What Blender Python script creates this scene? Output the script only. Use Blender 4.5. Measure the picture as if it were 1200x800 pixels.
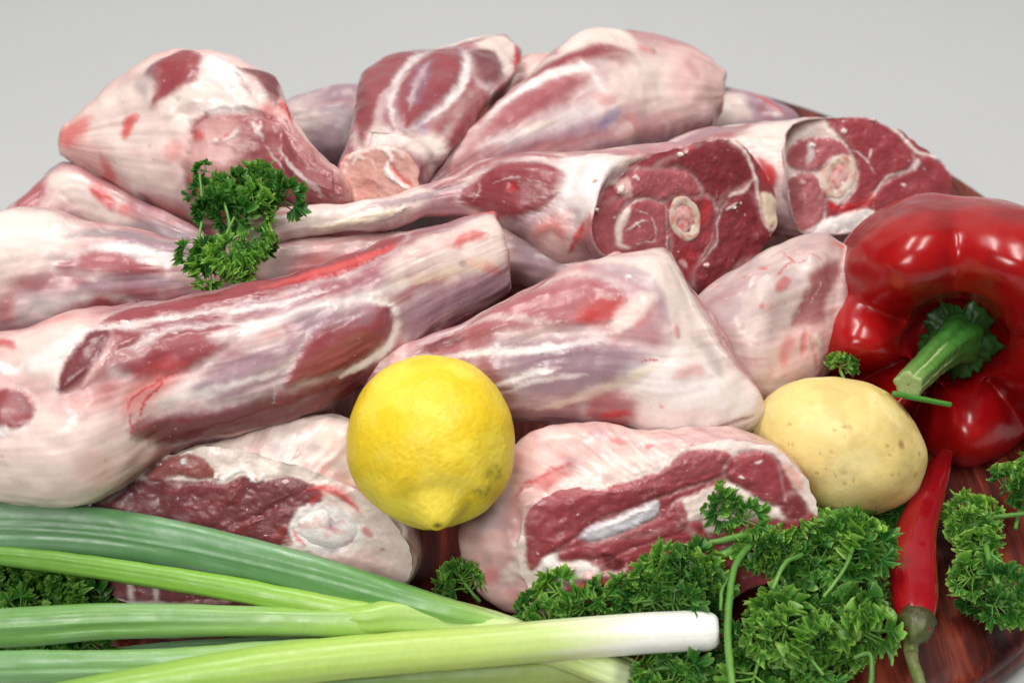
import bpy, math, random
import numpy as np
from mathutils import Vector, Matrix

# ================================================================ camera, light, exposure
scene = bpy.context.scene
for o in list(bpy.data.objects):
    bpy.data.objects.remove(o)
COL = scene.collection

cam_data = bpy.data.cameras.new("camera")
cam = bpy.data.objects.new("camera", cam_data); COL.objects.link(cam)
cam.location = (0.0, 0.0, 0.5)
cam.rotation_euler = (math.radians(90 - 38), 0, 0)
cam_data.lens = 50; cam_data.sensor_width = 36; cam_data.sensor_fit = 'HORIZONTAL'
cam_data.clip_start = 0.02; cam_data.clip_end = 50
cam_data.dof.use_dof = True; cam_data.dof.focus_distance = 0.655; cam_data.dof.aperture_fstop = 9.0
scene.camera = cam

world = bpy.data.worlds.new("World"); scene.world = world; world.use_nodes = True
bg = world.node_tree.nodes["Background"]
bg.inputs[0].default_value = (1.0, 0.985, 0.965, 1); bg.inputs[1].default_value = 0.09

def area(name, loc, target, sx, sy, power, col):
    l = bpy.data.lights.new(name, 'AREA'); l.shape = 'RECTANGLE'; l.size = sx; l.size_y = sy
    l.energy = power; l.color = col
    o = bpy.data.objects.new(name, l); COL.objects.link(o); o.location = loc
    o.rotation_euler = (Vector(target) - Vector(loc)).to_track_quat('-Z', 'Y').to_euler()
    return o
# two strip lights of the room's ceiling and a broad soft one behind the photographer
area("ceiling_strip_lamp", (-0.35, 0.85, 1.75), (0, 0.6, 0), 1.1, 0.2, 19, (1.0, 0.97, 0.93))
area("ceiling_strip_lamp", (0.55, 0.45, 1.75), (0, 0.6, 0), 1.1, 0.2, 17, (1.0, 0.97, 0.93))
area("soft_lamp", (-0.5, -0.7, 1.35), (0, 0.6, 0.05), 0.7, 0.5, 17, (1.0, 0.98, 0.96))

scene.view_settings.view_transform = 'Standard'; scene.view_settings.look = 'None'
scene.view_settings.exposure = -0.04; scene.view_settings.gamma = 1.0; scene.view_settings.use_curve_mapping = False
scene.render.engine = 'CYCLES'
scene.cycles.use_denoising = True
scene.cycles.max_bounces = 8; scene.cycles.diffuse_bounces = 2; scene.cycles.glossy_bounces = 3

# ---------------------------------------------------------------- numpy shape helpers
def _hash(ix, iy, iz, seed):
    h = (ix * 374761393 + iy * 668265263 + iz * 2147483647 + seed * 974634777) & 0xFFFFFFFF
    h = ((h ^ (h >> 13)) * 1274126177) & 0xFFFFFFFF
    h = (h ^ (h >> 16)) & 0xFFFFFFFF
    return h.astype(np.float64) / 4294967295.0 * 2.0 - 1.0

def noise3(p, seed=0):
    """smooth value noise in [-1, 1] at points p (N,3)"""
    p = np.asarray(p, float)
    i = np.floor(p).astype(np.int64); f = p - i
    f = f * f * f * (f * (f * 6 - 15) + 10)
    out = 0.0
    for dx in (0, 1):
        wx = f[:, 0] if dx else 1 - f[:, 0]
        for dy in (0, 1):
            wy = f[:, 1] if dy else 1 - f[:, 1]
            for dz in (0, 1):
                wz = f[:, 2] if dz else 1 - f[:, 2]
                out = out + wx * wy * wz * _hash(i[:, 0] + dx, i[:, 1] + dy, i[:, 2] + dz, seed)
    return out

def fbm(p, seed=0, octaves=3):
    p = np.asarray(p, float); a = 1.0; s = 0.0; t = 0.0
    for k in range(octaves):
        s = s + a * noise3(p * 2.03 ** k + 17.3 * k, seed + k); t += a; a *= 0.5
    return s / t

def catmull(K, x, u):
    """K (n,d) knots at x (n), sampled at u"""
    K = np.asarray(K, float); n = len(x)
    M = np.zeros_like(K)
    for i in range(n):
        a = max(i - 1, 0); b = min(i + 1, n - 1)
        M[i] = (K[b] - K[a]) / max(x[b] - x[a], 1e-9)
    j = np.clip(np.searchsorted(x, u, side='right') - 1, 0, n - 2)
    h = (x[j + 1] - x[j]); t = (u - x[j]) / h
    t = t[:, None]; h = h[:, None]
    return ((2 * t ** 3 - 3 * t ** 2 + 1) * K[j] + (t ** 3 - 2 * t ** 2 + t) * h * M[j]
            + (-2 * t ** 3 + 3 * t ** 2) * K[j + 1] + (t ** 3 - t ** 2) * h * M[j + 1])

def loft_grid(secs, ds, ends):
    """secs: list of (centre, e1, e2, radius table).  Returns grid (n,m,3), s along, phi"""
    C = np.array([s[0] for s in secs], float); E1 = np.array([s[1] for s in secs], float)
    E2 = np.array([s[2] for s in secs], float); R = np.array([s[3] for s in secs], float)
    d = np.r_[0, np.cumsum(np.maximum(np.linalg.norm(np.diff(C, axis=0), axis=1), 1e-4))]
    n = max(int(d[-1] / ds), 8)
    u = np.linspace(0, d[-1], n)
    if ends[0] != 'round' or ends[1] != 'round':          # crisp rims
        u = np.unique(np.r_[u, 0.0006, d[-1] - 0.0006])
    Ci = catmull(C, d, u); A = catmull(E1, d, u); B = catmull(E2, d, u); T = np.maximum(catmull(R, d, u), 2e-4)
    A /= np.linalg.norm(A, axis=1)[:, None]; B /= np.linalg.norm(B, axis=1)[:, None]
    rm = T.mean(axis=1).max()
    m = int(np.clip(2 * np.pi * rm / ds, 24, 420))
    ph = np.arange(m) / m * 2 * np.pi
    k = R.shape[1]; q = ph / (2 * np.pi) * k
    i0 = np.floor(q).astype(int) % k; fr = q - np.floor(q)
    def at(o): return T[:, (i0 + o) % k]
    p0, p1, p2, p3 = at(-1), at(0), at(1), at(2)
    Rm = p1 + 0.5 * fr * (p2 - p0 + fr * (2 * p0 - 5 * p1 + 4 * p2 - p3 + fr * (3 * (p1 - p2) + p3 - p0)))
    P = Ci[:, None, :] + Rm[:, :, None] * (np.cos(ph)[None, :, None] * A[:, None, :] + np.sin(ph)[None, :, None] * B[:, None, :])
    rows = [P[i] for i in range(len(u))]; sv = list(u)
    for e in (0, 1):
        ring = rows[0] if e == 0 else rows[-1]
        c = ring.mean(axis=0)
        ax = (Ci[0] - Ci[min(3, n - 1)]) if e == 0 else (Ci[-1] - Ci[-min(4, n)])
        ax = ax / np.linalg.norm(ax); rr = np.linalg.norm(ring - c, axis=1).mean()
        if ends[e] in ('round', 'blunt'):
            dome = 0.8 if ends[e] == 'round' else 0.32
            kk = max(int(rr / ds), 5)
            new = [c + (ring - c) * max(math.cos(a) ** (1.0 if dome > .5 else 0.7), 0.02) + ax * rr * dome * math.sin(a)
                   for a in (np.arange(1, kk + 1) / kk * math.pi / 2)]
            sn = [rr * (j + 1) / kk for j in range(kk)]
        elif ends[e] == 'flat':
            kk = max(int(rr / ds / 1.5), 4)
            new = [c + (ring - c) * (1 - (j + 1) / kk * 0.98) + ax * (0.0012 + 0.03 * rr * min(1, (j + 1) / kk * 2)) for j in range(kk)]
            sn = [rr * (j + 1) / kk for j in range(kk)]
        else:
            continue
        if e == 0:
            rows = new[::-1] + rows; sv = [-x for x in sn[::-1]] + sv
        else:
            rows = rows + new; sv = sv + [d[-1] + x for x in sn]
    return np.array(rows), np.array(sv), ph

def grid_normals(P):
    du = np.gradient(P, axis=0); dv = np.roll(P, -1, axis=1) - np.roll(P, 1, axis=1)
    N = np.cross(dv, du); L = np.linalg.norm(N, axis=2)[:, :, None]
    return N / np.maximum(L, 1e-12)

# ---------------------------------------------------------------- measured shapes: cross-sections (m, radii in 0.01 mm) and
# the muscles, fat, sinew and blood marks on them (points in 0.1 mm)
SHAPES = {
'front': dict(ends=('round', 'flat'), ds=0.00085, base='mauve', fbase=None, secs=[
  ([-0.2513, 0.4802, 0.08], [-0.037, 0.615, 0.787], [0.368, -0.724, 0.583], [2581, 2591, 2601, 2598, 2577, 2537, 2485, 2429, 2377, 2339, 2323, 2339, 2377, 2429, 2485, 2537, 2577, 2598, 2601, 2591, 2581, 2591, 2601, 2598, 2577, 2537, 2485, 2429, 2377, 2339, 2323, 2339, 2377, 2429, 2485, 2537, 2577, 2598, 2601, 2591]),
  ([-0.2331, 0.4784, 0.082], [-0.027, 0.615, 0.788], [0.346, -0.734, 0.585], [3560, 3573, 3587, 3583, 3553, 3499, 3427, 3350, 3279, 3226, 3204, 3226, 3279, 3350, 3427, 3499, 3553, 3583, 3587, 3573, 3560, 3573, 3587, 3583, 3553, 3499, 3427, 3350, 3279, 3226, 3204, 3226, 3279, 3350, 3427, 3499, 3553, 3583, 3587, 3573]),
  ([-0.2165, 0.4782, 0.084], [0.0, 0.616, 0.788], [0.324, -0.746, 0.583], [3949, 3964, 3979, 3975, 3942, 3882, 3802, 3716, 3637, 3579, 3554, 3579, 3637, 3716, 3802, 3882, 3942, 3975, 3979, 3964, 3949, 3964, 3979, 3975, 3942, 3882, 3802, 3716, 3637, 3579, 3554, 3579, 3637, 3716, 3802, 3882, 3942, 3975, 3979, 3964]),
  ([-0.1966, 0.4799, 0.086], [-0.022, 0.616, 0.788], [0.297, -0.748, 0.593], [4293, 4309, 4325, 4321, 4285, 4220, 4133, 4040, 3954, 3891, 3864, 3891, 3954, 4040, 4133, 4220, 4285, 4321, 4325, 4309, 4293, 4309, 4325, 4321, 4285, 4220, 4133, 4040, 3954, 3891, 3864, 3891, 3954, 4040, 4133, 4220, 4285, 4321, 4325, 4309]),
  ([-0.1769, 0.487, 0.088], [-0.023, 0.615, 0.788], [0.268, -0.755, 0.598], [4093, 4108, 4124, 4119, 4086, 4023, 3940, 3851, 3770, 3709, 3684, 3709, 3770, 3851, 3940, 4023, 4086, 4119, 4124, 4108, 4093, 4108, 4124, 4119, 4086, 4023, 3940, 3851, 3770, 3709, 3684, 3709, 3770, 3851, 3940, 4023, 4086, 4119, 4124, 4108]),
  ([-0.1553, 0.4987, 0.09], [0.011, 0.616, 0.788], [0.234, -0.768, 0.597], [3582, 3595, 3609, 3605, 3575, 3521, 3448, 3370, 3299, 3246, 3224, 3246, 3299, 3370, 3448, 3521, 3575, 3605, 3609, 3595, 3582, 3595, 3609, 3605, 3575, 3521, 3448, 3370, 3299, 3246, 3224, 3246, 3299, 3370, 3448, 3521, 3575, 3605, 3609, 3595]),
  ([-0.1259, 0.5067, 0.092], [-0.086, 0.613, 0.785], [0.19, -0.763, 0.617], [3389, 3401, 3414, 3410, 3382, 3330, 3262, 3188, 3121, 3071, 3050, 3071, 3121, 3188, 3262, 3330, 3382, 3410, 3414, 3401, 3389, 3401, 3414, 3410, 3382, 3330, 3262, 3188, 3121, 3071, 3050, 3071, 3121, 3188, 3262, 3330, 3382, 3410, 3414, 3401]),
  ([-0.0968, 0.5184, 0.094], [-0.121, 0.611, 0.782], [0.143, -0.769, 0.623], [3264, 3275, 3288, 3284, 3258, 3208, 3142, 3071, 3006, 2957, 2937, 2957, 3006, 3071, 3142, 3208, 3258, 3284, 3288, 3275, 3264, 3275, 3288, 3284, 3258, 3208, 3142, 3071, 3006, 2957, 2937, 2957, 3006, 3071, 3142, 3208, 3258, 3284, 3288, 3275]),
  ([-0.0667, 0.5387, 0.096], [-0.13, 0.61, 0.781], [0.094, -0.777, 0.623], [3097, 3108, 3120, 3116, 3091, 3043, 2981, 2914, 2852, 2806, 2787, 2806, 2852, 2914, 2981, 3043, 3091, 3116, 3120, 3108, 3097, 3108, 3120, 3116, 3091, 3043, 2981, 2914, 2852, 2806, 2787, 2806, 2852, 2914, 2981, 3043, 3091, 3116, 3120, 3108]),
  ([-0.0373, 0.562, 0.098], [-0.153, 0.608, 0.779], [0.046, -0.783, 0.621], [2704, 2713, 2724, 2721, 2699, 2657, 2603, 2544, 2490, 2450, 2433, 2450, 2490, 2544, 2603, 2657, 2699, 2721, 2724, 2713, 2704, 2713, 2724, 2721, 2699, 2657, 2603, 2544, 2490, 2450, 2433, 2450, 2490, 2544, 2603, 2657, 2699, 2721, 2724, 2713]),
  ([-0.0162, 0.5768, 0.099], [-0.153, 0.608, 0.779], [0.014, -0.787, 0.617], [2342, 2351, 2360, 2357, 2338, 2302, 2255, 2204, 2157, 2123, 2108, 2123, 2157, 2204, 2255, 2302, 2338, 2357, 2360, 2351, 2342, 2351, 2360, 2357, 2338, 2302, 2255, 2204, 2157, 2123, 2108, 2123, 2157, 2204, 2255, 2302, 2338, 2357, 2360, 2351]),
  ([-0.0053, 0.5843, 0.1], [-0.198, 0.603, 0.772], [-0.005, -0.789, 0.615], [2033, 2040, 2048, 2046, 2029, 1998, 1957, 1913, 1873, 1842, 1830, 1842, 1873, 1913, 1957, 1998, 2029, 2046, 2048, 2040, 2033, 2040, 2048, 2046, 2029, 1998, 1957, 1913, 1873, 1842, 1830, 1842, 1873, 1913, 1957, 1998, 2029, 2046, 2048, 2040]),
 ], paint=[
  ('P', 'pink', 45.6, 0.95, 0.0, [(-2545, 4952, 1006),(-2110, 5017, 1177),(-1823, 4961, 1277),(-1766, 4911, 1287),(-1843, 4788, 1281),(-1856, 4620, 1202),(-1730, 4563, 1107),(-1639, 4553, 1011),(-1638, 4518, 838),(-1847, 4515, 577),(-2550, 4636, 615)]),
  ('P', 'fat', 83.5, 0.75, 0.3, [(-2024, 4557, 1105),(-1769, 4557, 1121),(-1642, 4528, 956),(-1670, 4512, 752),(-1847, 4515, 577),(-2443, 4592, 610),(-2426, 4601, 889)]),
  ('P', 'fat', 53.1, 0.7, 0.4, [(-2193, 4859, 1200),(-1952, 4879, 1273),(-1834, 4838, 1288),(-1867, 4693, 1247),(-1962, 4612, 1177),(-2079, 4667, 1178)]),
  ('P', 'pink', 30.4, 0.8, 0.3, [(-1677, 4633, 1153),(-1589, 4685, 1133),(-1484, 4741, 1099),(-1345, 4784, 1092),(-1323, 4761, 1053),(-1387, 4710, 988),(-1543, 4628, 978),(-1623, 4567, 1011),(-1656, 4571, 1061)]),
  ('P', 'white', 34.2, 0.5, 0.0, [(-1484, 4720, 1072),(-1344, 4764, 1065),(-1322, 4736, 1009),(-1450, 4687, 983),(-1541, 4636, 995)]),
  ('L', 'white', 30.4, 45.6, 0.6, 0.4, [(-2085, 4703, 1196),(-1975, 4702, 1230),(-1883, 4777, 1276)]),
  ('P', 'muscle', 15.2, 0.95, 0.5, [(-1780, 4882, 1288),(-1668, 5046, 1257),(-1421, 5159, 1230),(-1055, 5281, 1240),(-712, 5529, 1231),(-523, 5668, 1223),(-528, 5554, 1259),(-703, 5343, 1265),(-1029, 5146, 1262),(-1317, 5037, 1253),(-1635, 4905, 1272)]),
  ('L', 'white', 9.5, 19.0, 0.65, -0.2, [(-1755, 4868, 1287),(-1522, 4969, 1253),(-1273, 5014, 1248),(-1019, 5096, 1251),(-779, 5215, 1245)]),
  ('P', 'muscle', 19.0, 0.95, 0.7, [(-1685, 4709, 1219),(-1491, 4889, 1224),(-1321, 4947, 1227),(-1179, 4948, 1207),(-1269, 4861, 1160),(-1386, 4792, 1116),(-1555, 4713, 1130),(-1625, 4683, 1164)]),
  ('P', 'muscle', 19.0, 0.75, 0.4, [(-1765, 4817, 1282),(-1594, 4908, 1262),(-1426, 4988, 1247),(-1254, 5020, 1249),(-1324, 4963, 1234),(-1495, 4924, 1238),(-1671, 4755, 1240)]),
  ('P', 'muscle', 30.4, 0.75, 0.3, [(-1834, 4745, 1269),(-1770, 4838, 1285),(-1585, 4851, 1244),(-1666, 4720, 1218),(-1737, 4647, 1195),(-1829, 4563, 1147),(-1914, 4565, 1147),(-1899, 4631, 1206)]),
  ('P', 'deep', 15.2, 0.9, 0.5, [(-1809, 4823, 1286),(-1726, 4834, 1279),(-1746, 4716, 1243),(-1832, 4592, 1177),(-1915, 4580, 1162),(-1884, 4670, 1234)]),
  ('L', 'pink', 9.5, 19.0, 0.6, 0.2, [(-1699, 4802, 1267),(-1725, 4707, 1232),(-1811, 4583, 1164)]),
  ('P', 'muscle', 15.2, 0.95, 0.5, [(-2311, 4673, 1074),(-2095, 4620, 1140),(-2024, 4557, 1105),(-2045, 4510, 1041),(-2134, 4512, 1007),(-2300, 4584, 987)]),
  ('L', 'blood', 15.2, 21.3, 0.7, 0, [(-2301, 4894, 1157),(-2187, 4840, 1201),(-2124, 4781, 1212)]),
  ('L', 'white', 15.2, 21.3, 0.9, 0.4, [(-2209, 4747, 1175),(-2128, 4688, 1175),(-2085, 4703, 1196)]),
  ('L', 'white', 17.1, 23.9, 0.9, 0.4, [(-2179, 4512, 983),(-2112, 4508, 1012)]),
  ('P', 'lilac', 30.4, 0.8, 0.3, [(-1385, 4751, 1062),(-1066, 4904, 1134),(-685, 5139, 1139),(-547, 5238, 1117),(-601, 5128, 1025),(-686, 5055, 1020),(-1072, 4811, 996),(-1322, 4736, 1009)]),
  ('P', 'mlight', 38.0, 0.6, 0, [(-1216, 4776, 1032),(-943, 4922, 1091),(-727, 5054, 1075),(-703, 5041, 1019),(-954, 4867, 1004),(-1173, 4765, 973)]),
  ('P', 'deep', 22.8, 0.85, 0.7, [(-1623, 4559, 994),(-1490, 4660, 964),(-1324, 4712, 944),(-1072, 4811, 996),(-826, 4954, 1027),(-651, 5079, 1007),(-669, 5137, 734),(-957, 4881, 771),(-1229, 4760, 761),(-1475, 4667, 787),(-1613, 4546, 920)]),
  ('P', 'lilac', 30.4, 0.7, 0.2, [(-1322, 4729, 993),(-1075, 4832, 1041),(-847, 4955, 1055),(-689, 5068, 1049),(-721, 5027, 1018),(-936, 4883, 1021),(-1194, 4763, 987)]),
  ('L', 'white', 7.6, 19.0, 0.55, 0, [(-1572, 4633, 1043),(-1386, 4725, 1019),(-1196, 4784, 1033),(-996, 4867, 1046),(-847, 4955, 1055)]),
  ('P', 'muscle', 19.0, 0.9, 0.8, [(-1012, 4838, 1000),(-836, 5096, 1200),(-729, 5163, 1193),(-619, 5205, 1151),(-564, 5223, 1117),(-536, 5195, 1042),(-582, 5134, 996),(-664, 5054, 959),(-769, 4973, 968),(-914, 4878, 975)]),
  ('P', 'lilac', 26.6, 0.75, 0, [(-951, 5065, 1225),(-747, 5149, 1193),(-617, 5196, 1140),(-681, 5121, 1115),(-916, 4992, 1154)]),
  ('L', 'white', 15.2, 22.8, 0.85, -0.2, [(-659, 5207, 1183),(-547, 5238, 1117),(-518, 5205, 1029),(-561, 5142, 951),(-663, 5051, 926),(-785, 4955, 934)]),
  ('P', 'white', 34.2, 0.72, 0.2, [(-1295, 4908, 1202),(-1123, 4985, 1219),(-954, 5080, 1233),(-700, 5214, 1213),(-496, 5365, 1190),(-488, 5326, 1150),(-691, 5169, 1172),(-946, 5038, 1207),(-1116, 4945, 1190),(-1252, 4893, 1183)]),
  ('P', 'lilac', 30.4, 0.85, 0.3, [(-509, 5246, 1082),(-203, 5521, 1070),(-38, 5647, 1021),(-36, 5641, 914),(-257, 5430, 945),(-460, 5237, 944),(-500, 5217, 1015)]),
  ('P', 'fat', 38.0, 0.8, 0.2, [(-575, 5379, 1242),(-404, 5605, 1248),(-159, 5845, 1211),(-88, 5867, 1200),(-35, 5715, 1063),(-156, 5585, 1098),(-393, 5437, 1166),(-543, 5309, 1182)]),
  ('L', 'pink', 22.8, 30.4, 0.7, 0.3, [(-512, 5450, 1244),(-323, 5593, 1222),(-130, 5753, 1200)]),
  ('L', 'deep', 26.6, 38.0, 0.8, 0.2, [(-1508, 4677, 732),(-1308, 4768, 708),(-1050, 4897, 695),(-859, 4929, 795),(-662, 5070, 829),(-490, 5222, 849),(-320, 5404, 833),(-164, 5528, 877)]),
  ('L', 'pink', 11.4, 19.0, 0.5, 0.2, [(-1500, 4662, 767),(-1293, 4726, 788),(-1118, 4793, 788)]),
  ('L', 'red', 17.1, 23.9, 0.75, 0.2, [(-282, 5587, 1199),(-196, 5677, 1201),(-123, 5714, 1179)]),
  ('L', 'red', 15.2, 21.3, 0.5, 0, [(-233, 5553, 1138),(-95, 5613, 1059),(-52, 5634, 1020)]),
  ('L', 'red', 13.3, 18.6, 0.9, 0.1, [(-233, 5835, 1210),(-97, 5917, 1187),(-69, 5862, 1162),(-41, 5803, 1058),(-24, 5647, 970)]),
  ('L', 'blood', 5.7, 8.0, 0.8, 0.1, [(-88, 5867, 1200),(-54, 5776, 1133),(-24, 5777, 968),(-13, 5704, 857)]),
  ('L', 'tendon', 19.0, 26.6, 0.5, 0, [(-527, 5324, 1181),(-353, 5442, 1136),(-157, 5592, 1107),(-63, 5657, 1077)]),
  ('L', 'red', 15.2, 19.0, 0.85, -0.3, [(-1136, 5157, 1260),(-927, 5259, 1266),(-711, 5392, 1269),(-493, 5567, 1257)]),
  ('L', 'blood', 7.6, 11.4, 0.7, -0.2, [(-1035, 5180, 1264),(-810, 5281, 1267),(-638, 5412, 1266)]),
  ('L', 'red', 34.2, 60.7, 0.5, 0, [(-1407, 4796, 1127),(-1538, 4716, 1114),(-1588, 4650, 1090),(-1639, 4573, 1045)]),
  ('L', 'blood', 5.3, 5.7, 0.85, 0, [(-1446, 4770, 1113),(-1538, 4704, 1101),(-1622, 4609, 1076),(-1623, 4567, 1011),(-1631, 4525, 899)]),
  ('L', 'blood', 4.9, 5.7, 0.85, 0, [(-1484, 4752, 1112),(-1555, 4658, 1058),(-1608, 4566, 976)]),
  ('L', 'blood', 4.2, 5.7, 0.7, 0, [(-1583, 4573, 904),(-1574, 4583, 847)]),
  ('L', 'red', 26.6, 37.2, 0.35, 0, [(-2126, 4940, 1205),(-2034, 4932, 1239),(-1897, 4914, 1279)]),
  ('L', 'red', 34.2, 68.3, 0.3, 0, [(-1933, 4524, 1097),(-1770, 4570, 1137),(-1658, 4631, 1138)]),
  ('L', 'red', 49.4, 98.7, 0.25, 0, [(-1831, 4418, 919),(-1719, 4469, 764)]),
  ('L', 'white', 6.6, 5.7, 0.95, 0.5, [(-1426, 4988, 1247),(-1404, 4976, 1243)]),
  ('L', 'white', 5.7, 5.7, 0.8, 0.4, [(-1491, 4889, 1224),(-1433, 4897, 1215)]),
  ('L', 'white', 7.6, 7.6, 0.6, 0.5, [(-1702, 4915, 1283),(-1658, 4914, 1277)]),
  ('L', 'blood', 3.8, 5.7, 0.7, 0, [(-1721, 4906, 1285),(-1663, 4935, 1278)]),
  ('L', 'white', 4.6, 5.7, 0.35, 0.2, [(-1070, 4791, 895),(-1050, 4806, 949),(-1053, 4826, 1013)]),
  ('L', 'blood', 3.4, 4.6, 0.7, 0, [(-1091, 4783, 894),(-1029, 4812, 933),(-1031, 4823, 983)]),
  ('L', 'grey', 15.2, 21.3, 0.3, 0, [(-2099, 4652, 1162),(-2092, 4591, 1115),(-2023, 4532, 1076)]),
  ('L', 'grey', 15.2, 21.3, 0.6, 0, [(-235, 5560, 1147),(-228, 5531, 1110)]),
 ]),
'fan': dict(ends=('round', 'flat'), ds=0.00085, base='mauvelight', fbase=None, secs=[
  ([-0.0608, 0.5136, 0.078], [-0.25, 0.596, 0.763], [0.091, -0.77, 0.632], [1194, 1195, 1189, 1168, 1135, 1095, 1053, 1015, 984, 963, 955, 963, 984, 1015, 1053, 1095, 1135, 1168, 1189, 1195, 1194, 1195, 1189, 1168, 1135, 1095, 1053, 1015, 984, 963, 955, 963, 984, 1015, 1053, 1095, 1135, 1168, 1189, 1195]),
  ([-0.0299, 0.5162, 0.08], [-0.11, 0.612, 0.783], [0.047, -0.784, 0.619], [1807, 1809, 1799, 1768, 1718, 1657, 1593, 1535, 1489, 1458, 1446, 1458, 1489, 1535, 1593, 1657, 1718, 1768, 1799, 1809, 1807, 1809, 1799, 1768, 1718, 1657, 1593, 1535, 1489, 1458, 1446, 1458, 1489, 1535, 1593, 1657, 1718, 1768, 1799, 1809]),
  ([-0.005, 0.5204, 0.082], [-0.035, 0.615, 0.788], [0.008, -0.788, 0.616], [2865, 2868, 2851, 2803, 2724, 2626, 2526, 2434, 2360, 2311, 2292, 2311, 2360, 2434, 2526, 2626, 2724, 2803, 2851, 2868, 2865, 2868, 2851, 2803, 2724, 2626, 2526, 2434, 2360, 2311, 2292, 2311, 2360, 2434, 2526, 2626, 2724, 2803, 2851, 2868]),
  ([0.0202, 0.5269, 0.083], [0.0, 0.616, 0.788], [-0.03, -0.788, 0.615], [3608, 3605, 3562, 3466, 3329, 3174, 3024, 2894, 2794, 2730, 2706, 2730, 2794, 2894, 3024, 3174, 3329, 3466, 3562, 3605, 3608, 3605, 3562, 3466, 3329, 3174, 3024, 2894, 2794, 2730, 2706, 2730, 2794, 2894, 3024, 3174, 3329, 3466, 3562, 3605]),
  ([0.05, 0.5301, 0.083], [-0.111, 0.612, 0.783], [-0.073, -0.791, 0.608], [4174, 4161, 4081, 3924, 3720, 3505, 3308, 3145, 3025, 2949, 2922, 2949, 3025, 3145, 3308, 3505, 3720, 3924, 4081, 4161, 4174, 4161, 4081, 3924, 3720, 3505, 3308, 3145, 3025, 2949, 2922, 2949, 3025, 3145, 3308, 3505, 3720, 3924, 4081, 4161]),
  ([0.0722, 0.532, 0.08], [-0.196, 0.604, 0.773], [-0.101, -0.796, 0.596], [4666, 4639, 4507, 4275, 3995, 3718, 3476, 3285, 3147, 3062, 3033, 3062, 3147, 3285, 3476, 3718, 3995, 4275, 4507, 4639, 4666, 4639, 4507, 4275, 3995, 3718, 3476, 3285, 3147, 3062, 3033, 3062, 3147, 3285, 3476, 3718, 3995, 4275, 4507, 4639]),
  ([0.0886, 0.5378, 0.078], [-0.376, 0.571, 0.73], [-0.11, -0.81, 0.576], [4802, 4758, 4570, 4266, 3924, 3606, 3341, 3139, 2996, 2911, 2881, 2911, 2996, 3139, 3341, 3606, 3924, 4266, 4570, 4758, 4802, 4758, 4570, 4266, 3924, 3606, 3341, 3139, 2996, 2911, 2881, 2911, 2996, 3139, 3341, 3606, 3924, 4266, 4570, 4758]),
  ([0.1009, 0.5454, 0.076], [-0.55, 0.514, 0.658], [-0.102, -0.824, 0.558], [4863, 4796, 4541, 4160, 3762, 3413, 3135, 2928, 2787, 2703, 2675, 2703, 2787, 2928, 3135, 3413, 3762, 4160, 4541, 4796, 4863, 4796, 4541, 4160, 3762, 3413, 3135, 2928, 2787, 2703, 2675, 2703, 2787, 2928, 3135, 3413, 3762, 4160, 4541, 4796]),
 ], paint=[
  ('P', 'mlight', 31.5, 0.85, 0.7, [(-459, 5120, 919),(-172, 5242, 1039),(10, 5315, 1115),(207, 5339, 1173),(379, 5323, 1197),(496, 5269, 1180),(524, 5197, 1133),(349, 5132, 1083),(99, 5128, 1076),(-97, 5119, 1040),(-323, 5136, 957)]),
  ('P', 'lilac', 35.4, 0.9, 0.5, [(-117, 5096, 1015),(225, 5089, 1036),(504, 5071, 1006),(620, 5039, 952),(482, 4976, 856),(250, 4961, 820),(19, 4943, 798),(-110, 4998, 904)]),
  ('P', 'mlight', 39.3, 0.6, 0.2, [(-370, 5141, 947),(-115, 5058, 981),(-46, 4992, 917),(19, 4946, 814),(40, 4944, 711),(-103, 4957, 721)]),
  ('P', 'fat', 55.0, 0.93, 0.2, [(365, 5517, 1159),(724, 5656, 1121),(818, 5557, 1049),(994, 5214, 890),(1247, 5182, 520),(1259, 5157, 475),(1068, 5050, 486),(810, 4981, 495),(574, 5008, 529),(468, 4951, 778),(632, 5000, 891),(710, 5106, 1003),(671, 5245, 1136),(566, 5363, 1211)]),
  ('P', 'white', 70.8, 0.7, 0.2, [(520, 5002, 905),(739, 5091, 972),(983, 5090, 801),(1165, 5079, 565),(790, 4940, 592),(581, 4943, 654)]),
  ('L', 'lilac', 27.5, 47.2, 0.6, -0.2, [(397, 5416, 1206),(566, 5363, 1211),(666, 5264, 1149),(709, 5173, 1065)]),
  ('L', 'white', 13.8, 19.7, 0.9, -0.1, [(-362, 5096, 922),(-93, 5057, 989),(183, 5064, 1008),(395, 5088, 1034)]),
  ('L', 'white', 11.8, 19.7, 0.75, 0, [(-128, 4974, 844),(38, 4982, 904),(226, 5011, 933)]),
  ('L', 'white', 9.8, 15.7, 0.6, 0, [(-43, 4951, 826),(99, 4976, 881),(338, 4998, 908)]),
  ('L', 'white', 9.8, 23.6, 0.4, 0, [(-309, 5218, 972),(-101, 5201, 1073),(183, 5144, 1090)]),
  ('L', 'red', 29.5, 55.0, 0.75, 0.2, [(287, 5141, 1091),(406, 5177, 1122),(565, 5198, 1129)]),
  ('L', 'blood', 11.8, 31.5, 0.35, 0, [(328, 5144, 1094),(386, 5175, 1121)]),
  ('L', 'fat', 27.5, 47.2, 0.8, 0.2, [(455, 5113, 1060),(582, 5215, 1140),(666, 5264, 1149)]),
  ('L', 'tendon', 17.7, 27.5, 0.65, 0.2, [(101, 4945, 726),(321, 4957, 801),(502, 4985, 873),(685, 5044, 942)]),
  ('P', 'muscle', 23.6, 0.8, 0, [(-439, 5136, 930),(-282, 5180, 984),(-98, 5144, 1054),(-96, 5097, 1024),(-250, 5096, 956)]),
  ('L', 'deep', 17.7, 27.5, 0.8, 0, [(-414, 5130, 932),(-326, 5154, 963),(-210, 5134, 999)]),
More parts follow.
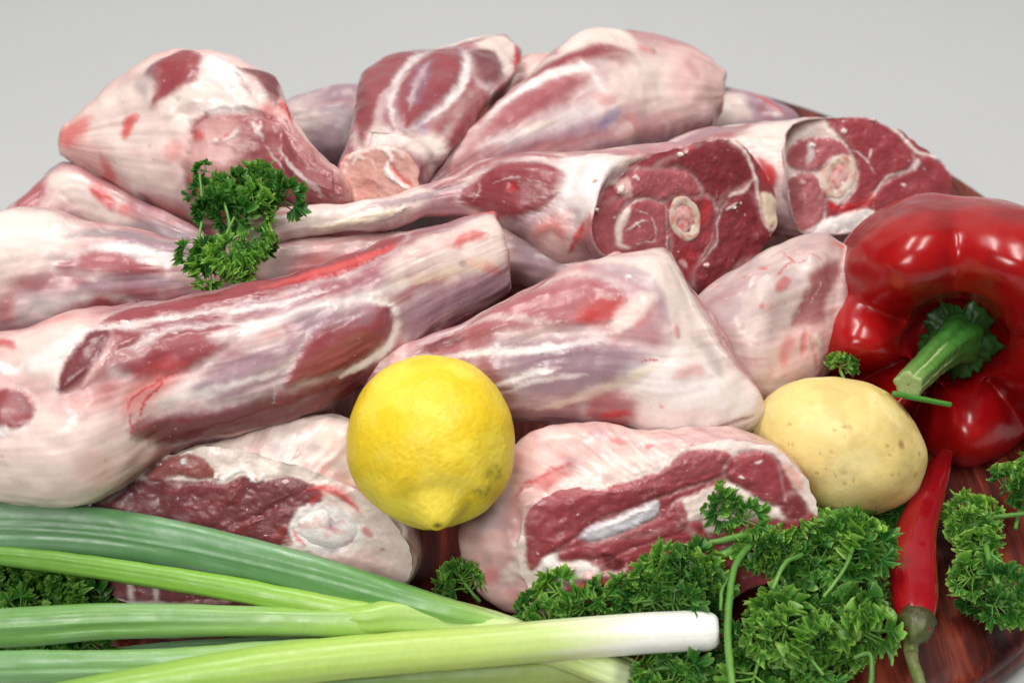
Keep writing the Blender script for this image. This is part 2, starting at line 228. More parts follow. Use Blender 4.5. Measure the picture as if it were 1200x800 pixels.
  ('P', 'mlight', 27.5, 0.8, 0.3, [(345, 4957, 801),(461, 4969, 838),(557, 4961, 812),(570, 4942, 726),(517, 4981, 576),(382, 4964, 629)]),
  ('L', 'blood', 13.8, 19.7, 0.75, 0.1, [(402, 4947, 694),(475, 4944, 712),(546, 4943, 729)]),
  ('L', 'blood', 11.8, 15.7, 0.7, 0.1, [(458, 4954, 646),(537, 4958, 615)]),
  ('L', 'blood', 3.5, 3.9, 0.8, 0, [(532, 5040, 963),(641, 5040, 949),(685, 5044, 942)]),
  ('L', 'red', 9.8, 13.8, 0.3, 0, [(554, 5140, 1080),(630, 5170, 1095)]),
  ('L', 'red', 4.7, 7.9, 0.6, 0, [(677, 4949, 774),(681, 4943, 752)]),
  ('L', 'red', 19.7, 31.5, 0.4, 0.2, [(723, 5008, 877),(835, 5060, 877),(889, 5074, 855)]),
  ('L', 'red', 11.8, 19.7, 0.55, 0.3, [(746, 5187, 1054),(766, 5140, 1002)]),
  ('L', 'grey', 21.6, 47.2, 0.4, 0, [(844, 5179, 980),(911, 5167, 921),(974, 5098, 816)]),
  ('L', 'deep', 7.9, 11.0, 0.6, 0, [(-393, 5139, 941),(-149, 5249, 1051),(78, 5358, 1131),(365, 5517, 1159)]),
  ('L', 'white', 5.9, 8.3, 0.6, 0.2, [(718, 5623, 1142),(797, 5437, 1102),(987, 5195, 883),(1247, 5182, 520)]),
  ('L', 'red', 5.9, 8.3, 0.8, 0, [(1194, 5235, 588),(1254, 5197, 501),(1259, 5144, 497)]),
  ('L', 'mlight', 7.9, 11.0, 0.6, -0.4, [(902, 4965, 612),(1081, 5040, 613),(1224, 5213, 546)]),
  ('L', 'fat', 11.8, 16.5, 0.7, 0.4, [(796, 4946, 566),(989, 5002, 534),(1207, 5103, 542)]),
  ('L', 'white', 3.9, 5.9, 0.5, 0.2, [(120, 5010, 939),(183, 5026, 958)]),
  ('L', 'white', 5.9, 7.9, 0.8, 0.4, [(528, 5360, 1212),(549, 5337, 1205)]),
 ]),
'long': dict(ends=('flat', 'face'), ds=0.00085, base='mauvelight', fbase='muscle', secs=[
  ([-0.1318, 0.5856, 0.108], [-0.121, 0.611, 0.782], [0.173, -0.763, 0.623], [871, 876, 885, 895, 902, 905, 902, 895, 885, 876, 871, 876, 885, 895, 902, 905, 902, 895, 885, 876, 871, 876, 885, 895, 902, 905, 902, 895, 885, 876, 871, 876, 885, 895, 902, 905, 902, 895, 885, 876]),
  ([-0.1221, 0.5921, 0.108], [-0.13, 0.61, 0.781], [0.157, -0.765, 0.624], [814, 818, 827, 837, 843, 846, 843, 837, 827, 818, 814, 818, 827, 837, 843, 846, 843, 837, 827, 818, 814, 818, 827, 837, 843, 846, 843, 837, 827, 818, 814, 818, 827, 837, 843, 846, 843, 837, 827, 818]),
  ([-0.1083, 0.6002, 0.107], [-0.15, 0.609, 0.779], [0.134, -0.768, 0.626], [716, 720, 727, 736, 742, 744, 742, 736, 727, 720, 716, 720, 727, 736, 742, 744, 742, 736, 727, 720, 716, 720, 727, 736, 742, 744, 742, 736, 727, 720, 716, 720, 727, 736, 742, 744, 742, 736, 727, 720]),
  ([-0.0862, 0.6072, 0.105], [-0.069, 0.614, 0.786], [0.112, -0.778, 0.618], [629, 633, 640, 647, 652, 654, 652, 647, 640, 633, 629, 633, 640, 647, 652, 654, 652, 647, 640, 633, 629, 633, 640, 647, 652, 654, 652, 647, 640, 633, 629, 633, 640, 647, 652, 654, 652, 647, 640, 633]),
  ([-0.0652, 0.6151, 0.103], [-0.06, 0.615, 0.787], [0.083, -0.782, 0.617], [723, 727, 735, 743, 749, 752, 749, 743, 735, 727, 723, 727, 735, 743, 749, 752, 749, 743, 735, 727, 723, 727, 735, 743, 749, 752, 749, 743, 735, 727, 723, 727, 735, 743, 749, 752, 749, 743, 735, 727]),
  ([-0.0409, 0.6329, 0.1], [-0.154, 0.608, 0.779], [0.038, -0.784, 0.62], [1018, 1023, 1034, 1046, 1055, 1058, 1055, 1046, 1034, 1023, 1018, 1023, 1034, 1046, 1055, 1058, 1055, 1046, 1034, 1023, 1018, 1023, 1034, 1046, 1055, 1058, 1055, 1046, 1034, 1023, 1018, 1023, 1034, 1046, 1055, 1058, 1055, 1046, 1034, 1023]),
  ([-0.0163, 0.6435, 0.097], [-0.112, 0.612, 0.783], [0.01, -0.787, 0.616], [1619, 1628, 1645, 1664, 1677, 1682, 1677, 1664, 1645, 1628, 1619, 1628, 1645, 1664, 1677, 1682, 1677, 1664, 1645, 1628, 1619, 1628, 1645, 1664, 1677, 1682, 1677, 1664, 1645, 1628, 1619, 1628, 1645, 1664, 1677, 1682, 1677, 1664, 1645, 1628]),
  ([0.0086, 0.6407, 0.094], [0.018, 0.616, 0.788], [-0.01, -0.788, 0.616], [2559, 2573, 2601, 2630, 2652, 2660, 2652, 2630, 2601, 2573, 2559, 2573, 2601, 2630, 2652, 2660, 2652, 2630, 2601, 2573, 2559, 2573, 2601, 2630, 2652, 2660, 2652, 2630, 2601, 2573, 2559, 2573, 2601, 2630, 2652, 2660, 2652, 2630, 2601, 2573]),
  ([0.0322, 0.6377, 0.09], [0.128, 0.611, 0.781], [-0.03, -0.785, 0.618], [3174, 3192, 3226, 3262, 3289, 3299, 3289, 3262, 3226, 3192, 3174, 3192, 3226, 3262, 3289, 3299, 3289, 3262, 3226, 3192, 3174, 3192, 3226, 3262, 3289, 3299, 3289, 3262, 3226, 3192, 3174, 3192, 3226, 3262, 3289, 3299, 3289, 3262, 3226, 3192]),
  ([0.0959, 0.6429, 0.0845], [0.062, 0.527, 0.847], [-0.863, -0.398, 0.311], [3900, 3715, 3623, 3646, 3792, 4068, 4428, 4761, 5110, 5616, 6218, 6684, 6714, 6082, 5047, 4166, 3603, 3240, 3044, 3112, 3515, 4088, 4488, 4549, 4517, 4593, 4783, 5068, 5449, 5844, 6046, 5948, 5641, 5376, 5224, 5101, 4953, 4733, 4463, 4165]),
 ], paint=[
  ('P', 'fat', 26.3, 0.92, 0, [(-1325, 5897, 1158),(-1078, 6040, 1132),(-731, 6147, 1098),(-478, 6297, 1101),(-427, 6226, 1048),(-743, 6047, 1012),(-1081, 5962, 1009),(-1272, 5838, 1008),(-1322, 5815, 1024)]),
  ('L', 'tendon', 15.3, 21.5, 0.8, 0.5, [(-1015, 5952, 1063),(-848, 6010, 1059),(-641, 6088, 1063),(-533, 6157, 1054)]),
  ('L', 'lilac', 13.2, 18.4, 0.75, 0.1, [(-766, 6065, 1096),(-590, 6152, 1093),(-414, 6261, 1080),(-257, 6327, 1091),(-186, 6292, 1043)]),
  ('L', 'grey', 8.8, 12.3, 0.5, 0, [(-785, 6029, 1047),(-585, 6114, 1045),(-288, 6272, 1033)]),
  ('L', 'red', 8.8, 12.3, 0.6, 0, [(-1293, 5843, 1165),(-1165, 5935, 1155),(-1070, 5995, 1142)]),
  ('L', 'red', 8.8, 12.3, 0.4, 0, [(-1301, 5809, 1151),(-1294, 5773, 1064)]),
  ('P', 'muscle', 17.5, 0.8, 0.5, [(-402, 6308, 1102),(-206, 6438, 1131),(25, 6485, 1178),(228, 6433, 1216),(324, 6411, 1224),(25, 6396, 1191),(-201, 6387, 1126),(-359, 6299, 1091)]),
  ('P', 'muscle', 21.9, 0.97, 0.9, [(-270, 6289, 1053),(-136, 6382, 1137),(25, 6385, 1190),(222, 6322, 1213),(285, 6230, 1180),(206, 6162, 1091),(112, 6153, 1033),(-12, 6200, 964),(-198, 6272, 970)]),
  ('L', 'blood', 15.3, 26.3, 0.7, -0.4, [(-19, 6278, 1116),(26, 6250, 1116)]),
  ('L', 'blood', 8.8, 17.5, 0.8, 0, [(266, 6259, 1194),(310, 6264, 1203)]),
  ('L', 'white', 3.9, 6.6, 0.3, 0.2, [(-197, 6354, 1111),(-168, 6307, 1068),(-203, 6277, 1011)]),
  ('L', 'white', 3.9, 6.6, 0.4, 0.3, [(-108, 6315, 1099),(-20, 6301, 1136),(94, 6259, 1157)]),
  ('P', 'white', 39.5, 0.8, 0.5, [(278, 6414, 1222),(479, 6360, 1233),(599, 6368, 1157),(492, 6262, 1097),(405, 6040, 1092),(257, 6086, 993),(202, 6141, 1059),(260, 6212, 1162)]),
  ('L', 'fat', 21.9, 30.7, 0.8, 0.3, [(303, 6427, 1220),(432, 6399, 1229),(547, 6347, 1223),(670, 6427, 1178)]),
  ('L', 'white', 8.8, 8.8, 1, 0.7, [(300, 6383, 1226),(338, 6335, 1226)]),
  ('L', 'grey', 15.3, 21.5, 0.5, 0, [(267, 6126, 1067),(331, 6096, 1075),(337, 6063, 1036)]),
  ('L', 'blood', 5.3, 8.8, 0.8, 0, [(400, 6185, 1183),(432, 6200, 1197)]),
  ('L', 'lilac', 17.5, 24.6, 0.5, 0, [(414, 6090, 1133),(477, 6216, 1168),(580, 6350, 1150)]),
  ('P', 'pink', 26.3, 0.8, 0.3, [(88, 6139, 901),(200, 6127, 1036),(304, 6119, 1081),(321, 6058, 1006),(357, 6046, 840),(181, 6118, 785)]),
  ('L', 'red', 26.3, 36.8, 0.5, 0.2, [(108, 6128, 910),(217, 6102, 997),(265, 6057, 906)]),
  ('L', 'blood', 13.2, 17.5, 0.8, 0.3, [(295, 6051, 854),(344, 6037, 991),(370, 6048, 1056)]),
  ('L', 'red', 19.7, 27.6, 0.5, 0.3, [(327, 6039, 894),(388, 6019, 1043),(473, 6242, 1083)]),
  ('L', 'lilac', 26.3, 36.8, 0.6, 0, [(-71, 6246, 907),(49, 6160, 957),(180, 6148, 1061)]),
  ('L', 'deep', 17.5, 24.6, 0.5, 0, [(-110, 6335, 827),(-9, 6216, 872),(88, 6139, 901)]),
 ], fpaint=[
  ('P', 'deep', 17.5, 0.6, 0.3, [(882, 6544, 1135),(1077, 6681, 1147),(1203, 6727, 1080),(1295, 6727, 973),(1310, 6700, 909),(1197, 6603, 873),(1110, 6515, 819),(1083, 6531, 878),(1008, 6511, 931),(982, 6532, 998),(907, 6520, 1064),(739, 6440, 1119)]),
  ('P', 'deep', 26.3, 0.45, 0.2, [(1147, 6562, 858),(1313, 6649, 817),(1369, 6612, 688),(1489, 6647, 608),(1452, 6576, 527),(1219, 6417, 522),(1044, 6253, 439),(980, 6274, 551),(1089, 6402, 646)]),
  ('P', 'mlight', 17.5, 0.8, 0.8, [(598, 6356, 1138),(715, 6425, 1122),(907, 6520, 1064),(982, 6521, 978),(1002, 6500, 918),(861, 6433, 966),(789, 6378, 954),(670, 6334, 1015),(612, 6300, 1023)]),
  ('P', 'mlight', 17.5, 0.8, 0.7, [(394, 6155, 1024),(542, 6266, 1045),(588, 6288, 1031),(543, 6211, 949),(545, 6124, 794),(396, 6047, 834),(383, 6107, 952)]),
  ('P', 'mlight', 17.5, 0.75, 1.0, [(543, 6195, 920),(566, 6244, 980),(647, 6312, 1003),(741, 6358, 974),(814, 6376, 922),(822, 6319, 811),(818, 6260, 714),(568, 6135, 786),(539, 6149, 844)]),
  ('L', 'white', 2.4, 5.3, 0.65, -0.3, [(544, 6184, 901),(566, 6239, 970),(624, 6292, 996),(682, 6332, 997),(765, 6367, 961),(814, 6376, 922)]),
  ('L', 'white', 2.6, 4.4, 0.6, 0, [(606, 6267, 972),(659, 6290, 951),(719, 6308, 913),(743, 6295, 861),(739, 6250, 789),(685, 6222, 802),(614, 6182, 815)]),
  ('P', 'fat', 8.8, 0.75, 0.3, [(532, 6200, 943),(560, 6236, 972),(601, 6267, 979),(590, 6228, 924),(561, 6182, 876),(568, 6160, 830),(615, 6174, 800),(556, 6146, 819),(533, 6157, 866)]),
  ('L', 'white', 4.4, 5.3, 0.9, 0.4, [(584, 6201, 883),(625, 6235, 894),(648, 6257, 906),(701, 6287, 897)]),
  ('L', 'white', 3.5, 4.4, 0.8, 0.3, [(648, 6257, 906),(660, 6249, 878)]),
  ('L', 'white', 3.1, 6.6, 0.7, 0.2, [(814, 6382, 932),(805, 6344, 876),(816, 6305, 794),(824, 6257, 702)]),
  ('P', 'pink', 13.2, 0.95, 1.2, [(530, 6293, 1106),(587, 6343, 1127),(617, 6330, 1070),(612, 6300, 1023),(565, 6282, 1047)]),
  ('L', 'white', 5.5, 8.8, 0.95, 0.6, [(622, 6363, 1121),(651, 6366, 1093)]),
  ('L', 'blood', 13.2, 26.3, 0.5, -0.3, [(1021, 6511, 917),(1041, 6482, 841),(1012, 6416, 761)]),
  ('L', 'blood', 26.3, 61.4, 0.3, 0, [(891, 6301, 700),(966, 6308, 626),(942, 6262, 574)]),
  ('L', 'blood', 13.2, 17.5, 0.6, 0, [(317, 6009, 860),(394, 6139, 996)]),
  ('L', 'fat', 9.9, 11.0, 0.95, 0.6, [(1064, 6691, 1180),(1164, 6730, 1131),(1255, 6747, 1056),(1309, 6728, 959),(1344, 6688, 848),(1367, 6640, 739),(1389, 6610, 661)]),
  ('L', 'fat', 7.7, 11.0, 0.8, 0.1, [(1317, 6697, 896),(1273, 6647, 859),(1184, 6589, 862),(1159, 6568, 854)]),
  ('L', 'fat', 8.8, 11.0, 0.9, 0.6, [(1389, 6610, 661),(1429, 6615, 622),(1469, 6643, 625),(1493, 6690, 679)]),
  ('P', 'tendon', 13.2, 0.95, 0.6, [(1371, 6683, 809),(1417, 6712, 805),(1484, 6727, 754),(1492, 6707, 710),(1468, 6654, 646),(1422, 6620, 640),(1388, 6627, 692)]),
  ('L', 'white', 2.4, 5.3, 0.6, -0.3, [(1184, 6589, 862),(1135, 6527, 812),(1111, 6481, 759),(1107, 6433, 680),(1046, 6358, 619),(979, 6291, 582)]),
  ('L', 'white', 4.8, 6.6, 0.9, 0.4, [(1154, 6534, 801),(1224, 6588, 814)]),
  ('L', 'white', 2.2, 4.4, 0.4, 0, [(1087, 6452, 737),(1052, 6384, 658),(991, 6309, 598)]),
  ('L', 'white', 2.2, 4.4, 0.35, 0, [(1107, 6588, 950),(1096, 6537, 874)]),
  ('L', 'blood', 11.0, 17.5, 0.5, 0.2, [(906, 6562, 1138),(930, 6585, 1150),(978, 6620, 1156)]),
  ('L', 'pink', 11.0, 13.2, 0.6, 0.4, [(906, 6567, 1148),(942, 6594, 1152)]),
  ('L', 'blood', 21.9, 26.3, 0.8, 0, [(1387, 6767, 936),(1429, 6741, 842)]),
  ('L', 'pink', 8.8, 17.5, 0.7, 0.4, [(892, 6273, 650),(942, 6274, 594)]),
 ], n=[0.501, -0.751, 0.431], bone=[(1001, 6445, 824),(1006, 6432, 795),(1005, 6416, 769),(998, 6399, 747),(985, 6381, 731),(968, 6365, 723),(947, 6351, 722),(924, 6340, 729),(901, 6332, 744),(879, 6330, 765),(860, 6331, 790),(844, 6338, 819),(834, 6348, 848),(829, 6361, 877),(830, 6377, 903),(837, 6394, 925),(850, 6411, 940),(867, 6427, 949),(887, 6441, 950),(910, 6453, 943),(933, 6460, 929),(955, 6463, 908),(975, 6461, 883),(990, 6455, 854)], scraps=[(558, 6296, 1080, 26.3),(631, 6363, 1111, 15.3),(886, 6550, 1140, 13.2),(920, 6571, 1138, 11.4),(1046, 6333, 575, 17.5),(1201, 6564, 799, 15.8),(1242, 6595, 807, 13.2),(395, 6130, 979, 17.5),(426, 6179, 1030, 13.2)]),
'under': dict(ends=('round', 'round'), ds=0.0012, base='pink', fbase=None, secs=[
  ([-0.1342, 0.5866, 0.088], [-0.385, 0.568, 0.727], [0.14, -0.743, 0.655], [1396, 1397, 1389, 1366, 1327, 1280, 1231, 1186, 1150, 1126, 1117, 1126, 1150, 1186, 1231, 1280, 1327, 1366, 1389, 1397, 1396, 1397, 1389, 1366, 1327, 1280, 1231, 1186, 1150, 1126, 1117, 1126, 1150, 1186, 1231, 1280, 1327, 1366, 1389, 1397]),
  ([-0.1099, 0.5893, 0.088], [-0.148, 0.609, 0.779], [0.14, -0.767, 0.626], [1459, 1460, 1452, 1427, 1387, 1338, 1286, 1240, 1202, 1177, 1167, 1177, 1202, 1240, 1286, 1338, 1387, 1427, 1452, 1460, 1459, 1460, 1452, 1427, 1387, 1338, 1286, 1240, 1202, 1177, 1167, 1177, 1202, 1240, 1286, 1338, 1387, 1427, 1452, 1460]),
  ([-0.0809, 0.6004, 0.085], [-0.152, 0.609, 0.779], [0.099, -0.775, 0.625], [1438, 1439, 1431, 1406, 1367, 1318, 1267, 1221, 1184, 1159, 1150, 1159, 1184, 1221, 1267, 1318, 1367, 1406, 1431, 1439, 1438, 1439, 1431, 1406, 1367, 1318, 1267, 1221, 1184, 1159, 1150, 1159, 1184, 1221, 1267, 1318, 1367, 1406, 1431, 1439]),
  ([-0.0488, 0.6104, 0.08], [-0.307, 0.586, 0.75], [0.042, -0.779, 0.626], [1445, 1447, 1438, 1414, 1374, 1325, 1274, 1228, 1191, 1166, 1156, 1166, 1191, 1228, 1274, 1325, 1374, 1414, 1438, 1447, 1445, 1447, 1438, 1414, 1374, 1325, 1274, 1228, 1191, 1166, 1156, 1166, 1191, 1228, 1274, 1325, 1374, 1414, 1438, 1447]),
  ([-0.0135, 0.62, 0.075], [-0.282, 0.591, 0.756], [-0.0, -0.788, 0.616], [1595, 1597, 1588, 1561, 1517, 1462, 1406, 1355, 1314, 1287, 1276, 1287, 1314, 1355, 1406, 1462, 1517, 1561, 1588, 1597, 1595, 1597, 1588, 1561, 1517, 1462, 1406, 1355, 1314, 1287, 1276, 1287, 1314, 1355, 1406, 1462, 1517, 1561, 1588, 1597]),
  ([0.0203, 0.6189, 0.07], [-0.129, 0.611, 0.781], [-0.034, -0.79, 0.612], [1753, 1754, 1744, 1715, 1666, 1607, 1545, 1489, 1444, 1414, 1402, 1414, 1444, 1489, 1545, 1607, 1666, 1715, 1744, 1754, 1753, 1754, 1744, 1715, 1666, 1607, 1545, 1489, 1444, 1414, 1402, 1414, 1444, 1489, 1545, 1607, 1666, 1715, 1744, 1754]),
  ([0.0538, 0.6077, 0.065], [0.0, 0.616, 0.788], [-0.072, -0.786, 0.614], [1792, 1794, 1783, 1753, 1704, 1643, 1580, 1522, 1476, 1445, 1434, 1445, 1476, 1522, 1580, 1643, 1704, 1753, 1783, 1794, 1792, 1794, 1783, 1753, 1704, 1643, 1580, 1522, 1476, 1445, 1434, 1445, 1476, 1522, 1580, 1643, 1704, 1753, 1783, 1794]),
 ], paint=[
  ('P', 'mlight', 44.0, 0.7, 0.2, [(-1126, 5800, 961),(-992, 5909, 1003),(-779, 6035, 981),(-624, 6086, 952),(-619, 5941, 849),(-929, 5816, 857),(-1131, 5751, 855)]),
  ('L', 'red', 26.4, 37.0, 0.4, 0, [(-1116, 5765, 907),(-919, 5870, 944)]),
  ('L', 'white', 22.0, 30.8, 0.3, 0, [(-926, 5904, 978),(-709, 6003, 955)]),
  ('L', 'red', 19.8, 27.7, 0.4, 0, [(-736, 5941, 919),(-658, 5978, 917)]),
  ('P', 'lilac', 35.2, 0.7, 0, [(-2, 6203, 881),(271, 6165, 853),(266, 6036, 737),(47, 6057, 715)]),
 ]),
'right': dict(ends=('round', 'face'), ds=0.001, base='fascia', fbase='muscle', secs=[
  ([0.0514, 0.6903, 0.07], [-0.324, 0.582, 0.745], [-0.089, -0.803, 0.589], [898, 901, 904, 903, 896, 882, 864, 845, 827, 813, 808, 813, 827, 845, 864, 882, 896, 903, 904, 901, 898, 901, 904, 903, 896, 882, 864, 845, 827, 813, 808, 813, 827, 845, 864, 882, 896, 903, 904, 901]),
  ([0.0729, 0.7013, 0.068], [-0.112, 0.612, 0.783], [-0.1, -0.791, 0.604], [1532, 1538, 1544, 1542, 1529, 1506, 1475, 1442, 1411, 1389, 1379, 1389, 1411, 1442, 1475, 1506, 1529, 1542, 1544, 1538, 1532, 1538, 1544, 1542, 1529, 1506, 1475, 1442, 1411, 1389, 1379, 1389, 1411, 1442, 1475, 1506, 1529, 1542, 1544, 1538]),
  ([0.0956, 0.7116, 0.066], [-0.057, 0.615, 0.787], [-0.121, -0.786, 0.606], [2165, 2172, 2181, 2178, 2161, 2127, 2084, 2037, 1994, 1962, 1948, 1962, 1994, 2037, 2084, 2127, 2161, 2178, 2181, 2172, 2165, 2172, 2181, 2178, 2161, 2127, 2084, 2037, 1994, 1962, 1948, 1962, 1994, 2037, 2084, 2127, 2161, 2178, 2181, 2172]),
  ([0.1153, 0.7154, 0.064], [-0.018, 0.616, 0.788], [-0.139, -0.782, 0.608], [2797, 2806, 2817, 2814, 2791, 2749, 2692, 2631, 2576, 2534, 2517, 2534, 2576, 2631, 2692, 2749, 2791, 2814, 2817, 2806, 2797, 2806, 2817, 2814, 2791, 2749, 2692, 2631, 2576, 2534, 2517, 2534, 2576, 2631, 2692, 2749, 2791, 2814, 2817, 2806]),
  ([0.1353, 0.7177, 0.062], [-0.032, 0.615, 0.788], [-0.163, -0.781, 0.603], [3159, 3170, 3182, 3179, 3153, 3105, 3041, 2972, 2909, 2862, 2843, 2862, 2909, 2972, 3041, 3105, 3153, 3179, 3182, 3170, 3159, 3170, 3182, 3179, 3153, 3105, 3041, 2972, 2909, 2862, 2843, 2862, 2909, 2972, 3041, 3105, 3153, 3179, 3182, 3170]),
  ([0.1601, 0.7191, 0.06], [-0.097, 0.613, 0.784], [-0.196, -0.784, 0.589], [3383, 3398, 3424, 3443, 3444, 3424, 3384, 3332, 3277, 3233, 3214, 3233, 3277, 3332, 3384, 3424, 3444, 3443, 3424, 3398, 3383, 3398, 3424, 3443, 3444, 3424, 3384, 3332, 3277, 3233, 3214, 3233, 3277, 3332, 3384, 3424, 3444, 3443, 3424, 3398]),
  ([0.2021, 0.7286, 0.0534], [0.013, 0.569, 0.822], [-0.975, -0.174, 0.136], [3687, 3697, 3764, 3920, 4158, 4500, 4889, 5242, 5525, 5677, 5712, 5680, 5660, 5682, 5601, 5251, 4590, 3883, 3448, 3262, 3189, 3192, 3252, 3369, 3575, 3914, 4376, 4947, 5707, 6439, 6673, 6259, 5493, 4898, 4589, 4322, 4069, 3869, 3735, 3689]),
 ], paint=[
  ('P', 'muscle', 34.0, 0.6, 0.3, [(773, 7051, 844),(1004, 7189, 887),(1234, 7303, 898),(1441, 7331, 904),(1379, 7102, 914),(1125, 7076, 895),(953, 7042, 851)]),
  ('P', 'fat', 38.9, 0.85, 0.4, [(1251, 7086, 904),(1432, 7257, 931),(1675, 7344, 905),(1845, 7440, 862),(1567, 7100, 916),(1516, 6929, 770),(1379, 7026, 867)]),
  ('L', 'lilac', 24.3, 34.0, 0.6, 0, [(892, 7061, 857),(1112, 7175, 915),(1326, 7236, 931)]),
  ('L', 'pink', 19.5, 27.2, 0.5, 0.2, [(1312, 7063, 892),(1502, 7117, 923)]),
  ('P', 'blood', 14.6, 0.85, 0.2, [(1403, 7003, 847),(1449, 6991, 836),(1497, 6940, 781),(1485, 6895, 708),(1433, 6928, 759)]),
  ('L', 'blood', 9.7, 14.6, 0.7, 0.1, [(1402, 7014, 857),(1454, 6944, 781),(1462, 6897, 709)]),
 ], fpaint=[
  ('P', 'fat', 14.6, 0.95, 0.2, [(1501, 7341, 822),(1616, 7394, 854),(1848, 7456, 851),(2026, 7413, 717),(2008, 7378, 673),(1908, 7395, 738),(1694, 7353, 762),(1618, 7281, 688),(1657, 7257, 638),(1813, 7287, 619),(1855, 7191, 462),(1847, 7094, 325),(1664, 6976, 226),(1547, 6996, 302),(1542, 7203, 606)]),
  ('P', 'mlight', 14.6, 0.95, 0.9, [(1618, 7291, 703),(1675, 7344, 757),(1791, 7379, 762),(1928, 7399, 736),(1997, 7386, 690),(1989, 7343, 629),(1852, 7290, 607),(1735, 7257, 606),(1638, 7253, 640)]),
  ('P', 'mlight', 14.6, 0.95, 0.9, [(1591, 7171, 539),(1658, 7231, 600),(1774, 7261, 597),(1834, 7229, 526),(1859, 7170, 431),(1827, 7101, 343),(1721, 7039, 295),(1604, 7033, 333)]),
  ('L', 'muscle', 24.3, 38.9, 0.5, 0.2, [(1640, 7160, 503),(1699, 7119, 420)]),
  ('P', 'fat', 14.6, 0.95, 0, [(1814, 7256, 574),(1890, 7334, 656),(2028, 7366, 648),(2059, 7304, 545),(2031, 7235, 456),(1934, 7185, 422),(1854, 7211, 493)]),
  ('P', 'muscle', 14.6, 0.95, 0.6, [(1858, 7448, 835),(2005, 7490, 838),(2163, 7511, 805),(2324, 7487, 706),(2402, 7444, 612),(2378, 7389, 541),(2209, 7311, 496),(2111, 7219, 400),(1954, 7167, 389),(2051, 7260, 484),(2059, 7325, 575),(2007, 7388, 688)]),
  ('P', 'muscle', 14.6, 0.95, 0.6, [(2427, 7433, 586),(2528, 7458, 582),(2620, 7439, 517),(2694, 7384, 407),(2635, 7329, 352),(2372, 7252, 345),(2213, 7185, 311),(2092, 7204, 387),(2229, 7310, 486),(2408, 7395, 538)]),
  ('L', 'fat', 5.3, 7.3, 0.9, -0.2, [(2422, 7454, 618),(2392, 7391, 539),(2248, 7340, 522),(2209, 7306, 489),(2112, 7217, 397)]),
  ('L', 'white', 8.5, 9.7, 0.9, 0.2, [(2447, 7437, 584),(2418, 7394, 533)]),
  ('L', 'fat', 8.8, 9.7, 0.95, 0.5, [(1731, 7436, 868),(1965, 7489, 852),(2163, 7519, 816),(2324, 7501, 726),(2426, 7462, 628),(2589, 7465, 568),(2704, 7396, 422),(2705, 7370, 383),(2655, 7333, 350)]),
  ('P', 'white', 14.6, 0.95, 0.4, [(1798, 7090, 339),(1935, 7148, 368),(2112, 7203, 377),(2222, 7192, 317),(2054, 7118, 276),(1858, 7065, 278),(1624, 6990, 262)]),
  ('L', 'blood', 17.0, 29.2, 0.7, 0, [(1885, 7170, 420),(1973, 7176, 394),(2092, 7215, 403),(2170, 7272, 455)]),
  ('L', 'blood', 12.2, 19.5, 0.9, 0, [(1894, 7188, 442),(1914, 7170, 409)]),
  ('L', 'white', 3.9, 5.8, 0.8, 0.2, [(2146, 7415, 673),(2127, 7375, 621)]),
  ('L', 'white', 3.4, 5.8, 0.6, 0, [(2007, 7388, 688),(2107, 7371, 623),(2168, 7330, 539)]),
  ('L', 'white', 6.1, 7.3, 0.9, 0.4, [(2339, 7331, 473),(2369, 7330, 459)]),
  ('L', 'white', 4.9, 7.3, 0.9, 0.4, [(2421, 7308, 406),(2441, 7305, 394)]),
  ('L', 'pink', 9.7, 9.7, 0.95, 0.7, [(1951, 7435, 779),(1986, 7436, 767)]),
  ('L', 'blood', 8.5, 9.7, 0.8, 0.3, [(2123, 7508, 816),(2183, 7515, 803)]),
  ('L', 'white', 14.6, 24.3, 0.7, 0.4, [(1752, 7359, 748),(1763, 7319, 686),(1735, 7277, 636)]),
  ('L', 'pink', 9.7, 9.7, 0.9, 0.6, [(1697, 7223, 572),(1717, 7206, 540)]),
  ('L', 'pink', 10.9, 9.7, 0.9, 0.6, [(1601, 7173, 538),(1630, 7174, 527)]),
  ('L', 'white', 2.4, 4.9, 0.6, 0, [(1717, 7196, 524),(1738, 7137, 430)]),
 ], n=[0.221, -0.804, 0.553], bone=[(2033, 7280, 521),(2018, 7259, 496),(1997, 7239, 475),(1973, 7222, 461),(1946, 7209, 452),(1919, 7201, 451),(1894, 7198, 457),(1872, 7201, 470),(1855, 7209, 489),(1844, 7222, 512),(1839, 7239, 539),(1842, 7259, 567),(1851, 7280, 594),(1866, 7301, 618),(1887, 7321, 639),(1911, 7338, 654),(1937, 7351, 662),(1964, 7359, 663),(1989, 7362, 657),(2011, 7359, 645),(2029, 7351, 626),(2040, 7338, 602),(2045, 7321, 576),(2042, 7301, 548)], scraps=[(1965, 7436, 775, 19.5),(2152, 7510, 808, 15.6),(1769, 7349, 727, 21.4),(1806, 7336, 694, 14.6),(1718, 7220, 559, 19.5),(1619, 7169, 525, 19.5),(2355, 7331, 466, 13.6),(2422, 7303, 399, 11.7)]),
'back': dict(ends=('round', 'flat'), ds=0.0011, base='mauvelight', fbase=None, secs=[
  ([-0.0444, 0.664, 0.085], [-0.6, 0.493, 0.63], [-0.014, -0.794, 0.607], [1168, 1169, 1162, 1143, 1110, 1071, 1030, 992, 962, 942, 934, 942, 962, 992, 1030, 1071, 1110, 1143, 1162, 1169, 1168, 1169, 1162, 1143, 1110, 1071, 1030, 992, 962, 942, 934, 942, 962, 992, 1030, 1071, 1110, 1143, 1162, 1169]),
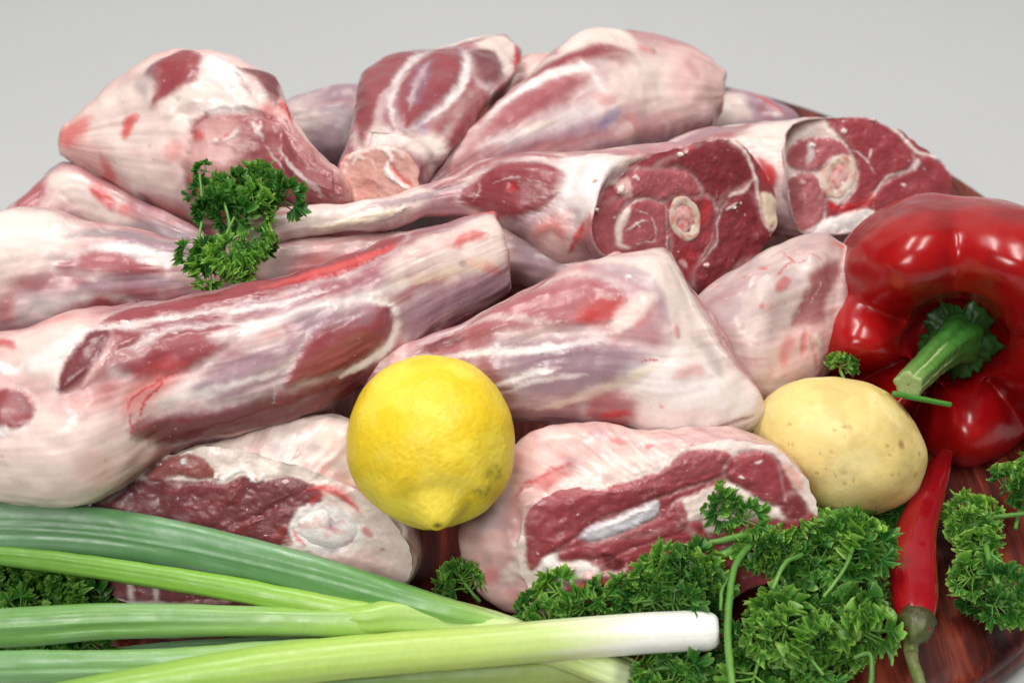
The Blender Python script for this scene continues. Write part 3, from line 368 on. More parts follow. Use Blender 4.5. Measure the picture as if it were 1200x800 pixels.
  ([-0.0164, 0.6964, 0.084], [-0.643, 0.472, 0.604], [-0.05, -0.812, 0.582], [1954, 1956, 1945, 1911, 1858, 1791, 1722, 1660, 1610, 1576, 1563, 1576, 1610, 1660, 1722, 1791, 1858, 1911, 1945, 1956, 1954, 1956, 1945, 1911, 1858, 1791, 1722, 1660, 1610, 1576, 1563, 1576, 1610, 1660, 1722, 1791, 1858, 1911, 1945, 1956]),
  ([0.0118, 0.7312, 0.082], [-0.578, 0.503, 0.643], [-0.077, -0.818, 0.57], [2727, 2729, 2714, 2667, 2592, 2500, 2404, 2316, 2246, 2199, 2181, 2199, 2246, 2316, 2404, 2500, 2592, 2667, 2714, 2729, 2727, 2729, 2714, 2667, 2592, 2500, 2404, 2316, 2246, 2199, 2181, 2199, 2246, 2316, 2404, 2500, 2592, 2667, 2714, 2729]),
  ([0.0408, 0.764, 0.08], [-0.545, 0.516, 0.661], [-0.106, -0.824, 0.556], [3695, 3699, 3678, 3615, 3513, 3388, 3258, 3139, 3044, 2980, 2956, 2980, 3044, 3139, 3258, 3388, 3513, 3615, 3678, 3699, 3695, 3699, 3678, 3615, 3513, 3388, 3258, 3139, 3044, 2980, 2956, 2980, 3044, 3139, 3258, 3388, 3513, 3615, 3678, 3699]),
  ([0.0706, 0.7932, 0.078], [-0.544, 0.517, 0.661], [-0.135, -0.832, 0.539], [4396, 4392, 4340, 4223, 4056, 3867, 3684, 3526, 3404, 3326, 3297, 3326, 3404, 3526, 3684, 3867, 4056, 4223, 4340, 4392, 4396, 4392, 4340, 4223, 4056, 3867, 3684, 3526, 3404, 3326, 3297, 3326, 3404, 3526, 3684, 3867, 4056, 4223, 4340, 4392]),
  ([0.097, 0.8074, 0.075], [-0.498, 0.534, 0.683], [-0.157, -0.83, 0.535], [3789, 3777, 3704, 3562, 3377, 3181, 3003, 2855, 2745, 2677, 2652, 2677, 2745, 2855, 3003, 3181, 3377, 3562, 3704, 3777, 3789, 3777, 3704, 3562, 3377, 3181, 3003, 2855, 2745, 2677, 2652, 2677, 2745, 2855, 3003, 3181, 3377, 3562, 3704, 3777]),
  ([0.1212, 0.8134, 0.07], [-0.298, 0.588, 0.752], [-0.17, -0.808, 0.564], [2733, 2731, 2698, 2625, 2521, 2404, 2290, 2192, 2116, 2068, 2050, 2068, 2116, 2192, 2290, 2404, 2521, 2625, 2698, 2731, 2733, 2731, 2698, 2625, 2521, 2404, 2290, 2192, 2116, 2068, 2050, 2068, 2116, 2192, 2290, 2404, 2521, 2625, 2698, 2731]),
  ([0.1359, 0.8152, 0.066], [0.11, 0.612, 0.783], [-0.127, -0.773, 0.622], [1483, 1484, 1476, 1450, 1410, 1359, 1307, 1259, 1221, 1196, 1186, 1196, 1221, 1259, 1307, 1359, 1410, 1450, 1476, 1484, 1483, 1484, 1476, 1450, 1410, 1359, 1307, 1259, 1221, 1196, 1186, 1196, 1221, 1259, 1307, 1359, 1410, 1450, 1476, 1484]),
 ], paint=[
  ('P', 'muscle', 30.0, 0.95, 0.5, [(72, 7527, 1064),(306, 7739, 1120),(498, 7877, 1121),(707, 7950, 1058),(748, 7838, 997),(557, 7767, 1069),(338, 7659, 1103),(186, 7458, 1070)]),
  ('P', 'fat', 30.0, 0.95, 0.5, [(290, 7804, 1118),(390, 8028, 1107),(577, 8158, 1087),(738, 8098, 1067),(756, 7973, 1043),(535, 7904, 1116),(353, 7765, 1124)]),
  ('L', 'blood', 20.0, 20.0, 0.95, 0.7, [(772, 8001, 1043),(880, 8024, 1006)]),
  ('P', 'mlight', 35.0, 0.9, 0.5, [(-301, 6788, 961),(-42, 7256, 1036),(166, 7458, 1073),(413, 7608, 1063),(443, 7569, 1031),(269, 7374, 1007),(86, 7200, 990),(-139, 6967, 978),(-299, 6758, 947)]),
  ('L', 'white', 20.0, 35.0, 0.85, 0, [(-141, 7159, 1019),(52, 7407, 1061),(307, 7596, 1090),(486, 7681, 1065)]),
  ('P', 'white', 70.0, 0.75, 0.2, [(-139, 6938, 966),(123, 7163, 950),(371, 7383, 959),(559, 7597, 984),(669, 7583, 903),(488, 7390, 884),(197, 7154, 897),(-74, 6937, 933)]),
  ('P', 'lilac', 45.0, 0.85, 0.3, [(-404, 6610, 913),(-114, 6916, 944),(159, 7158, 925),(448, 7370, 898),(566, 7412, 838),(369, 7228, 821),(119, 7047, 869),(-210, 6742, 891),(-424, 6551, 883)]),
  ('L', 'muscle', 27.5, 38.5, 0.7, 0.2, [(-495, 6558, 914),(-267, 6782, 946),(-47, 6992, 947)]),
  ('L', 'mlight', 35.0, 60.0, 0.6, 0.2, [(-206, 6762, 903),(119, 7047, 869),(369, 7228, 821),(621, 7430, 803)]),
  ('P', 'fat', 109.9, 0.9, 0.2, [(507, 7654, 1043),(805, 7995, 1028),(1156, 8126, 921),(1352, 8149, 805),(1364, 8093, 671),(1196, 7856, 656),(857, 7646, 795),(664, 7561, 891),(533, 7535, 961)]),
  ('P', 'pink', 70.0, 0.7, 0, [(1008, 8078, 972),(1364, 8174, 802),(1345, 8075, 534),(1072, 7798, 728),(972, 7848, 859)]),
  ('L', 'mlight', 25.0, 50.0, 0.35, 0, [(1073, 8064, 939),(1165, 7985, 839)]),
  ('L', 'blue', 22.5, 40.0, 0.75, 0, [(499, 7343, 827),(643, 7526, 879)]),
  ('L', 'lilac', 35.0, 60.0, 0.75, 0, [(451, 7273, 785),(710, 7446, 652),(1057, 7727, 601)]),
  ('L', 'deep', 30.0, 50.0, 0.6, 0, [(245, 7093, 733),(498, 7287, 701),(824, 7544, 582)]),
  ('L', 'red', 22.5, 31.5, 0.4, 0, [(468, 7512, 985),(553, 7517, 936),(616, 7573, 933)]),
  ('L', 'tendon', 15.0, 21.0, 0.4, 0, [(27, 7089, 959),(228, 7250, 950)]),
  ('L', 'lilac', 30.0, 42.0, 0.7, 0, [(-230, 6710, 878),(-1, 6899, 850),(202, 7065, 787)]),
 ]),
'knuckle': dict(ends=('face', 'flat'), ds=0.001, base='mauve', fbase='bonepink', secs=[
  ([-0.0705, 0.643, 0.1077], [-0.936, 0.301, -0.181], [-0.0, 0.514, 0.857], [2203, 2133, 2078, 2065, 2025, 1917, 1812, 1760, 1742, 1722, 1693, 1685, 1720, 1804, 1919, 2002, 2035, 2081, 2162, 2219, 2229, 2247, 2251, 2197, 2109, 1972, 1800, 1663, 1583, 1548, 1552, 1591, 1649, 1726, 1846, 2039, 2237, 2303, 2267, 2237]),
  ([-0.0601, 0.6897, 0.106], [-0.941, 0.209, 0.267], [-0.037, -0.847, 0.53], [2782, 2785, 2769, 2722, 2645, 2551, 2453, 2363, 2292, 2244, 2226, 2244, 2292, 2363, 2453, 2551, 2645, 2722, 2769, 2785, 2782, 2785, 2769, 2722, 2645, 2551, 2453, 2363, 2292, 2244, 2226, 2244, 2292, 2363, 2453, 2551, 2645, 2722, 2769, 2785]),
  ([-0.0509, 0.7487, 0.102], [-0.971, 0.146, 0.187], [-0.037, -0.871, 0.49], [3791, 3788, 3743, 3642, 3498, 3335, 3177, 3041, 2936, 2868, 2843, 2868, 2936, 3041, 3177, 3335, 3498, 3642, 3743, 3788, 3791, 3788, 3743, 3642, 3498, 3335, 3177, 3041, 2936, 2868, 2843, 2868, 2936, 3041, 3177, 3335, 3498, 3642, 3743, 3788]),
  ([-0.0342, 0.7828, 0.1], [-0.97, 0.149, 0.191], [-0.042, -0.88, 0.472], [3417, 3414, 3373, 3282, 3152, 3005, 2863, 2740, 2646, 2585, 2562, 2585, 2646, 2740, 2863, 3005, 3152, 3282, 3373, 3414, 3417, 3414, 3373, 3282, 3152, 3005, 2863, 2740, 2646, 2585, 2562, 2585, 2646, 2740, 2863, 3005, 3152, 3282, 3373, 3414]),
  ([-0.013, 0.807, 0.097], [-0.93, 0.226, 0.289], [-0.066, -0.878, 0.473], [2024, 2022, 1998, 1945, 1868, 1781, 1696, 1623, 1568, 1531, 1518, 1531, 1568, 1623, 1696, 1781, 1868, 1945, 1998, 2022, 2024, 2022, 1998, 1945, 1868, 1781, 1696, 1623, 1568, 1531, 1518, 1531, 1568, 1623, 1696, 1781, 1868, 1945, 1998, 2022]),
  ([0.0013, 0.8246, 0.095], [-0.674, 0.455, 0.582], [-0.104, -0.839, 0.535], [840, 838, 821, 790, 749, 705, 666, 633, 609, 594, 588, 594, 609, 633, 666, 705, 749, 790, 821, 838, 840, 838, 821, 790, 749, 705, 666, 633, 609, 594, 588, 594, 609, 633, 666, 705, 749, 790, 821, 838]),
 ], paint=[
  ('P', 'muscle', 24.4, 0.95, 0.6, [(-881, 7259, 1149),(-859, 7555, 1110),(-691, 7794, 1098),(-561, 7698, 1137),(-611, 7366, 1170),(-717, 7033, 1189),(-758, 6706, 1213),(-794, 6554, 1195),(-861, 6899, 1162)]),
  ('L', 'deep', 24.4, 34.1, 0.6, 0, [(-878, 7345, 1147),(-811, 6943, 1194),(-792, 6569, 1202)]),
  ('P', 'lilac', 39.0, 0.6, 0, [(-647, 7006, 1178),(-651, 7381, 1172),(-542, 7654, 1143),(-304, 7955, 1075),(-282, 7479, 1107),(-370, 7206, 1121),(-579, 6769, 1161)]),
  ('P', 'muscle', 24.4, 0.95, 0.9, [(-643, 7046, 1178),(-639, 7352, 1173),(-539, 7623, 1146),(-408, 7922, 1085),(-314, 7886, 1084),(-299, 7522, 1112),(-350, 7268, 1118),(-471, 7018, 1134),(-572, 6807, 1157),(-623, 6897, 1171)]),
  ('P', 'blue', 24.4, 0.55, 0, [(-591, 7034, 1167),(-570, 7308, 1167),(-484, 7601, 1143),(-488, 7316, 1153),(-537, 7045, 1155)]),
  ('L', 'fascia', 14.6, 19.5, 0.75, 0.2, [(-569, 6946, 1157),(-558, 7133, 1165),(-493, 7552, 1147)]),
  ('P', 'deep', 24.4, 0.8, 0.7, [(-253, 7860, 1076),(-121, 8027, 1035),(-50, 7866, 1011),(-72, 7642, 1019),(-164, 7505, 1062),(-240, 7610, 1094)]),
  ('P', 'muscle', 24.4, 0.9, 0.5, [(-280, 7784, 1089),(-243, 7524, 1096),(-316, 7254, 1104),(-459, 6764, 1114),(-392, 6854, 1081),(-210, 7314, 1055),(-104, 7531, 1021),(-210, 7434, 1077)]),
  ('P', 'muscle', 24.4, 0.95, 0.5, [(-412, 6602, 1092),(-361, 6869, 1061),(-256, 7219, 1069),(-120, 7489, 1024),(-211, 7239, 947),(-322, 6904, 972),(-410, 6665, 977)]),
  ('L', 'white', 14.6, 24.4, 0.7, -0.2, [(-281, 7903, 1078),(-272, 7501, 1104),(-362, 7168, 1114),(-524, 6820, 1141)]),
  ('L', 'white', 14.6, 24.4, 0.7, -0.1, [(-505, 7841, 1106),(-621, 7443, 1167),(-679, 7058, 1184),(-618, 6721, 1179)]),
  ('L', 'fascia', 17.1, 24.4, 0.7, 0, [(-726, 6590, 1247),(-717, 7033, 1189),(-582, 7429, 1164)]),
  ('P', 'fat', 39.0, 0.9, 0.3, [(-775, 6539, 1201),(-696, 6803, 1192),(-576, 6712, 1166),(-429, 6825, 1100),(-361, 6780, 1047),(-451, 6489, 1028),(-601, 6482, 1232)]),
  ('L', 'fat', 21.9, 29.2, 0.9, 0.2, [(-852, 7575, 1109),(-660, 7852, 1085),(-365, 8060, 1045),(-87, 8211, 1026),(16, 8235, 968)]),
  ('P', 'fat', 24.4, 0.9, 0.2, [(-227, 8016, 1061),(-87, 8211, 1026),(33, 8225, 952),(10, 7820, 961),(-51, 7736, 1013),(-85, 7959, 1022)]),
  ('L', 'blood', 21.9, 24.4, 0.95, 0.3, [(28, 8227, 957),(44, 8011, 940),(-1, 7780, 957)]),
  ('L', 'red', 17.1, 23.9, 0.5, 0, [(-464, 6486, 1141),(-455, 6488, 1013)]),
  ('L', 'blue', 21.9, 30.7, 0.4, 0, [(-507, 6918, 1138),(-474, 6763, 1122)]),
 ], fpaint=[
  ('L', 'fat', 14.6, 19.5, 0.9, 0.5, [(-907, 6476, 1006),(-867, 6535, 1133),(-726, 6517, 1206),(-597, 6466, 1215),(-561, 6431, 1184)]),
  ('L', 'red', 9.7, 14.6, 0.6, 0.2, [(-912, 6489, 1024),(-867, 6544, 1148),(-763, 6533, 1206)]),
  ('L', 'white', 14.6, 14.6, 0.9, 0.8, [(-682, 6498, 1206),(-634, 6458, 1176),(-651, 6424, 1106),(-571, 6366, 1068),(-523, 6335, 1051)]),
  ('L', 'blood', 7.3, 14.6, 0.7, -0.3, [(-650, 6464, 1172),(-603, 6400, 1102),(-507, 6338, 1067)]),
  ('L', 'white', 7.3, 9.7, 0.6, 0.3, [(-847, 6503, 1095),(-813, 6516, 1141),(-764, 6492, 1137)]),
  ('L', 'deep', 8.5, 14.6, 0.8, 0, [(-556, 6337, 1031),(-499, 6331, 1062)]),
  ('L', 'red', 48.7, 68.2, 0.2, 0, [(-799, 6439, 1023),(-717, 6397, 1012)]),
 ], n=[-0.351, -0.803, 0.482]),
'upleft': dict(ends=('blunt', 'round'), ds=0.001, base='pink', fbase=None, secs=[
  ([-0.2479, 0.6894, 0.104], [0.135, 0.61, 0.781], [0.312, -0.774, 0.551], [1049, 1052, 1056, 1055, 1047, 1031, 1009, 987, 966, 950, 944, 950, 966, 987, 1009, 1031, 1047, 1055, 1056, 1052, 1049, 1052, 1056, 1055, 1047, 1031, 1009, 987, 966, 950, 944, 950, 966, 987, 1009, 1031, 1047, 1055, 1056, 1052]),
  ([-0.2356, 0.6894, 0.104], [0.024, 0.615, 0.788], [0.29, -0.759, 0.584], [1937, 1944, 1951, 1949, 1933, 1904, 1865, 1822, 1784, 1755, 1743, 1755, 1784, 1822, 1865, 1904, 1933, 1949, 1951, 1944, 1937, 1944, 1951, 1949, 1933, 1904, 1865, 1822, 1784, 1755, 1743, 1755, 1784, 1822, 1865, 1904, 1933, 1949, 1951, 1944]),
  ([-0.2131, 0.6922, 0.104], [0.0, 0.616, 0.788], [0.261, -0.761, 0.594], [3457, 3460, 3441, 3382, 3287, 3169, 3048, 2937, 2848, 2788, 2766, 2788, 2848, 2937, 3048, 3169, 3287, 3382, 3441, 3460, 3457, 3460, 3441, 3382, 3287, 3169, 3048, 2937, 2848, 2788, 2766, 2788, 2848, 2937, 3048, 3169, 3287, 3382, 3441, 3460]),
  ([-0.1948, 0.6932, 0.104], [0.011, 0.616, 0.788], [0.241, -0.766, 0.596], [4456, 4460, 4435, 4359, 4236, 4085, 3928, 3785, 3671, 3594, 3565, 3594, 3671, 3785, 3928, 4085, 4236, 4359, 4435, 4460, 4456, 4460, 4435, 4359, 4236, 4085, 3928, 3785, 3671, 3594, 3565, 3594, 3671, 3785, 3928, 4085, 4236, 4359, 4435, 4460]),
  ([-0.1691, 0.6902, 0.103], [0.024, 0.615, 0.788], [0.213, -0.773, 0.597], [4873, 4878, 4850, 4767, 4633, 4468, 4296, 4140, 4014, 3930, 3899, 3930, 4014, 4140, 4296, 4468, 4633, 4767, 4850, 4878, 4873, 4878, 4850, 4767, 4633, 4468, 4296, 4140, 4014, 3930, 3899, 3930, 4014, 4140, 4296, 4468, 4633, 4767, 4850, 4878]),
  ([-0.1415, 0.6831, 0.102], [0.01, 0.616, 0.788], [0.179, -0.776, 0.604], [4489, 4493, 4467, 4391, 4267, 4115, 3957, 3813, 3697, 3620, 3591, 3620, 3697, 3813, 3957, 4115, 4267, 4391, 4467, 4493, 4489, 4493, 4467, 4391, 4267, 4115, 3957, 3813, 3697, 3620, 3591, 3620, 3697, 3813, 3957, 4115, 4267, 4391, 4467, 4493]),
  ([-0.1267, 0.6793, 0.101], [-0.029, 0.615, 0.788], [0.156, -0.775, 0.612], [4008, 4004, 3957, 3850, 3698, 3526, 3359, 3214, 3104, 3032, 3006, 3032, 3104, 3214, 3359, 3526, 3698, 3850, 3957, 4004, 4008, 4004, 3957, 3850, 3698, 3526, 3359, 3214, 3104, 3032, 3006, 3032, 3104, 3214, 3359, 3526, 3698, 3850, 3957, 4004]),
  ([-0.1147, 0.6616, 0.1], [-0.083, 0.614, 0.785], [0.137, -0.773, 0.619], [2773, 2771, 2738, 2664, 2558, 2439, 2324, 2224, 2147, 2098, 2080, 2098, 2147, 2224, 2324, 2439, 2558, 2664, 2738, 2771, 2773, 2771, 2738, 2664, 2558, 2439, 2324, 2224, 2147, 2098, 2080, 2098, 2147, 2224, 2324, 2439, 2558, 2664, 2738, 2771]),
  ([-0.094, 0.6466, 0.098], [-0.159, 0.608, 0.778], [0.104, -0.773, 0.625], [1426, 1428, 1419, 1395, 1356, 1308, 1257, 1212, 1175, 1150, 1141, 1150, 1175, 1212, 1257, 1308, 1356, 1395, 1419, 1428, 1426, 1428, 1419, 1395, 1356, 1308, 1257, 1212, 1175, 1150, 1141, 1150, 1175, 1212, 1257, 1308, 1356, 1395, 1419, 1428]),
 ], paint=[
  ('P', 'fat', 82.1, 0.75, 0, [(-2402, 6910, 1173),(-2081, 6983, 1373),(-1833, 6941, 1469),(-1536, 6770, 1431),(-1266, 6765, 1379),(-1354, 6645, 1339),(-1616, 6609, 1271),(-1776, 6540, 1105),(-1811, 6509, 851),(-2212, 6683, 879),(-2466, 6791, 1003)]),
  ('P', 'muscle', 22.8, 0.98, 0.5, [(-1975, 6942, 1420),(-1871, 7029, 1470),(-1793, 7094, 1475),(-1663, 6989, 1494),(-1664, 6816, 1446),(-1726, 6773, 1409),(-1837, 6746, 1357),(-1930, 6750, 1321),(-1914, 6850, 1407)]),
  ('P', 'grey', 31.9, 0.6, 0, [(-2047, 6936, 1381),(-1954, 6963, 1435),(-1906, 6965, 1455),(-1936, 6836, 1387),(-1955, 6767, 1324),(-2010, 6841, 1354)]),
  ('P', 'white', 31.9, 0.95, 0.5, [(-1645, 7009, 1494),(-1540, 6982, 1485),(-1442, 6822, 1451),(-1456, 6749, 1419),(-1577, 6780, 1434),(-1644, 6832, 1457)]),
  ('L', 'grey', 9.1, 12.8, 0.7, -0.3, [(-1487, 6878, 1471),(-1398, 6752, 1417),(-1356, 6691, 1375)]),
  ('P', 'deep', 22.8, 0.95, 0.4, [(-1472, 6917, 1474),(-1383, 6950, 1447),(-1281, 6988, 1377),(-1233, 6822, 1372),(-1232, 6717, 1340),(-1300, 6735, 1383),(-1368, 6841, 1443)]),
  ('L', 'blood', 16.0, 18.2, 0.95, 0.2, [(-1235, 6748, 1357),(-1182, 6689, 1300),(-1163, 6603, 1259)]),
  ('L', 'red', 41.0, 54.7, 0.75, 0, [(-1336, 6672, 1357),(-1215, 6663, 1301)]),
  ('P', 'muscle', 31.9, 0.92, 1.6, [(-1702, 6639, 1286),(-1573, 6651, 1329),(-1393, 6653, 1347),(-1195, 6635, 1280),(-1017, 6590, 1139),(-883, 6455, 1048),(-856, 6353, 923),(-1066, 6431, 803),(-1487, 6475, 756),(-1704, 6481, 840),(-1738, 6506, 1045),(-1705, 6570, 1193)]),
  ('P', 'pink', 54.7, 0.8, 0.6, [(-1725, 6609, 1240),(-1533, 6615, 1297),(-1433, 6558, 1242),(-1459, 6480, 1113),(-1608, 6483, 1061),(-1731, 6537, 1123)]),
  ('L', 'deep', 11.4, 18.2, 0.8, -0.9, [(-1702, 6615, 1256),(-1594, 6655, 1330),(-1393, 6653, 1347),(-1188, 6644, 1286)]),
  ('L', 'blood', 20.5, 36.5, 0.7, 0, [(-1703, 6604, 1241),(-1618, 6573, 1224)]),
  ('L', 'white', 6.8, 13.7, 0.7, 0.4, [(-1598, 6558, 1207),(-1474, 6555, 1231),(-1433, 6582, 1272)]),
  ('L', 'white', 9.1, 12.8, 0.6, 0.3, [(-1373, 6608, 1304),(-1313, 6548, 1221)]),
  ('L', 'white', 6.8, 13.7, 0.6, 0, [(-1235, 6549, 1182),(-1123, 6438, 1102),(-970, 6356, 1001)]),
  ('L', 'white', 5.5, 9.1, 0.5, 0, [(-1313, 6538, 1208),(-1192, 6476, 1078)]),
  ('L', 'blood', 5.5, 9.1, 0.7, 0, [(-1556, 6549, 1206),(-1473, 6566, 1247)]),
  ('L', 'red', 50.2, 82.1, 0.75, 0, [(-2495, 6825, 1033),(-2395, 6816, 1132),(-2296, 6829, 1211)]),
  ('L', 'red', 22.8, 31.9, 0.9, 0.2, [(-2099, 6693, 1158),(-2050, 6732, 1234),(-2002, 6741, 1272)]),
  ('L', 'red', 31.9, 45.6, 0.75, 0, [(-2226, 6682, 1056),(-2196, 6659, 941),(-2264, 6765, 818)]),
  ('L', 'blood', 5.7, 8.0, 0.6, 0, [(-2229, 6680, 910),(-2242, 6760, 805)]),
  ('L', 'deep', 6.8, 9.6, 0.8, -0.5, [(-1813, 6714, 1335),(-1747, 6744, 1382)]),
  ('L', 'fat', 36.5, 54.7, 0.85, 0.6, [(-1881, 6703, 1297),(-1724, 6740, 1384),(-1597, 6766, 1424),(-1494, 6724, 1402)]),
  ('L', 'white', 27.4, 45.6, 0.6, 0.4, [(-1658, 6682, 1345),(-1512, 6680, 1366),(-1375, 6679, 1368)]),
  ('L', 'red', 59.3, 109.5, 0.35, 0, [(-2430, 6785, 1061),(-2239, 6674, 974),(-2176, 6745, 768)]),
  ('P', 'mlight', 45.6, 0.8, 0.1, [(-2259, 6701, 896),(-2011, 6583, 885),(-1764, 6493, 868),(-1739, 6560, 697),(-1976, 6679, 682),(-2198, 6750, 780)]),
  ('L', 'pinkred', 41.0, 63.9, 0.45, 0, [(-1837, 6604, 1189),(-1776, 6540, 1105)]),
  ('L', 'white', 20.5, 36.5, 0.7, 0.2, [(-2024, 6587, 944),(-2052, 6673, 743)]),
  ('L', 'fat', 41.0, 57.5, 0.7, 0, [(-2276, 6864, 1241),(-2111, 6885, 1329),(-2042, 6903, 1371)]),
 ]),
'left': dict(ends=('round', 'round'), ds=0.001, base='mauvelight', fbase=None, secs=[
  ([-0.2751, 0.5743, 0.085], [-0.04, 0.615, 0.787], [0.36, -0.726, 0.586], [2657, 2664, 2662, 2640, 2593, 2527, 2453, 2380, 2319, 2276, 2259, 2276, 2319, 2380, 2453, 2527, 2593, 2640, 2662, 2664, 2657, 2664, 2662, 2640, 2593, 2527, 2453, 2380, 2319, 2276, 2259, 2276, 2319, 2380, 2453, 2527, 2593, 2640, 2662, 2664]),
  ([-0.2558, 0.5821, 0.086], [-0.032, 0.615, 0.788], [0.336, -0.735, 0.588], [3298, 3306, 3304, 3276, 3218, 3137, 3045, 2955, 2878, 2825, 2804, 2825, 2878, 2955, 3045, 3137, 3218, 3276, 3304, 3306, 3298, 3306, 3304, 3276, 3218, 3137, 3045, 2955, 2878, 2825, 2804, 2825, 2878, 2955, 3045, 3137, 3218, 3276, 3304, 3306]),
  ([-0.2329, 0.5887, 0.086], [-0.066, 0.614, 0.786], [0.304, -0.738, 0.602], [3285, 3293, 3291, 3263, 3205, 3124, 3032, 2943, 2866, 2813, 2792, 2813, 2866, 2943, 3032, 3124, 3205, 3263, 3291, 3293, 3285, 3293, 3291, 3263, 3205, 3124, 3032, 2943, 2866, 2813, 2792, 2813, 2866, 2943, 3032, 3124, 3205, 3263, 3291, 3293]),
  ([-0.2065, 0.5865, 0.086], [-0.084, 0.613, 0.785], [0.271, -0.744, 0.611], [2547, 2553, 2552, 2530, 2486, 2423, 2352, 2282, 2223, 2182, 2165, 2182, 2223, 2282, 2352, 2423, 2486, 2530, 2552, 2553, 2547, 2553, 2552, 2530, 2486, 2423, 2352, 2282, 2223, 2182, 2165, 2182, 2223, 2282, 2352, 2423, 2486, 2530, 2552, 2553]),
  ([-0.1768, 0.5884, 0.086], [-0.109, 0.612, 0.783], [0.231, -0.751, 0.619], [1973, 1978, 1977, 1960, 1926, 1877, 1822, 1768, 1722, 1690, 1677, 1690, 1722, 1768, 1822, 1877, 1926, 1960, 1977, 1978, 1973, 1978, 1977, 1960, 1926, 1877, 1822, 1768, 1722, 1690, 1677, 1690, 1722, 1768, 1822, 1877, 1926, 1960, 1977, 1978]),
  ([-0.1471, 0.5876, 0.086], [-0.107, 0.612, 0.783], [0.194, -0.76, 0.62], [1408, 1411, 1411, 1399, 1374, 1339, 1300, 1261, 1229, 1206, 1197, 1206, 1229, 1261, 1300, 1339, 1374, 1399, 1411, 1411, 1408, 1411, 1411, 1399, 1374, 1339, 1300, 1261, 1229, 1206, 1197, 1206, 1229, 1261, 1300, 1339, 1374, 1399, 1411, 1411]),
  ([-0.1276, 0.5839, 0.086], [-0.11, 0.612, 0.783], [0.169, -0.765, 0.621], [971, 973, 973, 965, 948, 924, 897, 870, 847, 832, 826, 832, 847, 870, 897, 924, 948, 965, 973, 973, 971, 973, 973, 965, 948, 924, 897, 870, 847, 832, 826, 832, 847, 870, 897, 924, 948, 965, 973, 973]),
 ], paint=[
  ('P', 'fat', 59.1, 0.95, 0.3, [(-2643, 5941, 1119),(-2333, 5993, 1173),(-2173, 5861, 1142),(-2134, 5775, 1093),(-2204, 5706, 1046),(-2385, 5632, 1023),(-2579, 5557, 952)]),
  ('P', 'mlight', 25.3, 0.95, 0.5, [(-2221, 5679, 1019),(-2068, 5747, 1055),(-1905, 5777, 1035),(-1726, 5747, 950),(-1892, 5697, 941),(-2060, 5693, 994)]),
  ('L', 'grey', 19.0, 29.5, 0.85, -0.4, [(-2198, 5792, 1120),(-1993, 5880, 1096),(-1798, 5879, 1058),(-1533, 5868, 1007)]),
  ('P', 'lilac', 33.8, 0.85, 0, [(-1943, 5852, 1081),(-1711, 5882, 1042),(-1417, 5829, 971),(-1411, 5793, 939),(-1715, 5805, 1008),(-1907, 5788, 1044)]),
  ('L', 'white', 23.2, 33.8, 0.85, 0.2, [(-2073, 5773, 1076),(-1910, 5800, 1052),(-1756, 5791, 1006),(-1560, 5787, 957)]),
  ('P', 'mlight', 33.8, 0.8, 0.1, [(-2384, 5608, 990),(-2238, 5632, 954),(-2097, 5644, 928),(-1891, 5684, 916),(-1658, 5715, 837),(-1808, 5683, 818),(-2077, 5633, 894),(-2321, 5590, 918)]),
  ('P', 'muscle', 21.1, 0.95, 0.3, [(-2288, 5577, 813),(-2097, 5624, 877),(-1995, 5642, 876),(-1893, 5660, 814),(-2092, 5626, 747)]),
  ('L', 'lilac', 23.2, 32.5, 0.7, 0, [(-2157, 5629, 915),(-1891, 5690, 929),(-1616, 5732, 883)]),
  ('L', 'pink', 21.1, 29.5, 0.8, 0.3, [(-2386, 5561, 897),(-2371, 5552, 834)]),
  ('L', 'red', 29.5, 41.4, 0.35, 0, [(-2444, 5529, 788),(-2448, 5559, 934)]),
  ('P', 'white', 42.2, 0.6, 0.1, [(-2406, 5562, 917),(-2259, 5609, 918),(-2077, 5633, 894),(-2161, 5607, 838),(-2313, 5570, 790),(-2422, 5535, 788)]),
 ]),
'leftback': dict(ends=('round', 'round'), ds=0.0012, base='mauvelight', fbase=None, secs=[
  ([-0.2691, 0.6537, 0.07], [-0.189, 0.605, 0.774], [0.302, -0.714, 0.632], [1239, 1243, 1248, 1247, 1237, 1218, 1193, 1166, 1141, 1123, 1115, 1123, 1141, 1166, 1193, 1218, 1237, 1247, 1248, 1243, 1239, 1243, 1248, 1247, 1237, 1218, 1193, 1166, 1141, 1123, 1115, 1123, 1141, 1166, 1193, 1218, 1237, 1247, 1248, 1243]),
  ([-0.2591, 0.6649, 0.07], [-0.189, 0.605, 0.774], [0.287, -0.72, 0.632], [1879, 1886, 1893, 1891, 1876, 1847, 1809, 1768, 1731, 1703, 1691, 1703, 1731, 1768, 1809, 1847, 1876, 1891, 1893, 1886, 1879, 1886, 1893, 1891, 1876, 1847, 1809, 1768, 1731, 1703, 1691, 1703, 1731, 1768, 1809, 1847, 1876, 1891, 1893, 1886]),
  ([-0.2459, 0.6741, 0.07], [-0.198, 0.603, 0.772], [0.268, -0.725, 0.635], [2412, 2420, 2430, 2427, 2407, 2370, 2322, 2269, 2221, 2185, 2170, 2185, 2221, 2269, 2322, 2370, 2407, 2427, 2430, 2420, 2412, 2420, 2430, 2427, 2407, 2370, 2322, 2269, 2221, 2185, 2170, 2185, 2221, 2269, 2322, 2370, 2407, 2427, 2430, 2420]),
  ([-0.225, 0.6658, 0.07], [-0.124, 0.611, 0.782], [0.26, -0.74, 0.62], [1909, 1916, 1923, 1921, 1906, 1877, 1838, 1796, 1758, 1730, 1718, 1730, 1758, 1796, 1838, 1877, 1906, 1921, 1923, 1916, 1909, 1916, 1923, 1921, 1906, 1877, 1838, 1796, 1758, 1730, 1718, 1730, 1758, 1796, 1838, 1877, 1906, 1921, 1923, 1916]),
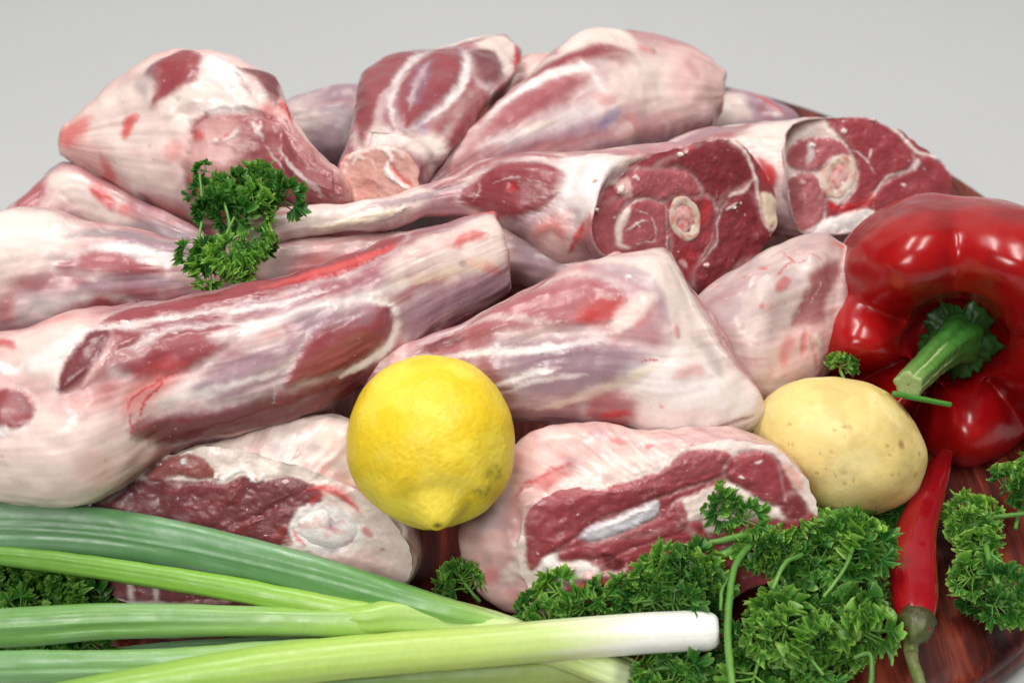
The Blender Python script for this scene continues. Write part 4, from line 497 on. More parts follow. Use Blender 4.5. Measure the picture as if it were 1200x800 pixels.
  ([-0.1958, 0.6499, 0.07], [0.0, 0.616, 0.788], [0.244, -0.764, 0.597], [1235, 1240, 1244, 1243, 1233, 1214, 1189, 1162, 1138, 1119, 1112, 1119, 1138, 1162, 1189, 1214, 1233, 1243, 1244, 1240, 1235, 1240, 1244, 1243, 1233, 1214, 1189, 1162, 1138, 1119, 1112, 1119, 1138, 1162, 1189, 1214, 1233, 1243, 1244, 1240]),
  ([-0.1694, 0.64, 0.068], [0.093, 0.613, 0.785], [0.219, -0.781, 0.584], [743, 745, 748, 747, 741, 730, 715, 699, 684, 673, 668, 673, 684, 699, 715, 730, 741, 747, 748, 745, 743, 745, 748, 747, 741, 730, 715, 699, 684, 673, 668, 673, 684, 699, 715, 730, 741, 747, 748, 745]),
 ], paint=[
  ('P', 'mlight', 27.8, 0.85, 0.2, [(-2698, 6498, 813),(-2582, 6730, 893),(-2502, 6637, 895),(-2555, 6526, 810),(-2377, 6518, 671),(-2109, 6446, 661),(-2396, 6519, 694)]),
  ('P', 'fat', 37.1, 0.8, 0.2, [(-2532, 6657, 902),(-2437, 6705, 932),(-2252, 6598, 867),(-2051, 6453, 769),(-2158, 6478, 740),(-2368, 6553, 795)]),
  ('L', 'blood', 23.2, 32.5, 0.85, 0, [(-2303, 6648, 898),(-2232, 6589, 862),(-2163, 6519, 806)]),
  ('P', 'grey', 37.1, 0.8, 0, [(-2122, 6470, 752),(-1863, 6440, 794),(-1662, 6364, 735),(-1771, 6345, 664),(-2035, 6417, 693)]),
  ('L', 'red', 20.9, 29.2, 0.6, 0, [(-2146, 6521, 815),(-2073, 6495, 813)]),
 ]),
'behind': dict(ends=('round', 'round'), ds=0.0014, base='lilac', fbase=None, secs=[
  ([-0.1468, 0.7707, 0.06], [-0.107, 0.612, 0.783], [0.148, -0.769, 0.621], [1722, 1729, 1735, 1733, 1719, 1693, 1658, 1621, 1586, 1561, 1550, 1561, 1586, 1621, 1658, 1693, 1719, 1733, 1735, 1729, 1722, 1729, 1735, 1733, 1719, 1693, 1658, 1621, 1586, 1561, 1550, 1561, 1586, 1621, 1658, 1693, 1719, 1733, 1735, 1729]),
  ([-0.1297, 0.7755, 0.06], [0.0, 0.616, 0.788], [0.145, -0.78, 0.609], [2276, 2284, 2292, 2290, 2271, 2237, 2191, 2141, 2096, 2062, 2048, 2062, 2096, 2141, 2191, 2237, 2271, 2290, 2292, 2284, 2276, 2284, 2292, 2290, 2271, 2237, 2191, 2141, 2096, 2062, 2048, 2062, 2096, 2141, 2191, 2237, 2271, 2290, 2292, 2284]),
  ([-0.1063, 0.7785, 0.058], [0.0, 0.616, 0.788], [0.119, -0.782, 0.611], [2736, 2746, 2757, 2754, 2731, 2690, 2634, 2575, 2520, 2480, 2463, 2480, 2520, 2575, 2634, 2690, 2731, 2754, 2757, 2746, 2736, 2746, 2757, 2754, 2731, 2690, 2634, 2575, 2520, 2480, 2463, 2480, 2520, 2575, 2634, 2690, 2731, 2754, 2757, 2746]),
  ([-0.0824, 0.7777, 0.056], [0.0, 0.616, 0.788], [0.093, -0.785, 0.613], [2526, 2535, 2544, 2542, 2521, 2482, 2432, 2377, 2326, 2289, 2273, 2289, 2326, 2377, 2432, 2482, 2521, 2542, 2544, 2535, 2526, 2535, 2544, 2542, 2521, 2482, 2432, 2377, 2326, 2289, 2273, 2289, 2326, 2377, 2432, 2482, 2521, 2542, 2544, 2535]),
 ], paint=[
  ('P', 'fat', 73.1, 0.5, 0.2, [(-1430, 7796, 773),(-1200, 7809, 839),(-1165, 7580, 712),(-1331, 7538, 560),(-1422, 7595, 708)]),
  ('L', 'grey', 41.7, 73.1, 0.5, 0, [(-1121, 7695, 823),(-983, 7616, 754),(-1034, 7519, 549)]),
  ('L', 'deep', 36.5, 62.6, 0.25, 0, [(-989, 7762, 844),(-938, 7591, 716)]),
 ]),
'pale': dict(ends=('round', 'round'), ds=0.001, base='palepink', fbase=None, secs=[
  ([0.0961, 0.5767, 0.055], [-0.555, 0.512, 0.656], [-0.094, -0.821, 0.563], [1576, 1581, 1587, 1586, 1573, 1549, 1517, 1483, 1451, 1428, 1418, 1428, 1451, 1483, 1517, 1549, 1573, 1586, 1587, 1581, 1576, 1581, 1587, 1586, 1573, 1549, 1517, 1483, 1451, 1428, 1418, 1428, 1451, 1483, 1517, 1549, 1573, 1586, 1587, 1581]),
  ([0.109, 0.5749, 0.055], [-0.189, 0.605, 0.774], [-0.144, -0.797, 0.587], [2776, 2786, 2797, 2794, 2771, 2728, 2672, 2612, 2557, 2516, 2498, 2516, 2557, 2612, 2672, 2728, 2771, 2794, 2797, 2786, 2776, 2786, 2797, 2794, 2771, 2728, 2672, 2612, 2557, 2516, 2498, 2516, 2557, 2612, 2672, 2728, 2771, 2794, 2797, 2786]),
  ([0.1243, 0.5769, 0.054], [-0.069, 0.614, 0.786], [-0.168, -0.784, 0.598], [3794, 3803, 3801, 3768, 3702, 3608, 3502, 3398, 3310, 3249, 3225, 3249, 3310, 3398, 3502, 3608, 3702, 3768, 3801, 3803, 3794, 3803, 3801, 3768, 3702, 3608, 3502, 3398, 3310, 3249, 3225, 3249, 3310, 3398, 3502, 3608, 3702, 3768, 3801, 3803]),
  ([0.144, 0.5871, 0.052], [0.0, 0.616, 0.788], [-0.191, -0.773, 0.604], [4386, 4390, 4365, 4291, 4170, 4021, 3867, 3726, 3613, 3538, 3509, 3538, 3613, 3726, 3867, 4021, 4170, 4291, 4365, 4390, 4386, 4390, 4365, 4291, 4170, 4021, 3867, 3726, 3613, 3538, 3509, 3538, 3613, 3726, 3867, 4021, 4170, 4291, 4365, 4390]),
  ([0.1603, 0.5956, 0.052], [0.067, 0.614, 0.786], [-0.208, -0.762, 0.613], [4324, 4328, 4303, 4230, 4111, 3964, 3812, 3673, 3562, 3488, 3459, 3488, 3562, 3673, 3812, 3964, 4111, 4230, 4303, 4328, 4324, 4328, 4303, 4230, 4111, 3964, 3812, 3673, 3562, 3488, 3459, 3488, 3562, 3673, 3812, 3964, 4111, 4230, 4303, 4328]),
  ([0.1708, 0.6008, 0.052], [0.128, 0.611, 0.782], [-0.216, -0.752, 0.623], [3513, 3516, 3496, 3436, 3340, 3220, 3097, 2984, 2894, 2833, 2810, 2833, 2894, 2984, 3097, 3220, 3340, 3436, 3496, 3516, 3513, 3516, 3496, 3436, 3340, 3220, 3097, 2984, 2894, 2833, 2810, 2833, 2894, 2984, 3097, 3220, 3340, 3436, 3496, 3516]),
 ], paint=[
  ('P', 'grey', 86.4, 0.25, 0, [(1061, 5766, 843),(1374, 5890, 935),(1509, 5821, 883),(1413, 5629, 744),(1201, 5527, 745),(1029, 5599, 736)]),
  ('L', 'blood', 3.9, 6.1, 0.7, 0, [(1343, 5957, 930),(1431, 5856, 922),(1498, 5889, 924)]),
  ('L', 'blood', 3.2, 5.2, 0.7, 0, [(1300, 5749, 898),(1366, 5823, 918),(1412, 5867, 927)]),
  ('L', 'blood', 3.0, 5.2, 0.6, 0, [(1431, 5856, 922),(1460, 5911, 936),(1563, 5903, 907)]),
  ('L', 'blood', 15.1, 21.6, 0.6, 0.1, [(1297, 5694, 867),(1339, 5734, 879),(1381, 5774, 891)]),
  ('L', 'red', 10.8, 17.3, 0.8, 0, [(1246, 5819, 921),(1264, 5787, 917)]),
  ('L', 'red', 10.8, 17.3, 0.6, 0, [(1217, 5624, 838),(1237, 5617, 828)]),
  ('L', 'red', 8.6, 13.0, 0.6, 0, [(1157, 5783, 895),(1155, 5763, 893)]),
  ('L', 'orange', 10.8, 17.3, 0.8, 0, [(1638, 6050, 909),(1722, 6107, 853)]),
  ('P', 'muscle', 21.6, 0.8, -0.5, [(1509, 5821, 883),(1637, 5940, 868),(1701, 5933, 810),(1580, 5751, 744),(1571, 5687, 659),(1412, 5605, 714),(1434, 5678, 790),(1479, 5743, 834)]),
  ('L', 'blood', 3.5, 4.3, 0.6, 0, [(1455, 5689, 791),(1506, 5804, 872),(1557, 5864, 887)]),
  ('L', 'blood', 3.0, 4.3, 0.6, 0, [(1474, 5687, 777),(1548, 5812, 853)]),
  ('L', 'blood', 3.0, 4.3, 0.6, 0, [(1453, 5663, 761),(1457, 5717, 819),(1502, 5770, 846)]),
  ('L', 'white', 2.6, 4.3, 0.5, 0.2, [(1494, 5699, 776),(1574, 5843, 857)]),
  ('P', 'pink', 34.6, 0.8, 0.5, [(1302, 5492, 635),(1393, 5584, 698),(1594, 5711, 653),(1643, 5726, 323),(1386, 5477, 470)]),
  ('L', 'red', 19.5, 34.6, 0.5, 0, [(1343, 5478, 558),(1357, 5522, 631),(1393, 5573, 682)]),
  ('L', 'red', 13.0, 17.3, 0.6, -0.4, [(1469, 5616, 684),(1450, 5545, 576)]),
  ('L', 'fat', 10.8, 17.3, 0.6, 0.5, [(1508, 5631, 667),(1545, 5613, 558)]),
  ('L', 'red', 8.6, 13.0, 0.5, -0.3, [(1488, 5607, 651),(1529, 5570, 452)]),
 ]),
'backfill': dict(ends=('round', 'round'), ds=0.0016, base='pink', fbase=None, secs=[
  ([-0.0069, 0.8202, 0.06], [-0.091, 0.613, 0.785], [-0.008, -0.788, 0.615], [1520, 1525, 1531, 1529, 1517, 1494, 1463, 1430, 1400, 1377, 1368, 1377, 1400, 1430, 1463, 1494, 1517, 1529, 1531, 1525, 1520, 1525, 1531, 1529, 1517, 1494, 1463, 1430, 1400, 1377, 1368, 1377, 1400, 1430, 1463, 1494, 1517, 1529, 1531, 1525]),
  ([0.0097, 0.83, 0.06], [-0.069, 0.614, 0.786], [-0.023, -0.789, 0.614], [2003, 2010, 2018, 2015, 1999, 1968, 1928, 1884, 1844, 1815, 1802, 1815, 1844, 1884, 1928, 1968, 1999, 2015, 2018, 2010, 2003, 2010, 2018, 2015, 1999, 1968, 1928, 1884, 1844, 1815, 1802, 1815, 1844, 1884, 1928, 1968, 1999, 2015, 2018, 2010]),
  ([0.0292, 0.8312, 0.06], [-0.067, 0.614, 0.786], [-0.043, -0.789, 0.613], [2060, 2067, 2075, 2073, 2056, 2025, 1983, 1938, 1897, 1867, 1854, 1867, 1897, 1938, 1983, 2025, 2056, 2073, 2075, 2067, 2060, 2067, 2075, 2073, 2056, 2025, 1983, 1938, 1897, 1867, 1854, 1867, 1897, 1938, 1983, 2025, 2056, 2073, 2075, 2067]),
  ([0.0497, 0.823, 0.06], [0.0, 0.616, 0.788], [-0.054, -0.787, 0.615], [1655, 1661, 1667, 1666, 1652, 1627, 1593, 1557, 1524, 1500, 1490, 1500, 1524, 1557, 1593, 1627, 1652, 1666, 1667, 1661, 1655, 1661, 1667, 1666, 1652, 1627, 1593, 1557, 1524, 1500, 1490, 1500, 1524, 1557, 1593, 1627, 1652, 1666, 1667, 1661]),
 ], paint=[
  ('L', 'mlight', 38.2, 65.5, 0.4, 0, [(-2, 8235, 774),(113, 8130, 665)]),
 ]),
'tail': dict(ends=('round', 'round'), ds=0.0014, base='lilac', fbase=None, secs=[
  ([0.1312, 0.8408, 0.032], [-0.232, 0.599, 0.767], [-0.164, -0.801, 0.576], [1231, 1236, 1241, 1239, 1229, 1210, 1185, 1159, 1134, 1116, 1108, 1116, 1134, 1159, 1185, 1210, 1229, 1239, 1241, 1236, 1231, 1236, 1241, 1239, 1229, 1210, 1185, 1159, 1134, 1116, 1108, 1116, 1134, 1159, 1185, 1210, 1229, 1239, 1241, 1236]),
  ([0.1485, 0.849, 0.032], [-0.124, 0.611, 0.782], [-0.17, -0.789, 0.59], [1621, 1626, 1633, 1631, 1618, 1593, 1560, 1525, 1493, 1469, 1458, 1469, 1493, 1525, 1560, 1593, 1618, 1631, 1633, 1626, 1621, 1626, 1633, 1631, 1618, 1593, 1560, 1525, 1493, 1469, 1458, 1469, 1493, 1525, 1560, 1593, 1618, 1631, 1633, 1626]),
  ([0.1673, 0.8491, 0.03], [-0.04, 0.615, 0.787], [-0.178, -0.78, 0.6], [1439, 1444, 1450, 1448, 1436, 1414, 1385, 1354, 1325, 1304, 1295, 1304, 1325, 1354, 1385, 1414, 1436, 1448, 1450, 1444, 1439, 1444, 1450, 1448, 1436, 1414, 1385, 1354, 1325, 1304, 1295, 1304, 1325, 1354, 1385, 1414, 1436, 1448, 1450, 1444]),
  ([0.1863, 0.8434, 0.028], [0.0, 0.616, 0.788], [-0.191, -0.773, 0.604], [860, 863, 866, 865, 858, 845, 828, 809, 792, 779, 774, 779, 792, 809, 828, 845, 858, 865, 866, 863, 860, 863, 866, 865, 858, 845, 828, 809, 792, 779, 774, 779, 792, 809, 828, 845, 858, 865, 866, 863]),
 ], paint=[
  ('P', 'fat', 34.1, 0.85, 0.3, [(1362, 8405, 448),(1446, 8480, 477),(1542, 8449, 453),(1595, 8377, 373),(1489, 8339, 330),(1361, 8322, 364)]),
  ('L', 'red', 14.2, 19.9, 0.7, 0.2, [(1471, 8508, 478),(1595, 8512, 458),(1733, 8420, 392),(1825, 8384, 342)]),
  ('L', 'mlight', 34.1, 47.8, 0.5, 0, [(1615, 8416, 413),(1733, 8376, 345)]),
  ('L', 'fat', 11.4, 15.9, 0.8, 0.2, [(1733, 8386, 358),(1802, 8387, 349)]),
 ]),
'gapleft': dict(ends=('round', 'round'), ds=0.0018, base='mlight', fbase=None, secs=[
  ([-0.2293, 0.6604, 0.045], [-0.083, 0.614, 0.785], [0.269, -0.745, 0.61], [1446, 1451, 1457, 1455, 1443, 1421, 1392, 1361, 1332, 1310, 1301, 1310, 1332, 1361, 1392, 1421, 1443, 1455, 1457, 1451, 1446, 1451, 1457, 1455, 1443, 1421, 1392, 1361, 1332, 1310, 1301, 1310, 1332, 1361, 1392, 1421, 1443, 1455, 1457, 1451]),
  ([-0.1917, 0.666, 0.047], [-0.062, 0.614, 0.786], [0.227, -0.759, 0.611], [1933, 1940, 1947, 1945, 1929, 1899, 1861, 1818, 1780, 1751, 1739, 1751, 1780, 1818, 1861, 1899, 1929, 1945, 1947, 1940, 1933, 1940, 1947, 1945, 1929, 1899, 1861, 1818, 1780, 1751, 1739, 1751, 1780, 1818, 1861, 1899, 1929, 1945, 1947, 1940]),
  ([-0.1531, 0.6666, 0.048], [-0.059, 0.615, 0.787], [0.183, -0.768, 0.614], [2053, 2060, 2068, 2066, 2049, 2018, 1976, 1931, 1891, 1860, 1847, 1860, 1891, 1931, 1976, 2018, 2049, 2066, 2068, 2060, 2053, 2060, 2068, 2066, 2049, 2018, 1976, 1931, 1891, 1860, 1847, 1860, 1891, 1931, 1976, 2018, 2049, 2066, 2068, 2060]),
  ([-0.1157, 0.6761, 0.046], [-0.062, 0.614, 0.786], [0.136, -0.775, 0.617], [1953, 1960, 1968, 1966, 1950, 1920, 1880, 1838, 1799, 1770, 1758, 1770, 1799, 1838, 1880, 1920, 1950, 1966, 1968, 1960, 1953, 1960, 1968, 1966, 1950, 1920, 1880, 1838, 1799, 1770, 1758, 1770, 1799, 1838, 1880, 1920, 1950, 1966, 1968, 1960]),
  ([-0.0822, 0.682, 0.045], [-0.071, 0.614, 0.786], [0.094, -0.78, 0.618], [1721, 1727, 1734, 1732, 1718, 1692, 1657, 1619, 1585, 1560, 1549, 1560, 1585, 1619, 1657, 1692, 1718, 1732, 1734, 1727, 1721, 1727, 1734, 1732, 1718, 1692, 1657, 1619, 1585, 1560, 1549, 1560, 1585, 1619, 1657, 1692, 1718, 1732, 1734, 1727]),
 ], paint=[
 ]),
'gapmid': dict(ends=('round', 'round'), ds=0.0018, base='mlight', fbase=None, secs=[
  ([-0.0587, 0.6346, 0.04], [-0.124, 0.611, 0.782], [0.069, -0.781, 0.621], [1894, 1901, 1909, 1907, 1891, 1862, 1824, 1783, 1745, 1717, 1705, 1717, 1745, 1783, 1824, 1862, 1891, 1907, 1909, 1901, 1894, 1901, 1909, 1907, 1891, 1862, 1824, 1783, 1745, 1717, 1705, 1717, 1745, 1783, 1824, 1862, 1891, 1907, 1909, 1901]),
  ([-0.0177, 0.6378, 0.042], [-0.053, 0.615, 0.787], [0.02, -0.787, 0.616], [2239, 2247, 2256, 2253, 2235, 2201, 2156, 2107, 2062, 2029, 2015, 2029, 2062, 2107, 2156, 2201, 2235, 2253, 2256, 2247, 2239, 2247, 2256, 2253, 2235, 2201, 2156, 2107, 2062, 2029, 2015, 2029, 2062, 2107, 2156, 2201, 2235, 2253, 2256, 2247]),
  ([0.0248, 0.6419, 0.042], [-0.053, 0.615, 0.787], [-0.034, -0.789, 0.614], [2248, 2256, 2265, 2263, 2244, 2210, 2164, 2115, 2071, 2037, 2023, 2037, 2071, 2115, 2164, 2210, 2244, 2263, 2265, 2256, 2248, 2256, 2265, 2263, 2244, 2210, 2164, 2115, 2071, 2037, 2023, 2037, 2071, 2115, 2164, 2210, 2244, 2263, 2265, 2256]),
  ([0.0676, 0.6447, 0.04], [-0.059, 0.615, 0.787], [-0.087, -0.788, 0.609], [2021, 2028, 2036, 2034, 2017, 1986, 1946, 1902, 1861, 1832, 1819, 1832, 1861, 1902, 1946, 1986, 2017, 2034, 2036, 2028, 2021, 2028, 2036, 2034, 2017, 1986, 1946, 1902, 1861, 1832, 1819, 1832, 1861, 1902, 1946, 1986, 2017, 2034, 2036, 2028]),
  ([0.0964, 0.6454, 0.038], [-0.071, 0.614, 0.786], [-0.123, -0.787, 0.604], [1670, 1676, 1682, 1680, 1667, 1641, 1607, 1571, 1538, 1513, 1503, 1513, 1538, 1571, 1607, 1641, 1667, 1680, 1682, 1676, 1670, 1676, 1682, 1680, 1667, 1641, 1607, 1571, 1538, 1513, 1503, 1513, 1538, 1571, 1607, 1641, 1667, 1680, 1682, 1676]),
 ], paint=[
 ]),
'chunkleft': dict(ends=('face', 'round'), ds=0.00085, base='fat', fbase='fat', secs=[
  ([-0.1201, 0.4451, 0.0388], [-0.002, 0.541, 0.841], [1.0, -0.016, 0.012], [4088, 3994, 3968, 4032, 4203, 4506, 4932, 5447, 6045, 6749, 7411, 7625, 7291, 6572, 5647, 4857, 4349, 4031, 3848, 3738, 3651, 3615, 3667, 3818, 4090, 4528, 5197, 6065, 6869, 7285, 7275, 6999, 6533, 5974, 5472, 5093, 4848, 4681, 4481, 4254]),
  ([-0.1163, 0.4556, 0.0352], [-0.002, 0.541, 0.841], [1.0, -0.016, 0.012], [4447, 4628, 4933, 5363, 5847, 6207, 6386, 6516, 6701, 7016, 7403, 7605, 7421, 6890, 6185, 5457, 4881, 4518, 4307, 4217, 4199, 4210, 4286, 4475, 4810, 5343, 6135, 7077, 7821, 8065, 7850, 7369, 6691, 5987, 5418, 4997, 4720, 4538, 4415, 4377]),
  ([-0.1137, 0.4733, 0.0266], [-0.002, 0.541, 0.841], [1.0, -0.016, 0.012], [4252, 4459, 4783, 5267, 5828, 6243, 6414, 6431, 6475, 6647, 6845, 6945, 6849, 6417, 5798, 5257, 4786, 4378, 4097, 3943, 3896, 3948, 4107, 4387, 4773, 5266, 5992, 6867, 7592, 7865, 7521, 6827, 6072, 5405, 4916, 4554, 4296, 4153, 4112, 4145]),
  ([-0.1111, 0.4855, 0.027], [-0.002, 0.541, 0.841], [1.0, -0.016, 0.012], [3008, 3133, 3335, 3616, 4009, 4415, 4727, 4962, 5085, 5141, 5155, 5078, 4912, 4553, 4051, 3639, 3357, 3126, 2941, 2830, 2796, 2833, 2947, 3148, 3436, 3831, 4431, 5122, 5674, 5892, 5554, 4929, 4371, 3880, 3505, 3272, 3144, 3066, 2997, 2966]),
 ], paint=[
  ('L', 'blood', 3.1, 4.6, 0.7, -0.2, [(-920, 5028, 545),(-924, 4709, 720),(-952, 4671, 700),(-1009, 4641, 690)]),
  ('L', 'deep', 2.7, 3.9, 0.5, 0, [(-943, 4711, 722),(-988, 4647, 690)]),
  ('L', 'red', 19.3, 38.6, 0.4, 0, [(-912, 4624, 667),(-789, 4608, 637),(-670, 4561, 578)]),
  ('L', 'grey', 27.0, 54.1, 0.25, 0, [(-1194, 4697, 732),(-1036, 4717, 729),(-864, 4700, 709)]),
  ('L', 'pink', 27.0, 54.1, 0.5, 0, [(-1359, 4980, 455),(-1112, 4659, 715),(-979, 4635, 683)]),
  ('L', 'blood', 9.7, 15.5, 0.5, 0, [(-939, 4639, 679),(-904, 4633, 671)]),
  ('L', 'deep', 2.3, 3.9, 0.4, 0, [(-1459, 4956, 413),(-1420, 4990, 429),(-1250, 4678, 739)]),
 ], fpaint=[
  ('P', 'deep', 11.6, 0.97, 0.3, [(-1870, 4554, 524),(-1798, 4561, 537),(-1652, 4614, 624),(-1481, 4607, 621),(-1352, 4609, 628),(-1281, 4597, 611),(-1194, 4615, 643),(-1095, 4602, 626),(-995, 4612, 646),(-881, 4591, 617),(-839, 4559, 569),(-912, 4517, 501),(-999, 4471, 427),(-1058, 4401, 316),(-1146, 4324, 192),(-1003, 4290, 145),(-1291, 4294, 140),(-1579, 4310, 154),(-1752, 4316, 158),(-1867, 4326, 168),(-1951, 4375, 241),(-1931, 4485, 413)]),
  ('P', 'redbrown', 11.6, 0.95, 0.6, [(-1630, 4621, 637),(-1564, 4655, 692),(-1464, 4672, 721),(-1364, 4660, 707),(-1309, 4616, 641),(-1366, 4610, 628),(-1480, 4619, 639),(-1566, 4609, 619)]),
  ('L', 'deep', 9.7, 19.3, 0.5, -0.4, [(-1285, 4483, 435),(-1198, 4506, 473),(-1083, 4527, 511),(-939, 4572, 586)]),
  ('L', 'muscle', 11.6, 23.2, 0.35, 0.2, [(-1568, 4581, 577),(-1367, 4586, 592),(-1138, 4591, 607)]),
  ('L', 'muscle', 9.7, 19.3, 0.3, 0.1, [(-1541, 4534, 504),(-1368, 4547, 531),(-1196, 4552, 546)]),
  ('L', 'redbrown', 9.7, 19.3, 0.5, 0.3, [(-1256, 4475, 423),(-1112, 4512, 486)]),
  ('L', 'fat', 9.7, 11.6, 0.95, 1.2, [(-1899, 4555, 523),(-1811, 4585, 573),(-1709, 4615, 623),(-1637, 4637, 661)]),
  ('L', 'pink', 5.0, 7.7, 0.8, 0.5, [(-1856, 4550, 518),(-1783, 4573, 556),(-1739, 4592, 587)]),
  ('L', 'white', 9.7, 11.6, 0.9, 0.6, [(-1294, 4632, 666),(-1280, 4604, 623),(-1252, 4616, 642),(-1194, 4630, 667),(-1138, 4602, 625),(-1094, 4621, 656)]),
  ('L', 'pink', 7.7, 11.6, 0.8, 0.4, [(-1479, 4654, 693),(-1436, 4661, 706)]),
  ('L', 'white', 4.8, 5.8, 0.8, 0.4, [(-1579, 4648, 680),(-1565, 4650, 684)]),
  ('L', 'white', 5.8, 7.7, 0.8, 0.3, [(-1016, 4600, 627),(-995, 4596, 621)]),
  ('P', 'redbrown', 11.6, 0.8, 0.2, [(-1070, 4464, 414),(-998, 4495, 463),(-978, 4447, 390),(-1057, 4445, 383)]),
  ('P', 'white', 11.6, 0.97, 0, [(-998, 4479, 439),(-940, 4533, 525),(-840, 4539, 539),(-726, 4514, 504),(-656, 4466, 432),(-699, 4420, 358),(-785, 4413, 344),(-914, 4431, 367),(-970, 4455, 403)]),
  ('P', 'palelilac', 11.6, 0.9, 0, [(-842, 4446, 392),(-813, 4476, 442),(-770, 4468, 430),(-763, 4429, 369),(-814, 4422, 356)]),
  ('L', 'grey', 7.7, 15.5, 0.35, -0.5, [(-912, 4494, 465),(-855, 4501, 478),(-827, 4477, 441)]),
  ('L', 'red', 7.7, 11.6, 0.7, 0, [(-970, 4487, 452),(-956, 4463, 415),(-914, 4439, 379)]),
  ('L', 'blood', 9.7, 15.5, 0.85, 0.2, [(-925, 4572, 586),(-839, 4582, 605),(-768, 4562, 576),(-711, 4538, 540),(-669, 4510, 499)]),
  ('L', 'blood', 11.6, 15.5, 0.8, 0, [(-670, 4482, 456),(-620, 4454, 414)]),
  ('L', 'blood', 5.8, 11.6, 0.8, 0, [(-585, 4430, 378),(-571, 4422, 366)]),
  ('L', 'red', 13.5, 23.2, 0.45, 0, [(-882, 4556, 562),(-768, 4577, 600),(-683, 4522, 517)]),
  ('L', 'blood', 5.8, 7.7, 0.6, 0, [(-896, 4564, 574),(-882, 4540, 538),(-853, 4571, 587)]),
  ('P', 'pink', 46.4, 0.6, 0.2, [(-857, 4414, 343),(-642, 4427, 371),(-486, 4346, 251),(-515, 4315, 202),(-715, 4334, 223),(-858, 4375, 282)]),
  ('L', 'fat', 9.7, 15.5, 0.9, 0.5, [(-1707, 4363, 232),(-1702, 4312, 152)]),
  ('L', 'fat', 7.7, 11.6, 0.9, 0.5, [(-1591, 4362, 234),(-1594, 4306, 148)]),
  ('L', 'pink', 5.8, 11.6, 0.8, 0.4, [(-1951, 4375, 241),(-1866, 4350, 205),(-1795, 4317, 157)]),
  ('L', 'pink', 5.8, 11.6, 0.6, 0.3, [(-1550, 4306, 149),(-1363, 4307, 158),(-1204, 4309, 166)]),
 ], n=[-0.02, -0.841, 0.541], knob=[[-0.082, 0.4498, 0.0437], [0.0167, -0.0019, -0.0024], [-0.0024, -0.0056, -0.0088]], scraps=[(-1309, 4615, 639, 19.3),(-1134, 4604, 628, 15.5),(-1456, 4652, 692, 15.5),(-1559, 4648, 680, 9.3),(-1001, 4598, 624, 10.0)]),
'chunkmid': dict(ends=('face', 'round'), ds=0.00085, base='pink', fbase='muscle', secs=[
  ([0.07, 0.446, 0.0441], [0.002, 0.541, 0.841], [1.0, 0.016, -0.012], [3411, 3702, 4086, 4577, 5125, 5656, 6074, 6334, 6497, 6580, 6525, 6205, 5565, 4920, 4438, 4023, 3711, 3528, 3445, 3451, 3520, 3620, 3777, 4047, 4471, 5096, 5879, 6549, 6838, 6812, 6674, 6367, 5653, 4625, 3779, 3333, 3119, 3034, 3066, 3195]),
  ([0.0581, 0.4556, 0.0396], [0.002, 0.541, 0.841], [1.0, 0.016, -0.012], [4178, 4211, 4360, 4655, 5128, 5803, 6568, 7204, 7618, 7822, 7847, 7598, 6997, 6248, 5566, 5018, 4638, 4417, 4292, 4213, 4196, 4279, 4480, 4814, 5310, 6068, 6981, 7601, 7761, 7649, 7342, 6932, 6594, 6364, 6134, 5759, 5241, 4764, 4439, 4252]),
  ([0.0562, 0.4712, 0.0313], [0.002, 0.541, 0.841], [1.0, 0.016, -0.012], [4007, 4038, 4177, 4440, 4869, 5505, 6320, 7101, 7586, 7837, 7889, 7609, 7064, 6418, 5804, 5220, 4683, 4298, 4067, 3955, 3946, 4039, 4228, 4499, 4885, 5478, 6328, 7266, 7937, 8035, 7613, 7072, 6672, 6381, 6046, 5549, 4993, 4544, 4246, 4075]),
  ([0.0585, 0.4839, 0.0286], [0.002, 0.541, 0.841], [1.0, 0.016, -0.012], [2768, 2803, 2913, 3109, 3404, 3837, 4405, 4948, 5328, 5563, 5697, 5627, 5304, 4823, 4210, 3625, 3227, 2977, 2830, 2763, 2755, 2783, 2852, 2993, 3234, 3619, 4198, 4889, 5573, 5979, 5865, 5478, 5046, 4599, 4118, 3638, 3281, 3053, 2902, 2804]),
 ], paint=[
  ('L', 'blood', 6.5, 9.6, 0.85, 0.2, [(50, 4902, 356),(107, 4939, 413),(183, 4994, 449),(287, 4761, 753)]),
  ('L', 'blood', 6.1, 11.5, 0.8, 0.2, [(15, 4567, 551),(95, 4607, 610),(162, 4630, 642),(284, 4661, 687)]),
  ('L', 'red', 19.2, 26.9, 0.6, 0, [(73, 4599, 597),(185, 4603, 628),(278, 4622, 654)]),
  ('L', 'red', 13.4, 23.0, 0.6, 0, [(397, 5074, 477),(450, 4740, 746),(551, 4720, 741)]),
  ('L', 'blood', 5.8, 9.6, 0.8, 0.2, [(587, 4698, 734),(628, 4704, 740)]),
  ('L', 'blood', 3.8, 5.8, 0.8, 0.1, [(671, 4643, 719),(701, 4644, 728)]),
  ('L', 'red', 5.8, 11.5, 0.5, 0, [(503, 4625, 677),(585, 4642, 700)]),
  ('P', 'fat', 30.7, 0.8, 0.3, [(202, 4579, 617),(371, 4640, 678),(584, 4671, 718),(741, 4654, 742),(583, 4618, 683),(377, 4574, 631),(209, 4556, 609)]),
  ('L', 'palelilac', 30.7, 53.8, 0.6, 0, [(-171, 4517, 356),(-106, 4530, 441),(-11, 4620, 577)]),
  ('L', 'red', 26.9, 46.1, 0.5, 0, [(-126, 4410, 254),(-79, 4369, 219)]),
  ('L', 'grey', 23.0, 32.3, 0.4, 0, [(-132, 4440, 302),(-100, 4413, 287)]),
  ('L', 'fat', 26.9, 37.6, 0.7, 0.2, [(-45, 4359, 229),(25, 4370, 319),(26, 4408, 386)]),
